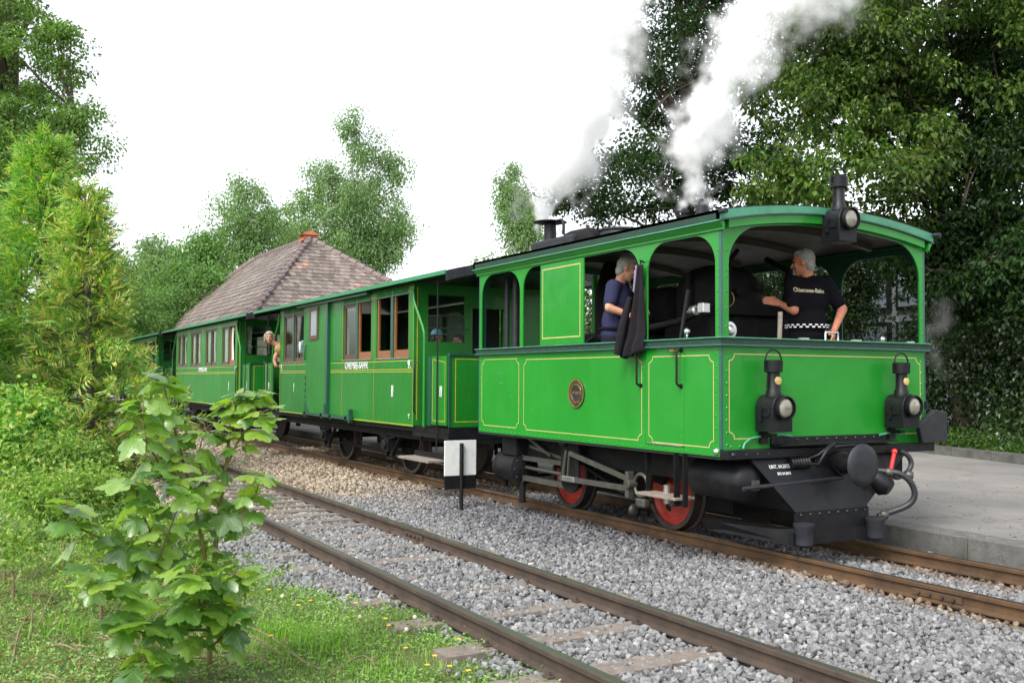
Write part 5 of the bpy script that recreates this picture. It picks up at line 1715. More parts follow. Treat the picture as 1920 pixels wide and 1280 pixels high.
for k in range(44):
    for r_ in (0, 1):
        if (k + r_) % 2: continue
        a0, a1 = 2 * PI * k / 44, 2 * PI * (k + 1) / 44
        q = lambda a, z, e=0: bc + CB_ * (.152 + e) * math.cos(a) + CH * (.192 + e) * math.sin(a) + Vector((0, 0, z))
        z0 = -.016 + r_ * .016
        b.prism([q(a0, z0), q(a1, z0), q(a1, z0 + .0155), q(a0, z0 + .0155)], (CB_ * math.cos(a0) + CH * math.sin(a0)) * .004)
b.build('belt_checks', M['whitecloth'], d2, kind='stuff')
b = MB(); b.tube([bc + CB_ * .144 * math.cos(2 * PI * k / 32) + CH * .184 * math.sin(2 * PI * k / 32) for k in range(32)], .014, 6, closed=True)
b.build('belt', M['blackcloth'], d2, smooth=60)
M['print'] = mat('pale_yellow_print', (.78, .74, .48), .7, var=.03)
tx = text_mesh('Chiemsee-Bahn', .052, d2, 'shirt_lettering', M['print'], at(1529, 541, 8.6), CH - Vector((0, 0, .06)), (0, 0, 1), .002, .0016, .84)
bv = BVHTree.FromPolygons([v.co for v in s2.data.vertices], [p.vertices[:] for p in s2.data.polygons])
for v in tx.data.vertices:
    h = bv.ray_cast(v.co, -CB_)
    if h[0] is not None: v.co = h[0] + CB_ * .004

# woman leaning out from the coach platform
d3, _s = person('woman with ash-blonde hair leaning out from the coach platform', (-18.98, 5.75, .78),
                (-18.80, 5.19, 2.185), (.93, -.36, -.05), (-18.82, 5.47, 1.90), (-18.92, 5.80, 1.52),
                ((-18.77, 5.39, 2.0), (-18.95, 5.57, 2.01)), ((-18.76, 5.30, 1.82), (-19.06, 5.58, 1.75)), ((-18.755, 5.28, 1.72), (-18.94, 5.46, 1.70)),
                (((.4, .1, -.6), (-.3, .9, 0), .6), ((.6, -.4, -.5), (.2, .9, -.3), .6)),
                ((-18.94, 5.70, 1.15), (-19.06, 5.80, 1.15)), ((-18.98, 5.72, .78), (-19.08, 5.84, .78)), M['orange'], M['trouser'], M['skin'], M['blondehair'], hair_kind='bob', sleeve=.35, k=.95, hip=Vector((.5, -.8, 0)))


def seated(label, x, y, z, f, shirt, hair, k=1.0, skin=None, hk='short'):
    f = Vector((f[0], f[1], 0)).normalized(); s = f.cross(Vector((0, 0, 1)))
    p = Vector((x, y, z)); c = p + Vector((0, 0, .36 * k)); sh0 = c - s * .19 * k + Vector((0, 0, .14 * k)); sh1 = c + s * .19 * k + Vector((0, 0, .14 * k))
    e0 = sh0 + Vector((0, 0, -.27 * k)) + f * .03; e1 = sh1 + Vector((0, 0, -.27 * k)) + f * .03
    return person(label, (x, y, z - .1), c + Vector((0, 0, .36 * k)), f, c, p, (sh0, sh1), (e0, e1), (e0 + f * .22 * k, e1 + f * .22 * k), ((f, (0, 0, -1)), (f, (0, 0, -1))),
                  (p - s * .1 + f * .4 * k, p + s * .1 + f * .4 * k), (p - s * .1 + f * .42 * k - Vector((0, 0, .45 * k)), p + s * .1 + f * .42 * k - Vector((0, 0, .45 * k))), shirt, M['trouser'], skin or M['skin'], hair, hk, .5, k, hip=f)


M['darkhair'] = mat('dark_hair', (.04, .03, .025), .6, var=.3, scale=60)
seated('passenger in a pale blue shirt behind the luggage coach window', -17.42, 5.62, 1.52, (-1, .35), M['ltshirt'], M['greyhair'])
k1, _s = seated('child in a light blue cap behind the coach end window', -12.62, 5.86, 1.42, (.2, 1), M['whitecloth'], M['darkhair'], .8)
b = MB()
hc = Vector((-12.62, 5.86, 1.42 + .72 * .8))
b.grid(lambda u, v: hc + Vector((.082 * math.sin(v * PI / 2) * math.cos(2 * PI * u), .088 * math.sin(v * PI / 2) * math.sin(2 * PI * u), .035 + .082 * math.cos(v * PI / 2))), 20, 6)
b.prism([hc + Vector((-.05, .07, .045)), hc + Vector((.05, .07, .045)), hc + Vector((.04, .16, .03)), hc + Vector((-.04, .16, .03))], (0, 0, .008))
b.build('cap', M['bluecap'], k1, smooth=60)
seated('passenger in white resting behind the coach end window beside the capped child', -12.70, 6.24, 1.33, (0, -1), M['whitecloth'], M['darkhair'], .85)

# jacket hung on the cab pillar and the lilac cloth
jk = thing('jacket', 'charcoal jacket hanging from the cab pillar over the waist rail', 'jacket', (-7.05, 5.2, 1.6))
def jf(u, v):
    xl = -7.0 - .22 * v ** 1.1
    x = xl + (-6.945 - xl) * u
    z = 2.42 - .76 * v - .05 * math.sin(u * PI) * v + (.10 * max(0, .5 - u) * -v)
    y = 5.215 - .045 * math.sin(PI * u) - .028 * math.sin(u * 15 + v * 2.2) * (.3 + v) - .03 * max(0, min(1, (v - .78) * 8))
    return (x, y, z)
b = MB(); b.grid(jf, 44, 30)
o = b.build('jacket_body', M['jacket'], jk, smooth=180)
md = o.modifiers.new('thick', 'SOLIDIFY'); md.thickness = .012
b = MB(); b.tube([(-7.08, 5.165, 2.14), (-7.13, 5.150, 1.98), (-7.19, 5.145, 1.80), (-7.23, 5.140, 1.635)], [.022, .036, .042, .038], 14)
b.build('sleeve', M['jacket'], jk, smooth=60)
b = MB(); b.tube([(-7.0, 5.255, 2.45), (-6.99, 5.21, 2.46), (-6.97, 5.20, 2.43)], .008, 8); b.build('hook', M['black'], jk, smooth=60)
cl = MB()
cl.grid(lambda u, v: (-7.16 + .14 * u - .02 * v + .05 * v * u, 5.29 - .08 * u + .02 * math.sin(u * 13 + v * 3), 2.36 + .07 * u - (.06 + .15 * math.sin(PI * min(1, u * .8 + .15))) * v), 24, 12)
o = cl.build('cloth', M['lilac'], None, smooth=180)
setp(o, 'crumpled lilac cloth hanging by the face of the man at the cab side', 'cloth')
md = o.modifiers.new('thick', 'SOLIDIFY'); md.thickness = .01
# ================================================================ vegetation
def unit(a): return a / np.maximum(np.linalg.norm(a, axis=-1, keepdims=True), 1e-9)


def leaf_arrays(C, D, Nn, L, W, fold=.25):
    """folded leaf: base, left, tip, right"""
    D = unit(D); S = unit(np.cross(D, Nn)); Nn = np.cross(S, D)
    L = np.asarray(L).reshape(-1, 1); W = np.asarray(W).reshape(-1, 1)
    base = C; tip = C + D * L - Nn * L * .12
    mid = C + D * L * .42
    l = mid + S * W * .5 + Nn * W * fold; r = mid - S * W * .5 + Nn * W * fold
    V = np.stack([base, l, tip, r], 1).reshape(-1, 3)
    n = len(C); i = 4 * np.arange(n)[:, None]
    F = np.concatenate([i + np.array([0, 2, 1]), i + np.array([0, 3, 2])], 1).reshape(-1, 3)
    return V, F


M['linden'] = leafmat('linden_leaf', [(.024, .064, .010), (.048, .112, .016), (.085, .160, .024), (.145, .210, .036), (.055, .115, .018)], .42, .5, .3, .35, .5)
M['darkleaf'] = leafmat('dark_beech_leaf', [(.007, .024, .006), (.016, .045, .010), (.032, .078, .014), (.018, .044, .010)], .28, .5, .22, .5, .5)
M['lindenleft'] = leafmat('pale_linden_leaf', [(.085, .18, .045), (.135, .25, .06), (.20, .32, .075)], .4, .5, .4, .4, .65)
M['birch'] = leafmat('birch_leaf', [(.11, .21, .075), (.16, .275, .10), (.22, .33, .14)], .4, .5, .4, .3, .75)  # tones lightened to paint in the haze and glare over distant crowns
M['farleaf'] = leafmat('far_maple_leaf', [(.08, .18, .045), (.12, .25, .06), (.17, .31, .085)], .4, .5, .4, .3, .7)
M['thuja'] = leafmat('thuja_spray', [(.08, .21, .045), (.14, .33, .07), (.21, .42, .09), (.30, .48, .11), (.50, .48, .14)], .4, .55, .2, .5, .75)
M['thuja_gold'] = leafmat('golden_thuja_spray', [(.10, .24, .055), (.17, .34, .08), (.26, .43, .10), (.44, .48, .14), (.58, .48, .17)], .4, .55, .2, .6, .75)
M['bramble'] = leafmat('bramble_leaf', [(.08, .18, .03), (.15, .29, .05), (.24, .38, .08), (.34, .40, .13)], .4, .45, .3, 1.0, .75)
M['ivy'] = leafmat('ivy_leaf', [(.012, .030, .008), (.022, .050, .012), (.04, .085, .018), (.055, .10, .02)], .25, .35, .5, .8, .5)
M['cover'] = leafmat('ground_cover_leaf', [(.03, .075, .012), (.06, .13, .02), (.09, .17, .03)], .35, .45, .4, 1.0, .6)
M['grass'] = leafmat('grass_blade', [(.11, .23, .035), (.17, .32, .05), (.25, .40, .07), (.36, .42, .14)], .35, .5, .3, 1.2, .7)
M['tuft'] = leafmat('bright_grass', [(.13, .30, .03), (.18, .38, .04), (.24, .42, .06)], .4, .45, .3, 1.5, .8)
M['clover'] = leafmat('clover_leaf', [(.10, .21, .045), (.15, .29, .065), (.22, .36, .09), (.30, .40, .14)], .3, .5, .4, 1.6, .65)


def tree(name, label, cat, base, top, ells, ncl, npl, cr, leaf, m, bark, trunk_r, droop=.5, flat=.55, seed=1, group=None, surf=5, limbs=14, wl=.62, hang=0):
    r = np.random.default_rng(seed)
    base, top = Vector(base), Vector(top)
    t = thing(name, label, cat, base, group)
    O = np.array(base)
    w = np.array([e[1][0] * e[1][1] * e[1][2] for e in ells]) ** .75; w /= w.sum()
    idx = r.choice(len(ells), ncl, p=w)
    d = unit(r.normal(size=(ncl, 3))) * (r.random((ncl, 1)) ** (1 / surf))
    cen = np.array([np.array(ells[i][0]) for i in idx]) + d * np.array([ells[i][1] for i in idx])
    cen = cen[cen[:, 2] > base.z + .25]
    # trunk and limbs
    b = MB()
    tp = [base.lerp(top, f) + Vector((r.normal() * .08, r.normal() * .08, 0)) * (f * (top - base).length * .12) for f in np.linspace(0, 1, 8)]
    tp[0] = base - Vector((0, 0, .3))
    b.tube(tp, [trunk_r * (1.15 - .95 * f) + min(.012, trunk_r * .4) for f in np.linspace(0, 1, 8)], 10)
    pool = [np.array(q) for q in tp[2:]]
    rp = [trunk_r * .5] * len(pool)
    lim = r.choice(len(cen), min(limbs, len(cen)), replace=False)
    H = (top - base).length
    for i in lim:
        e = Vector(cen[i])
        f = min(.95, max(.22, ((e.z - base.z) / H) * .75))
        s = tp[0].lerp(top, f)
        mid = s.lerp(e, .5) + Vector((r.normal() * .06, r.normal() * .06, .10)) * (e - s).length
        pts_ = [s, s.lerp(mid, .55) + Vector((0, 0, .02)), mid, mid.lerp(e, .6), e]
        r0 = trunk_r * .42
        b.tube(pts_, [r0, r0 * .7, r0 * .5, r0 * .3, r0 * .12 + .006], 6)
        pool += [np.array(mid), np.array(e), np.array(mid.lerp(e, .5)), np.array(s.lerp(mid, .5))]
    pool = np.array(pool)
    for i in r.choice(len(cen), min(len(cen), limbs * 8), replace=False):
        e = cen[i]; j = np.argmin(((pool - e) ** 2).sum(1)); s = pool[j]
        if np.linalg.norm(e - s) < .1: continue
        m_ = (s + e) / 2 + r.normal(size=3) * .05 * np.linalg.norm(e - s)
        b.tube([s, m_, e], [trunk_r * .09 + .008, trunk_r * .06 + .006, .006], 5)
    b.build('trunk', bark, t, smooth=60)
    n = len(cen) * npl
    sz = r.uniform(.55, 1.45, len(cen)).repeat(npl)[:, None]
    off = unit(r.normal(size=(n, 3))) * (r.random((n, 1)) ** .45) * np.array([1, 1, flat]) * cr * 1.75 * sz
    if hang: off[:, 2] -= np.abs(r.normal(size=n)) * hang
    C = cen.repeat(npl, 0) + off
    ok = C[:, 2] > base.z + .05
    C = C[ok]; n = len(C)
    D = unit(off[ok] * .6 / cr + r.normal(size=(n, 3)) * .8) + np.array([0, 0, -droop])
    Nn = r.normal(size=(n, 3)) * .75 + np.array([0, 0, 1.0])
    L = leaf * r.uniform(.7, 1.25, n)
    V, F = leaf_arrays(C, D, Nn, L, L * wl)
    link('crown', np_mesh('crown', V - O, F, m), t)
    return t


def E_(x, y, dep, rx, ry, rz): return (at(x, y, dep), (rx, ry, rz))


def gnd(x, y, z=-.15): return Vector((x, y, z))


# -- trees along the right, beyond the paving
a = at(1290, 300, 25)
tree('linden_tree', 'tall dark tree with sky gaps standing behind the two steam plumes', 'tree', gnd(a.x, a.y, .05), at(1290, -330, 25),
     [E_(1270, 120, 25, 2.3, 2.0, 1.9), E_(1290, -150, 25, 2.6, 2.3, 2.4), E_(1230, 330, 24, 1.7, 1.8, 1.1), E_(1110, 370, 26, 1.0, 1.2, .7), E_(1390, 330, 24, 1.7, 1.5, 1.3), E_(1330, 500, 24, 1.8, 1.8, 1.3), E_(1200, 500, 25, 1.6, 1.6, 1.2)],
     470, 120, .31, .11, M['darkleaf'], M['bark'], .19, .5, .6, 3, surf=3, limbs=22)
a = at(1640, 300, 20)
tree('linden_tree', 'broad linden with pale yellow-green boughs hanging over the locomotive roof', 'tree', gnd(a.x + 1, a.y + 1.5, .05), at(1660, -420, 21),
     [E_(1700, 40, 19, 2.9, 2.4, 1.6), E_(1560, 130, 18.5, 1.5, 1.5, 1.2), E_(1500, 320, 18, 1.15, 1.2, .55), E_(1620, 290, 18, 1.6, 1.4, .9), E_(1800, 240, 19, 2.2, 1.8, 1.3), E_(1700, -250, 20, 3.6, 3.0, 2.2), E_(1480, 170, 19, .9, 1.0, .6), E_(1590, 60, 18.5, 1.3, 1.3, .9), E_(1460, 350, 18.2, .8, .8, .3), E_(1700, 420, 19, 1.0, 1.0, .45), E_(1620, 400, 19.5, .9, 1.0, .4)],
     500, 125, .26, .118, M['linden'], M['bark'], .20, .75, .62, 5, surf=4, limbs=26, hang=.12)
a = at(1900, 400, 19)
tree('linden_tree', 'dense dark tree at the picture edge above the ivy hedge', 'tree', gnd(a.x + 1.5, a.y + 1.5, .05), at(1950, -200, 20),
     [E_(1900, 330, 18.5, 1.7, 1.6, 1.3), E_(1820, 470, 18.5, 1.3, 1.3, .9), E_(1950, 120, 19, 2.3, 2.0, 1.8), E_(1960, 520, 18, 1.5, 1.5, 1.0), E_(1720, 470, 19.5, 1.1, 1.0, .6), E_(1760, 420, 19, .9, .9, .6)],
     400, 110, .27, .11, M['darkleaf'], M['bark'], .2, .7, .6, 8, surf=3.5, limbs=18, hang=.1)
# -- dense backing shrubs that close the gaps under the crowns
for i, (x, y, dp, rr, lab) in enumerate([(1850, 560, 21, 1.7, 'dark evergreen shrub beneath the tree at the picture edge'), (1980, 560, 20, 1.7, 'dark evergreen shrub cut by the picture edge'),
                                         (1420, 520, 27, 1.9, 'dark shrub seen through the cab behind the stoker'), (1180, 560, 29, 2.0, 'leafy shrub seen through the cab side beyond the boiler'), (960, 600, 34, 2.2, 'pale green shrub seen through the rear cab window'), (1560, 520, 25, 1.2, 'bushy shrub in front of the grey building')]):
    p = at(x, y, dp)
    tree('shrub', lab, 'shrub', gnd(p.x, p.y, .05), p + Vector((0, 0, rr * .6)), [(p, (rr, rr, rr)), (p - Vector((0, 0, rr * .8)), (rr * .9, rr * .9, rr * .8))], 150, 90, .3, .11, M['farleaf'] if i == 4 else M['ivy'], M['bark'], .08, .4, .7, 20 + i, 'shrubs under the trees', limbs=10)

# -- ivy hedge and ground cover behind the far kerb
kd = (Vector((-3.0, 13.2, 0)) - Vector((-14.5, 16.35, 0))).normalized(); kn = Vector((-kd.y, kd.x, 0))
hp = Vector((-12.2, 16.6, .05)) + kn * .9
hg = thing('ivy_hedge', 'dark ivy-covered hedge behind the paving at the picture edge', 'hedge', hp)
r = np.random.default_rng(31)
n = 26000
u = r.uniform(-1.5, 9, n); z = r.uniform(0, 2.6, n) ** .95; v = 1.0 + .5 * r.normal(size=n) * .5 + .35 * np.sin(u * 2.3) * np.sin(z * 2.1 + u)
C = np.array(Vector((-13.2, 16.4, .1)))[None] + np.array(kd)[None] * u[:, None] + np.array(kn)[None] * v[:, None] + np.array([0, 0, 1])[None] * z[:, None]
D = r.normal(size=(n, 3)) * .7 + np.array([0, 0, -.7]) - np.array(kn) * .4
V, F = leaf_arrays(C, D, r.normal(size=(n, 3)) * .6 - np.array(kn) * 1.0 + np.array([0, 0, .6]), r.uniform(.06, .11, n), r.uniform(.05, .085, n))
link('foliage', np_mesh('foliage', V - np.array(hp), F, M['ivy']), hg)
b = MB()
for i in range(14):
    p = Vector((-13.2, 16.4, .05)) + kd * (i * .72) + kn * 1.3
    b.tube([p, p + Vector((.05, .03, .8)), p + Vector((random.uniform(-.3, .3), random.uniform(-.2, .2), 2.4))], [.035, .028, .01], 6)
b.build('stems', M['bark'], hg)
n = 15000
u = r.uniform(-6, 10.5, n); v = r.uniform(.18, 1.5, n); z = .10 + np.abs(r.normal(size=n)) * .10 + .14 * (v - .1)
C = np.array(Vector((-13.2, 15.99, .1)))[None] + np.array(kd)[None] * u[:, None] + np.array(kn)[None] * v[:, None]; C[:, 2] = z + .05
V, F = leaf_arrays(C, r.normal(size=(n, 3)) * .8 + np.array([0, 0, .3]) - np.array(kn) * .4, r.normal(size=(n, 3)) * .5 + np.array([0, 0, 1]), r.uniform(.05, .10, n), r.uniform(.03, .06, n))
setp(link('ground_cover', np_mesh('ground_cover', V, F, M['cover'])), 'bright green ground cover spilling over the far kerb', 'ground cover', kind='stuff')
# -- big linden and thujas on the left
a = at(20, 500, 27)
tree('linden_tree', 'large pale green linden rising behind the thujas', 'tree', gnd(a.x, a.y), at(10, -250, 27),
     [E_(20, 90, 26, 2.0, 2.0, 1.5), E_(90, 200, 25.5, 1.1, 1.2, .8), E_(-60, -80, 27, 2.6, 2.4, 2.0), E_(120, 285, 25.5, .95, 1.0, .6), E_(30, 300, 26, 1.6, 1.5, 1.2), E_(70, 60, 25.5, .75, .8, .6), E_(-80, 250, 27, 2.2, 2.0, 2.0), E_(115, 130, 25.5, .55, .6, .3), E_(60, 440, 26, 1.2, 1.2, 1.2), E_(160, 262, 25.5, .5, .6, .35), E_(135, 70, 25.5, .45, .5, .3), E_(150, 215, 25.5, .45, .5, .3)],
     450, 120, .27, .105, M['lindenleft'], M['bark'], .38, .55, .6, 41, surf=3.5, limbs=24)


def thuja(label, base, h, rad_, m, seed, nspray=1500, lean=(0, 0), profile=None):
    r = np.random.default_rng(seed)
    base = Vector(base)
    t = thing('thuja', label, 'conifer', base)
    top = base + Vector((lean[0], lean[1], h))
    b = MB(); b.tube([base - Vector((0, 0, .2)), base.lerp(top, .4) + Vector((.05, .03, 0)), top], [.11, .07, .012], 8)
    n = nspray
    f = r.random(n) ** 1.15
    ang = r.uniform(0, 2 * PI, n)
    bough = np.array([mnoise.noise((math.cos(a_) * 1.6 + seed, math.sin(a_) * 1.6, f_ * 7)) for a_, f_ in zip(ang, f)])
    prof = (1 - f) ** 1.05 * (.80 + 1.15 * bough) + .05
    rr = rad_ * np.maximum(.04, prof) * r.uniform(.45, 1.12, n)
    fork = (f > .55) * (np.cos(ang - seed) > .2)
    ax = np.stack([np.cos(ang), np.sin(ang), np.zeros(n)], 1)
    T0 = np.array(base)[None] * (1 - f[:, None]) + np.array(top)[None] * f[:, None]
    c = T0 + ax * rr[:, None]
    c[:, 2] -= .10 * rr + fork * r.uniform(.0, .5, n)
    for i in r.choice(n, 90, replace=False):
        s = base.lerp(top, max(.02, f[i] - .06)); b.tube([s, Vector(c[i]).lerp(s, .4) + Vector((0, 0, -.03)), Vector(c[i])], [.016, .011, .005], 5)
    b.build('trunk', M['bark'], t, smooth=60)
    A = unit(ax * .95 + np.array([0, 0, .45]) + r.normal(size=(n, 3)) * .45)      # axis of each spray
    S = unit(np.cross(A, r.normal(size=(n, 3)) * .6 + np.array([0, 0, .3]) + ax * .8))
    Nn = np.cross(A, S)
    k = 15
    CC, DD, NN, LL = [], [], [], []
    LS = r.uniform(.20, .46, n)
    for j in range(k):
        tt = j / k; sg = 1 if j % 2 else -1
        CC.append(c + A * (LS * tt)[:, None] + r.normal(size=(n, 3)) * .006)
        DD.append(A * .75 + S * sg * .75 * (1 - .3 * tt) + r.normal(size=(n, 3)) * .12 - np.array([0, 0, .12]))
        NN.append(Nn + r.normal(size=(n, 3)) * .2); LL.append(LS * (.52 * (1 - .6 * tt)) * r.uniform(.8, 1.2, n))
    L = np.concatenate(LL)
    V, F = leaf_arrays(np.concatenate(CC), np.concatenate(DD), np.concatenate(NN), L, L * .21, .1)
    link('crown', np_mesh('crown', V - np.array(base), F, m), t)


p = at(70, 880, 16.0)
thuja('tall green thuja with an upright ragged top', (p.x, p.y, -.1), 5.4, 1.75, M['thuja'], 3, 1700)
p = at(165, 880, 14.6)
thuja('golden-tipped thuja leaning towards the track', (p.x, p.y, -.1), 4.3, 1.35, M['thuja_gold'], 9, 1250, (-.25, -.1))
p = at(-90, 900, 14.0)
thuja('green thuja cut by the left picture edge', (p.x, p.y, -.1), 3.9, 1.3, M['thuja'], 14, 1300)

# -- bushes under the thujas and bramble at the verge
def bush(label, p, rr, m, seed, leaf=.07, ncl=90, npl=90, cr=.2, name='bush', cat='bush'):
    p = Vector(p)
    base = Vector((p.x, p.y, ground_z(p.x, p.y)))
    tree(name, label, cat, base, p + Vector((0, 0, rr[2] * .4)), [(p, rr)], ncl, npl, cr, leaf, m, M['twig'], .03 if leaf > .06 else .007, .3, .7, seed, surf=3, limbs=9)


bush('green bush at the foot of the tall thuja', at(20, 830, 13), (.75, .6, .6), M['thuja'], 51, .09, 80)
bush('low yellow-green bush beside the siding', at(110, 880, 12.6), (.6, .5, .4), M['bramble'], 52, .07, 70)
bush('bramble thicket spreading over the bank', at(110, 925, 9.2), (.65, .45, .22), M['bramble'], 53, .05, 95, 60, .12, 'bramble', 'bramble')
bush('bramble shoots leaning over the grass at the picture edge', at(10, 1030, 7.0), (.32, .3, .14), M['bramble'], 54, .05, 40, 60, .11, 'bramble', 'bramble')
bush('small weed clump beside the dead stems', at(60, 1160, 5.6), (.32, .28, .10), M['bramble'], 55, .045, 45, 60, .09, 'weed', 'weed')
bush('low leafy weed spreading from the grass corner', at(150, 1250, 5.0), (.45, .3, .10), M['clover'], 56, .04, 60, 60, .09, 'weed', 'weed')
bush('pale feathery weed left of the sapling', at(190, 1095, 6.0), (.35, .3, .12), M['bramble'], 61, .04, 45, 50, .08, 'weed', 'weed')
bush('pale weed patch at the left picture edge', at(25, 1085, 6.4), (.35, .3, .14), M['bramble'], 62, .04, 45, 50, .08, 'weed', 'weed')
bush('tangled weed under the bramble thicket', at(120, 1030, 7.4), (.4, .3, .13), M['bramble'], 63, .042, 50, 50, .09, 'weed', 'weed')
bush('pale weed growing behind the sapling', at(270, 1010, 7.6), (.45, .4, .10), M['bramble'], 57, .045, 60, 55, .10, 'weed', 'weed')
bush('weedy shoots along the siding edge behind the sapling', at(205, 925, 10.4), (.5, .4, .13), M['bramble'], 58, .05, 60, 60, .12, 'weed', 'weed')

# -- far trees behind the station
FT = [
    ('birch_tree', 'tall pale birch rising behind the station roof', 62, (660, 700), (665, 190), [(660, 390, 2.7, 2.0), (690, 300, 1.3, 1.9), (605, 340, 1.3, 1.5), (655, 235, .7, 1.5), (738, 310, 1.0, 2.2), (650, 470, 3.4, 1.4), (750, 420, 1.0, 1.3), (570, 430, 1.5, 1.4), (560, 370, .8, 1.0), (700, 440, 2.2, 1.4)], M['birch'], 430),
    ('birch_tree', 'slender birch left of the station ridge', 58, (455, 700), (455, 320), [(455, 400, 1.7, 2.0), (480, 440, 1.6, 1.5), (425, 450, 1.2, 1.4), (455, 350, .8, .9)], M['birch'], 130),
    ('maple_tree', 'dark green maple with a ragged top left of the station', 50, (375, 700), (365, 430), [(370, 500, 1.4, 1.3), (345, 540, 1.5, 1.0), (385, 460, .7, .8)], M['farleaf'], 110),
    ('birch_tree', 'pale round birch above the far coach', 56, (298, 700), (298, 440), [(298, 500, 1.3, 1.6), (290, 470, .8, .8), (320, 550, 1.3, 1.2)], M['birch'], 110),
    ('birch_tree', 'small pale tree beside the golden thuja top', 52, (235, 700), (232, 470), [(225, 540, 1.3, 1.6), (250, 560, 1.1, 1.3), (215, 500, .6, .8)], M['birch'], 100),
    ('maple_tree', 'bright green tree at the far end of the roof', 47, (300, 700), (310, 540), [(320, 580, 1.6, .9), (250, 600, 1.6, 1.1), (400, 530, 1.0, .7)], M['farleaf'], 120),
    ('birch_tree', 'birch half hidden behind the chimney steam', 60, (975, 700), (972, 310), [(972, 390, 1.1, 2.0), (955, 350, .7, .9), (990, 430, 1.3, 1.4), (965, 320, .4, .6)], M['birch'], 110),
    ('maple_tree', 'green tree filling the gap behind the station hip', 66, (545, 700), (540, 380), [(540, 430, 1.4, 1.6), (560, 480, 1.8, 1.6), (520, 500, 1.6, 1.3)], M['birch'], 120),
]
for i, (nm, lab, dp, bp, tp, el, m, ncl) in enumerate(FT):
    B0 = at(bp[0], 640, dp)
    tree(nm, lab, 'tree', (B0.x, B0.y, -.15), at(tp[0], tp[1] + 55, dp), [E_(x, y, dp, rx * 1.12, rx * 1.12, rz * 1.12) for x, y, rx, rz in el], int(ncl * 1.25), 80, .42, .16, m, M['birchbark'] if nm[0] == 'b' else M['bark'], .17, .9, .75, 70 + i, surf=2.2, limbs=16, hang=.35 if nm[0] == 'b' else 0)
# bushes closing the horizon behind the train
for i, (x, dp, rr, lab) in enumerate([(250, 44, 2.0, 'dense bush at the far end of the line'), (180, 38, 2.0, 'dense bush behind the golden thuja'), (900, 48, 2.6, 'round bush seen between locomotive and coach'), (1030, 44, 2.6, 'round bush seen through the rear cab arch'), (800, 60, 3.0, 'distant bush hidden mostly by the coach roof')]):
    p = at(x, 650, dp)
    tree('bush', lab, 'bush', (p.x, p.y, -.15), p + Vector((0, 0, rr * .7)), [(p + Vector((0, 0, rr * .3)), (rr, rr, rr))], 150, 70, .38, .16, M['farleaf'], M['bark'], .1, .5, .7, 90 + i, limbs=8)

# -- grass, clover and flowers of the verge
r = np.random.default_rng(5)


def zg(x, y): return np.array([ground_z(a_, b_) for a_, b_ in zip(x, y)])


def blades(x, y, h, w, lean, m, name):
    n = len(x)
    z = zg(x, y)
    P = np.stack([x, y, z - .01], 1)
    a = r.uniform(0, 2 * PI, n)
    s = np.stack([np.cos(a), np.sin(a), np.zeros(n)], 1) * (w / 2)[:, None]
    ln = np.stack([-np.sin(a), np.cos(a), np.zeros(n)], 1) * (h * lean * r.normal(0, .6, n))[:, None]
    up = np.array([0, 0, 1]) * h[:, None]
    V = np.stack([P - s, P + s, P + s * .7 + ln * .35 + up * .55, P - s * .7 + ln * .35 + up * .55, P + ln + up * .92], 1).reshape(-1, 3)
    i = 5 * np.arange(n)[:, None]
    F = np.concatenate([i + np.array([0, 1, 2]), i + np.array([0, 2, 3]), i + np.array([3, 2, 4])], 1).reshape(-1, 3)
    return np_mesh(name, V, F, m)


n = 115000
gx = -13.5 + 12 * r.random(n); gy = 2.95 - 4.8 * r.random(n) ** 1.25
edge = 2.45 + .30 * np.sin(gx * 1.1 + 1) + .16 * np.sin(gx * 2.9) + .10 * np.sin(gx * 7.1)
dens = np.array([mnoise.noise((a_ * .9, b_ * .9, 4)) for a_, b_ in zip(gx, gy)])
k = (gy < edge + r.normal(0, .09, n)) & (dens > -.42)
gx, gy = gx[k], gy[k]
me = blades(gx, gy, r.uniform(.02, .06, len(gx)), r.uniform(.004, .008, len(gx)), 1.0, M['grass'], 'grass')
setp(link('grass', me), 'short mixed grass covering the verge beside the siding', 'grass', kind='stuff')
n = 95000
cx = -12.5 + 11 * r.random(n); cy = 2.95 - 3.5 * r.random(n) ** 1.3
edge = 2.5 + .30 * np.sin(cx * 1.1 + 1) + .16 * np.sin(cx * 2.9) + .10 * np.sin(cx * 7.1)
dens = np.array([mnoise.noise((a_ * 1.3, b_ * 1.3, 14)) for a_, b_ in zip(cx, cy)])
k = (cy < edge + r.normal(0, .10, n)) & (dens > -.36)
cx, cy = cx[k], cy[k]; n = len(cx)
C = np.stack([cx, cy, zg(cx, cy) + r.uniform(.0, .05, n)], 1)
V, F = leaf_arrays(C, r.normal(size=(n, 3)) * np.array([1, 1, .35]), r.normal(size=(n, 3)) * .45 + np.array([0, 0, 1]), r.uniform(.014, .028, n), r.uniform(.012, .022, n))
setp(link('clover', np_mesh('clover', V, F, M['clover'])), 'low clover and small herbs creeping to the stones', 'ground cover', kind='stuff')
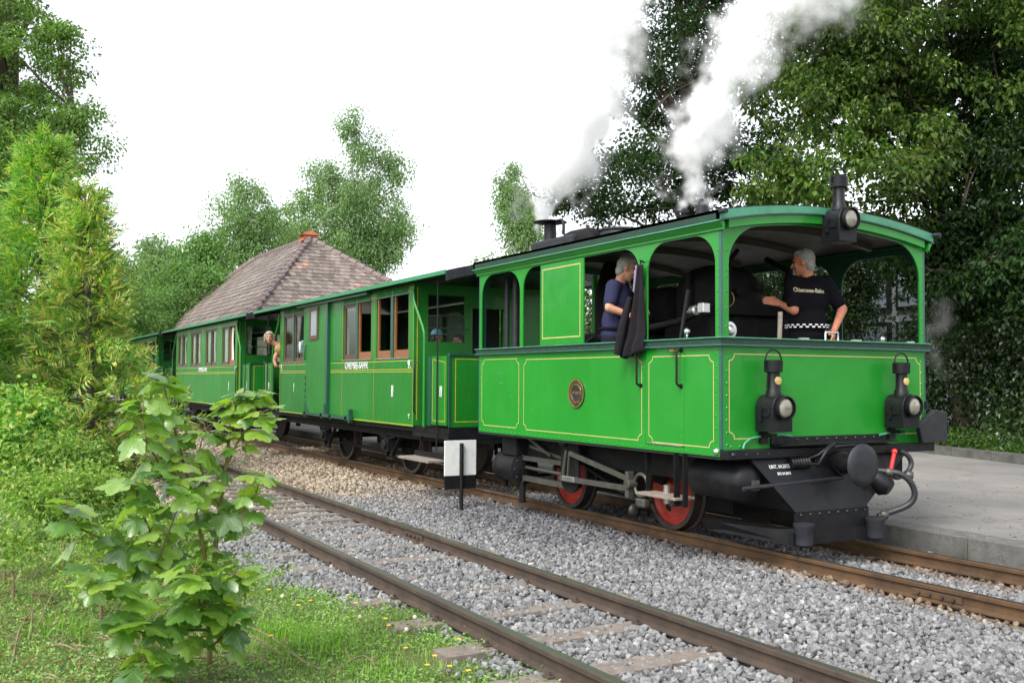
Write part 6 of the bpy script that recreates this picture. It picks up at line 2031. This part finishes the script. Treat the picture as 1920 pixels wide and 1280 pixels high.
# bright tufts of long grass
for i, (x, y, nb, sp, hh, lab) in enumerate([(590, 1215, 330, .17, .13, 'bright tuft of long grass beside the sapling'), (720, 1270, 160, .12, .10, 'bright grass tuft at the bottom picture edge'), (520, 1190, 120, .10, .11, 'small bright grass tuft close to the sapling stem'), (120, 1190, 130, .14, .12, 'grass tuft among the dead stems')]):
    g0 = None
    for dp in np.linspace(4, 8, 81):
        q = at(x, y, dp)
        if q.z <= ground_z(q.x, q.y): g0 = q; break
    bx, by = g0.x + r.normal(size=nb) * sp, g0.y + r.normal(size=nb) * sp
    me = blades(bx, by, r.uniform(.5, 1.2, nb) * hh, r.uniform(.005, .009, nb), .9, M['tuft'], 'grass_tuft')
    o = link('grass_tuft', me); setp(o, lab, 'grass tuft', 'bright grass tufts', 'stuff')

M['petal'] = mat('yellow_petals', (.75, .45, .02), .6, var=.15, scale=60)
M['seed'] = mat('pale_seed_head', (.50, .42, .33), .9, var=.2, scale=60)
M['gstem'] = mat('flower_stalk', (.14, .20, .06), .6)


def place(x, y):
    for dp in np.linspace(3.6, 12, 260):
        q = at(x, y, dp)
        if q.z <= ground_z(q.x, q.y) + .002: return q
    return at(x, y, 6)


fl = [(502, 1120), (580, 1132), (557, 1152), (651, 1118), (720, 1173), (726, 1193), (758, 1227), (858, 1220), (812, 1248), (840, 1257), (798, 1260), (665, 1140), (505, 1202), (875, 1279), (546, 1010), (430, 1010)]
ql = ['beside the maple sapling', 'behind the bright grass tuft', 'nearest behind the bright tuft', 'close to the first stones', 'under the pale seed heads', 'just below another dandelion', 'in the clover beside a seed head', 'near the point where clover meets stones', 'at the bottom edge of the clover', 'lowest of the group by the stones', 'beside the bottom grass tuft', 'at the stone edge', 'in front of the sapling leaves', 'at the very bottom of the picture', 'up by the edge of the siding ballast', 'half hidden by sapling leaves']
for i, ((x, y), w_) in enumerate(zip(fl, ql)):
    q = place(x, y + 14)
    t = thing('dandelion', 'small yellow dandelion ' + w_, 'flower', q, 'yellow dandelions in the verge')
    h_ = random.uniform(.06, .11)
    MB().tube([q, q + Vector((.004, .006, h_ * .5)), q + Vector((.008, .004, h_))], .0022, 5).build('stalk', M['gstem'], t)
    b = MB()
    tp = q + Vector((.008, .004, h_))
    for k in range(13):
        a = 2 * PI * k / 13
        d_ = Vector((math.cos(a), math.sin(a), .35)); s_ = Vector((-math.sin(a), math.cos(a), 0)) * .0035
        b.add([tp, tp + d_ * .009 - s_, tp + d_ * .017, tp + d_ * .009 + s_], [(0, 1, 2, 3)])
    b.ball(tp + Vector((0, 0, .003)), .006, 8, 5)
    b.build('flower_head', M['petal'], t)
for i, ((x, y), w_) in enumerate(zip([(670, 1171), (773, 1171), (757, 1197), (525, 1128)], ['above the bright grass tuft', 'rightmost above the clover', 'between two dandelions', 'beside the sapling'])):
    q = place(x, y + 40)
    t = thing('seed_head', 'pale dandelion seed head ' + w_, 'flower', q, 'pale seed heads')
    h_ = .17
    MB().tube([q, q + Vector((.01, .01, h_))], .002, 5).build('stalk', M['gstem'], t)
    b = MB(); tp = q + Vector((.01, .01, h_)); b.ball(tp, .013, 10, 7); b.build('seed_ball', M['seed'], t, smooth=180)

# dead stems and twigs on the bank
for i, (pts_, lab) in enumerate([([(20, 1260), (40, 1190), (75, 1150), (60, 1120)], 'curved grey dead stem at the bottom corner'), ([(70, 1180), (100, 1130), (140, 1100), (190, 1080)], 'long dry stem lying across the weeds'), ([(100, 1215), (125, 1235), (165, 1240)], 'short brown twig lying in the grass'), ([(420, 1200), (480, 1220), (540, 1245)], 'fallen twig running right from the sapling foot'), ([(440, 1170), (500, 1210), (560, 1255), (600, 1262)], 'forked dry branch in front of the bright tuft'), ([(140, 1060), (155, 1110), (150, 1140)], 'thin bent dead stalk under the brambles'), ([(620, 1270), (680, 1253), (715, 1272)], 'arched dry stem at the bottom edge'), ([(400, 1272), (470, 1255), (520, 1262)], 'pale twig below the sapling')]):
    P = [place(*q) + Vector((0, 0, .02 + .05 * math.sin(PI * j / max(1, len(pts_) - 1)))) for j, q in enumerate(pts_)]
    P = smp(P)
    b = MB(); b.tube(P, [.0055 * (1 - .5 * j / len(P)) for j in range(len(P))], 6)
    for j in range(3, len(P) - 1, 5): b.tube([P[j], P[j] + Vector((random.uniform(-.1, .1), random.uniform(-.1, .1), .05))], [.003, .0015], 5)
    o = b.build('dead_twig', M['twig'], None, smooth=60); setp(o, lab, 'twig', 'dead twigs on the verge')
n = 2200
tx_ = -9 + 5.5 * r.random(n); ty_ = 1.3 - 2.2 * r.random(n)
C = np.stack([tx_, ty_, zg(tx_, ty_) + .02 + .03 * r.random(n)], 1)
V, F = leaf_arrays(C, r.normal(size=(n, 3)) * np.array([1, 1, .2]), np.array([0, 0, 1]) + r.normal(size=(n, 3)) * .4, r.uniform(.05, .14, n), r.uniform(.004, .012, n))
M['litter'] = leafmat('dry_litter', [(.16, .10, .05), (.26, .19, .11), (.35, .29, .20)], .15, .8, .2, 1.0, .7)
setp(link('leaf_litter', np_mesh('leaf_litter', V, F, M['litter'])), 'dry brown stalks and litter among the bank weeds', 'litter', kind='stuff')

# ================================================================ maple sapling in the foreground
def sycleaf(seed):
    rr = random.Random(seed)
    out = [(0, 0)]
    lobes = [(-128, .52), (-62, .86), (0, 1.0), (62, .86), (128, .52)]
    pts_ = []
    for i, (a, L) in enumerate(lobes):
        L *= rr.uniform(.93, 1.07)
        for da, f in ((-28, .66), (-20, .80), (-15, .78), (-8, .93), (0, 1.0), (8, .93), (15, .78), (20, .80), (28, .66)):
            pts_.append((a + da * (1 if abs(a) < 100 else .8), L * f))
    P = [(0.0, 0.0, 0.0)]
    cx, cy = 0.0, .02
    for a, L in pts_:
        t_ = rad(a)
        x, y = L * math.sin(t_) * .62, L * math.cos(t_) * .62 + .14
        P.append((x, y, 0))
    # relief: fold along the lobes, tips droop
    V = []
    for i, (x, y, z) in enumerate(P):
        rr_ = math.hypot(x, y)
        z = -.22 * rr_ * rr_ + .06 * math.cos(5 * math.atan2(x, y + .05)) * rr_ - .10 * abs(x) * (seed % 3) * .5
        V.append((x, y - .05 * rr_, z))
    ctr = (0, .14, .02)
    V.append(ctr)
    c = len(V) - 1
    F = [(c, i, i + 1) for i in range(1, len(P) - 1)] + [(c, len(P) - 1, 0), (c, 0, 1)]
    b = MB(); b.add(V, F)
    me = bpy.data.meshes.new('leaf'); me.from_pydata(V, [], F); me.update()
    me.polygons.foreach_set('use_smooth', [True] * len(me.polygons))
    me.materials.append(M['maple'])
    return me


def maplemat():
    m, nt, b = nt_new('sycamore_leaf')
    oi = N(nt, 'ShaderNodeObjectInfo')
    c = ramp(nt, oi.outputs['Random'], [(0, (.07, .17, .035)), (.35, (.12, .26, .05)), (.7, (.21, .37, .055)), (1, (.31, .45, .075))])
    tc = N(nt, 'ShaderNodeTexCoord')
    nz = N(nt, 'ShaderNodeTexNoise', i_Scale=5.0, i_Detail=5.0); nt.links.new(tc.outputs['Object'], nz.inputs['Vector'])
    c = mix(nt, 1.0, c, ramp(nt, nz.outputs[0], [(.3, (.8,) * 3), (.7, (1.15,) * 3)]), 'MULTIPLY')
    # veins
    sp = N(nt, 'ShaderNodeSeparateXYZ'); nt.links.new(tc.outputs['Object'], sp.inputs[0])
    at2 = N(nt, 'ShaderNodeMath', operation='ARCTAN2'); sy = N(nt, 'ShaderNodeMath', operation='SUBTRACT'); sy.inputs[1].default_value = .08
    nt.links.new(sp.outputs[1], sy.inputs[0]); nt.links.new(sp.outputs[0], at2.inputs[0]); nt.links.new(sy.outputs[0], at2.inputs[1])
    mu = N(nt, 'ShaderNodeMath', operation='MULTIPLY'); mu.inputs[1].default_value = 5.8; nt.links.new(at2.outputs[0], mu.inputs[0])
    co = N(nt, 'ShaderNodeMath', operation='COSINE'); nt.links.new(mu.outputs[0], co.inputs[0])
    v = ramp(nt, co.outputs[0], [(.97, (0, 0, 0)), (1, (.6, .6, .6))])
    c = mix(nt, v, c, (.26, .36, .10))
    nt.links.new(c, b.inputs['Base Color'])
    b.inputs['Roughness'].default_value = .30
    b.inputs['Specular IOR Level'].default_value = .8
    b.inputs['Coat Weight'].default_value = .7; b.inputs['Coat Roughness'].default_value = .2
    bp = N(nt, 'ShaderNodeBump', i_Strength=.25, i_Distance=.02); n2 = N(nt, 'ShaderNodeTexNoise', i_Scale=18.0); nt.links.new(tc.outputs['Object'], n2.inputs['Vector'])
    nt.links.new(n2.outputs[0], bp.inputs['Height']); nt.links.new(bp.outputs[0], b.inputs['Normal'])
    tr = N(nt, 'ShaderNodeBsdfTranslucent'); nt.links.new(mix(nt, 1.0, c, (1.5, 1.5, .5), 'MULTIPLY'), tr.inputs['Color'])
    ms = N(nt, 'ShaderNodeMixShader'); ms.inputs[0].default_value = .44
    nt.links.new(b.outputs[0], ms.inputs[1]); nt.links.new(tr.outputs[0], ms.inputs[2])
    nt.links.new(ms.outputs[0], nt.nodes['Material Output'].inputs['Surface'])
    return m


M['maple'] = maplemat()
LM = [sycleaf(i) for i in range(6)]
sp0 = place(392, 1252)
sap = thing('maple_sapling', 'young maple sapling with broad lobed leaves in the foreground grass', 'sapling', sp0)
stems = MB()
rs = random.Random(4)
TW_ = [  # (pixel polyline, depth start, depth end, base radius, leaf size, leaf count)
    ([(392, 1252), (396, 1140), (405, 1020), (412, 950), (424, 870), (432, 800), (438, 752)], 5.05, 5.0, .015, .13, 30),
    ([(396, 1110), (378, 1010), (356, 913), (332, 820), (313, 749), (305, 712)], 5.0, 4.85, .010, .13, 26),
    ([(394, 1150), (340, 1080), (290, 1017), (260, 945), (250, 900)], 5.0, 4.7, .009, .14, 22),
    ([(360, 1105), (290, 1055), (200, 1015), (150, 990), (127, 945)], 4.95, 4.6, .008, .14, 22),
    ([(395, 1190), (380, 1150), (368, 1110), (366, 1066)], 4.9, 4.5, .007, .15, 16),
    ([(422, 880), (450, 820), (475, 785), (490, 770)], 5.0, 4.95, .005, .12, 12),
    ([(430, 810), (455, 770), (480, 738)], 5.0, 5.05, .005, .115, 10),
    ([(408, 990), (450, 960), (480, 925), (488, 895)], 5.0, 4.95, .005, .12, 9),
    ([(394, 1180), (340, 1180), (280, 1190), (225, 1170)], 4.9, 4.5, .007, .14, 13),
    ([(393, 1210), (360, 1215), (310, 1240), (265, 1240)], 4.85, 4.45, .006, .14, 11),
    ([(396, 1130), (420, 1110), (440, 1070)], 4.95, 4.7, .005, .14, 10),
    ([(393, 1215), (420, 1190), (435, 1150)], 4.9, 4.7, .005, .14, 9),
    ([(320, 1060), (300, 1110), (230, 1120), (180, 1080)], 4.8, 4.5, .005, .15, 12),
    ([(345, 900), (300, 870), (275, 830), (268, 760)], 4.9, 4.8, .005, .13, 12),
    ([(412, 950), (380, 900), (372, 850), (385, 800)], 5.0, 4.9, .005, .12, 10),
    ([(300, 1040), (330, 960), (335, 910)], 4.8, 4.7, .005, .13, 8),
]
for (px, d0, d1, r0, ls, cnt) in TW_:
    P = []
    m_ = len(px)
    for j, (x, y) in enumerate(px): P.append(at(x, y, d0 + (d1 - d0) * j / (m_ - 1)))
    if px[0] == (392, 1252): P[0] = sp0 - Vector((0, 0, .05))
    stems.tube(P, [r0 * (1 - .75 * j / (m_ - 1)) + .0012 for j in range(m_)], 7)
    acc = [0]
    for j in range(m_ - 1): acc.append(acc[-1] + (P[j + 1] - P[j]).length)
    for c in range(cnt):
        f = .18 + .82 * (c // 2 + .3 * rs.random()) / (cnt / 2)
        if px[0] == (392, 1252): f = .30 + .70 * (f - .18) / .82
        f = min(1, f); s_ = f * acc[-1]
        j = max(i for i in range(m_) if acc[i] <= s_ + 1e-6); j = min(j, m_ - 2)
        q = P[j].lerp(P[j + 1], (s_ - acc[j]) / max(1e-6, acc[j + 1] - acc[j]))
        ax = (P[j + 1] - P[j]).normalized()
        ang = (c % 2) * PI + (c // 2) * PI / 2 + rs.uniform(-.5, .5)
        _, s1, u1 = frame_of(ax)
        out = (s1 * math.cos(ang) + u1 * math.sin(ang)).normalized()
        pl_ = rs.uniform(.05, .11) * (1.15 - .5 * f)
        e = q + (out * .85 + ax * .45 + Vector((0, 0, .25))).normalized() * pl_
        stems.tube([q, q.lerp(e, .5) + Vector((0, 0, .006)), e], [.0022, .0018, .0016], 5)
        od = Vector((out.x, out.y, 0))
        if od.length < .1: od = Vector((rs.uniform(-1, 1), rs.uniform(-1, 1), 0))
        od.normalize()
        pitch = rs.uniform(-.95, -.1)
        y_ax = (od * math.cos(pitch) + Vector((0, 0, 1)) * math.sin(pitch)).normalized()
        z_ax = (Vector((0, 0, 1)) + Vector((rs.uniform(-.3, .3), rs.uniform(-.3, .3), 0))); z_ax = (z_ax - y_ax * z_ax.dot(y_ax)).normalized()
        x_ax = y_ax.cross(z_ax)
        sz = ls * 1.28 * rs.uniform(.5, 1.2) * (1.12 - .35 * max(0, f - .6) / .4)
        kz = rs.uniform(.5, 1.6)
        o = link('leaf', LM[rs.randrange(6)], sap)
        e2 = e - ORI[sap]
        o.matrix_local = Matrix(((x_ax.x * sz, y_ax.x * sz, z_ax.x * sz * kz, e2.x), (x_ax.y * sz, y_ax.y * sz, z_ax.y * sz * kz, e2.y), (x_ax.z * sz, y_ax.z * sz, z_ax.z * sz * kz, e2.z), (0, 0, 0, 1)))
# a whorl of young leaves closes each shoot
for (px, d0, d1, r0, ls, cnt) in TW_:
    q = at(px[-1][0], px[-1][1], d1)
    for k in range(7):
        a = 2 * PI * k / 7 + rs.uniform(-.3, .3)
        od = Vector((math.cos(a), math.sin(a), 0)); pitch = rs.uniform(-.6, .35)
        e = q + od * rs.uniform(.02, .06) + Vector((0, 0, rs.uniform(-.04, .04)))
        stems.tube([q - Vector((0, 0, .01)), e], [.0018, .0014], 5)
        y_ax = (od * math.cos(pitch) + Vector((0, 0, 1)) * math.sin(pitch)).normalized()
        z_ax = Vector((rs.uniform(-.3, .3), rs.uniform(-.3, .3), 1)); z_ax = (z_ax - y_ax * z_ax.dot(y_ax)).normalized()
        x_ax = y_ax.cross(z_ax); sz = ls * rs.uniform(.8, 1.4)
        kz = rs.uniform(.5, 1.6)
        o = link('leaf', LM[rs.randrange(6)], sap); e2 = e - ORI[sap]
        o.matrix_local = Matrix(((x_ax.x * sz, y_ax.x * sz, z_ax.x * sz * kz, e2.x), (x_ax.y * sz, y_ax.y * sz, z_ax.y * sz * kz, e2.y), (x_ax.z * sz, y_ax.z * sz, z_ax.z * sz * kz, e2.z), (0, 0, 0, 1)))
stems.build('stem', M['stem'], sap, smooth=60)
# ================================================================ steam (real volumes)
def steam_material(name, dens):
    m = bpy.data.materials.new(name); m.use_nodes = True
    nt = m.node_tree; nt.nodes.clear()
    o = nt.nodes.new('ShaderNodeOutputMaterial'); v = nt.nodes.new('ShaderNodeVolumePrincipled')
    v.inputs['Color'].default_value = (1, 1, 1, 1)
    v.inputs['Density'].default_value = dens
    v.inputs['Anisotropy'].default_value = .1
    nt.links.new(v.outputs[0], o.inputs['Volume'])
    return m


def plume(name, label, path, dens, res, noise_scale, amp, seed, gain=1.0):
    """path: list of (point, radius, strength)"""
    r = np.random.default_rng(seed)
    pts, rad_, st = [], [], []
    for (p0, r0, s0), (p1, r1, s1) in zip(path[:-1], path[1:]):
        L = (p1 - p0).length; n_ = max(3, int(L / .05))
        for i in range(n_):
            f = i / n_
            q = p0.lerp(p1, f); rr = r0 + (r1 - r0) * f
            pts.append(q); rad_.append(rr * 1.05); st.append(s0 + (s1 - s0) * f)
    me = bpy.data.meshes.new(name)
    me.from_pydata([tuple(p) for p in pts], [], [])
    a = me.attributes.new('rad', 'FLOAT', 'POINT'); a.data.foreach_set('value', np.array(rad_, np.float32))
    a = me.attributes.new('str', 'FLOAT', 'POINT'); a.data.foreach_set('value', np.array(st, np.float32))
    P = np.array(pts); R_ = np.array(rad_)
    lo = (P - R_[:, None]).min(0) - .3; hi = (P + R_[:, None]).max(0) + .3
    o = link(name, me)
    setp(o, label, 'steam', kind='stuff')
    m = steam_material(name + '_volume', dens)
    ng = bpy.data.node_groups.new(name, 'GeometryNodeTree')
    ng.interface.new_socket('Geometry', in_out='INPUT', socket_type='NodeSocketGeometry')
    ng.interface.new_socket('Geometry', in_out='OUTPUT', socket_type='NodeSocketGeometry')
    nd, lk = ng.nodes, ng.links
    gi, go = nd.new('NodeGroupInput'), nd.new('NodeGroupOutput')
    pos = nd.new('GeometryNodeInputPosition')

    def noise(scale, detail, off):
        n_ = nd.new('ShaderNodeTexNoise'); n_.inputs['Scale'].default_value = scale; n_.inputs['Detail'].default_value = detail
        ad = nd.new('ShaderNodeVectorMath'); ad.operation = 'ADD'; ad.inputs[1].default_value = (off, off * .7, -off)
        lk.new(pos.outputs[0], ad.inputs[0]); lk.new(ad.outputs[0], n_.inputs['Vector'])
        return n_

    def vm(op, a_, b_):
        n_ = nd.new('ShaderNodeVectorMath'); n_.operation = op
        for s, q in zip(n_.inputs, (a_, b_)):
            if hasattr(q, 'links'): lk.new(q, s)
            else: s.default_value = q
        return n_.outputs[0]

    def mm(op, a_, b_=0., clamp=False):
        n_ = nd.new('ShaderNodeMath'); n_.operation = op; n_.use_clamp = clamp
        for s, q in zip(n_.inputs, (a_, b_)):
            if hasattr(q, 'links'): lk.new(q, s)
            else: s.default_value = q
        return n_.outputs[0]
    nz1 = noise(noise_scale, 6.0, seed * 1.3)
    w = vm('SUBTRACT', nz1.outputs['Color'], (.5, .5, .5))
    sc_ = nd.new('ShaderNodeVectorMath'); sc_.operation = 'SCALE'; lk.new(w, sc_.inputs[0]); sc_.inputs['Scale'].default_value = amp
    nz3 = noise(noise_scale * 2.7, 7.0, seed * .9 + 3)
    w3 = vm('SUBTRACT', nz3.outputs['Color'], (.5, .5, .5))
    sc3 = nd.new('ShaderNodeVectorMath'); sc3.operation = 'SCALE'; lk.new(w3, sc3.inputs[0]); sc3.inputs['Scale'].default_value = amp * .8
    pd = vm('ADD', vm('ADD', pos.outputs[0], sc_.outputs[0]), sc3.outputs[0])
    sn = nd.new('GeometryNodeSampleNearest'); sn.domain = 'POINT'; lk.new(gi.outputs[0], sn.inputs['Geometry']); lk.new(pd, sn.inputs['Sample Position'])

    def sample(attr, typ):
        s = nd.new('GeometryNodeSampleIndex'); s.data_type = typ; s.domain = 'POINT'
        lk.new(gi.outputs[0], s.inputs['Geometry']); lk.new(sn.outputs[0], s.inputs['Index'])
        if attr == 'pos': q = nd.new('GeometryNodeInputPosition'); src = q.outputs[0]
        else:
            q = nd.new('GeometryNodeInputNamedAttribute'); q.data_type = 'FLOAT'; q.inputs['Name'].default_value = attr; src = q.outputs['Attribute']
        lk.new(src, s.inputs['Value'])
        return s.outputs[0]
    dist = nd.new('ShaderNodeVectorMath'); dist.operation = 'DISTANCE'
    lk.new(pd, dist.inputs[0]); lk.new(sample('pos', 'FLOAT_VECTOR'), dist.inputs[1])
    rr = sample('rad', 'FLOAT'); ss = sample('str', 'FLOAT')
    d0 = mm('SUBTRACT', 1.0, mm('DIVIDE', dist.outputs['Value'], rr))
    fall = mm('MULTIPLY', d0, 1.7, True)
    nz2 = noise(noise_scale * 3.2, 5.0, seed * 2.1 + 5)
    tex = mm('MULTIPLY', mm('SUBTRACT', nz2.outputs[0], .34), 3.4, True)
    den = mm('MULTIPLY', mm('MULTIPLY', mm('MULTIPLY', fall, fall), ss), mm('ADD', mm('MULTIPLY', tex, .85), .15))
    vc = nd.new('GeometryNodeVolumeCube')
    lk.new(den, vc.inputs['Density'])
    vc.inputs['Min'].default_value = tuple(lo); vc.inputs['Max'].default_value = tuple(hi)
    ext = hi - lo; mx = ext.max()
    for nm, e in zip('XYZ', ext): vc.inputs['Resolution ' + nm].default_value = max(16, int(res * e / mx))
    sm = nd.new('GeometryNodeSetMaterial'); sm.inputs['Material'].default_value = m
    lk.new(vc.outputs[0], sm.inputs[0]); lk.new(sm.outputs[0], go.inputs[0])
    md = o.modifiers.new('steam', 'NODES'); md.node_group = ng
    me.materials.append(m)
    return o


def on_y(x, y, Y):
    d = CR * ((x - 960) / 1847.55) - CU * ((y - 640) / 1847.55) + CW
    return CAMP + d * (Y / d.y)


S1 = [((1022, 408), .06, 1.4), ((1034, 375), .18, 1.3), ((1058, 325), .34, 1.1), ((1082, 260), .40, .95), ((1112, 190), .42, .9), ((1135, 120), .44, .85), ((1135, 40), .48, .75), ((1105, -50), .6, .5), ((1090, -160), .7, .4)]
plume('chimney_steam', 'white steam column rising from the rear chimney', [(on_y(x, y, 6.12), r_, s_) for (x, y), r_, s_ in S1], 14, 200, 1.5, .85, 2)
S2 = [((1316, 382), .05, 1.0), ((1312, 362), .11, 1.0), ((1294, 335), .25, 1.0), ((1302, 290), .31, 1.0), ((1330, 225), .34, .95), ((1355, 150), .36, .8), ((1390, 85), .37, .65), ((1435, 40), .34, .5), ((1490, -5), .40, .4), ((1540, -60), .5, .3)]
plume('whistle_steam', 'dense white steam plume rising from the valve on the cab roof', [(on_y(x, y, 6.22), r_, s_) for (x, y), r_, s_ in S2], 14, 200, 2.2, .85, 5)
S3 = [((1070, 385), .10, .5), ((1085, 350), .16, .5), ((1110, 320), .2, .4), ((1120, 290), .2, .25)]
plume('drifting_steam', 'thin steam drifting beside the chimney plume', [(on_y(x, y, 6.6), r_, s_) for (x, y), r_, s_ in S3], 4, 72, 2.2, .6, 8)
S4 = [((968, 405), .12, .4), ((975, 370), .2, .35), ((985, 340), .2, .2)]
plume('drifting_steam', 'faint steam wisp drifting behind the chimney hood', [(on_y(x, y, 6.4), r_, s_) for (x, y), r_, s_ in S4], 3, 64, 2.2, .4, 9)
S5 = [((1755, 700), .10, .35), ((1752, 640), .13, .4), ((1765, 600), .14, .35), ((1775, 575), .13, .2)]
plume('leaking_steam', 'faint grey steam leaking beside the front corner of the locomotive', [(on_y(x, y, 8.1), r_, s_) for (x, y), r_, s_ in S5], 2.0, 64, 2.6, .35, 12)
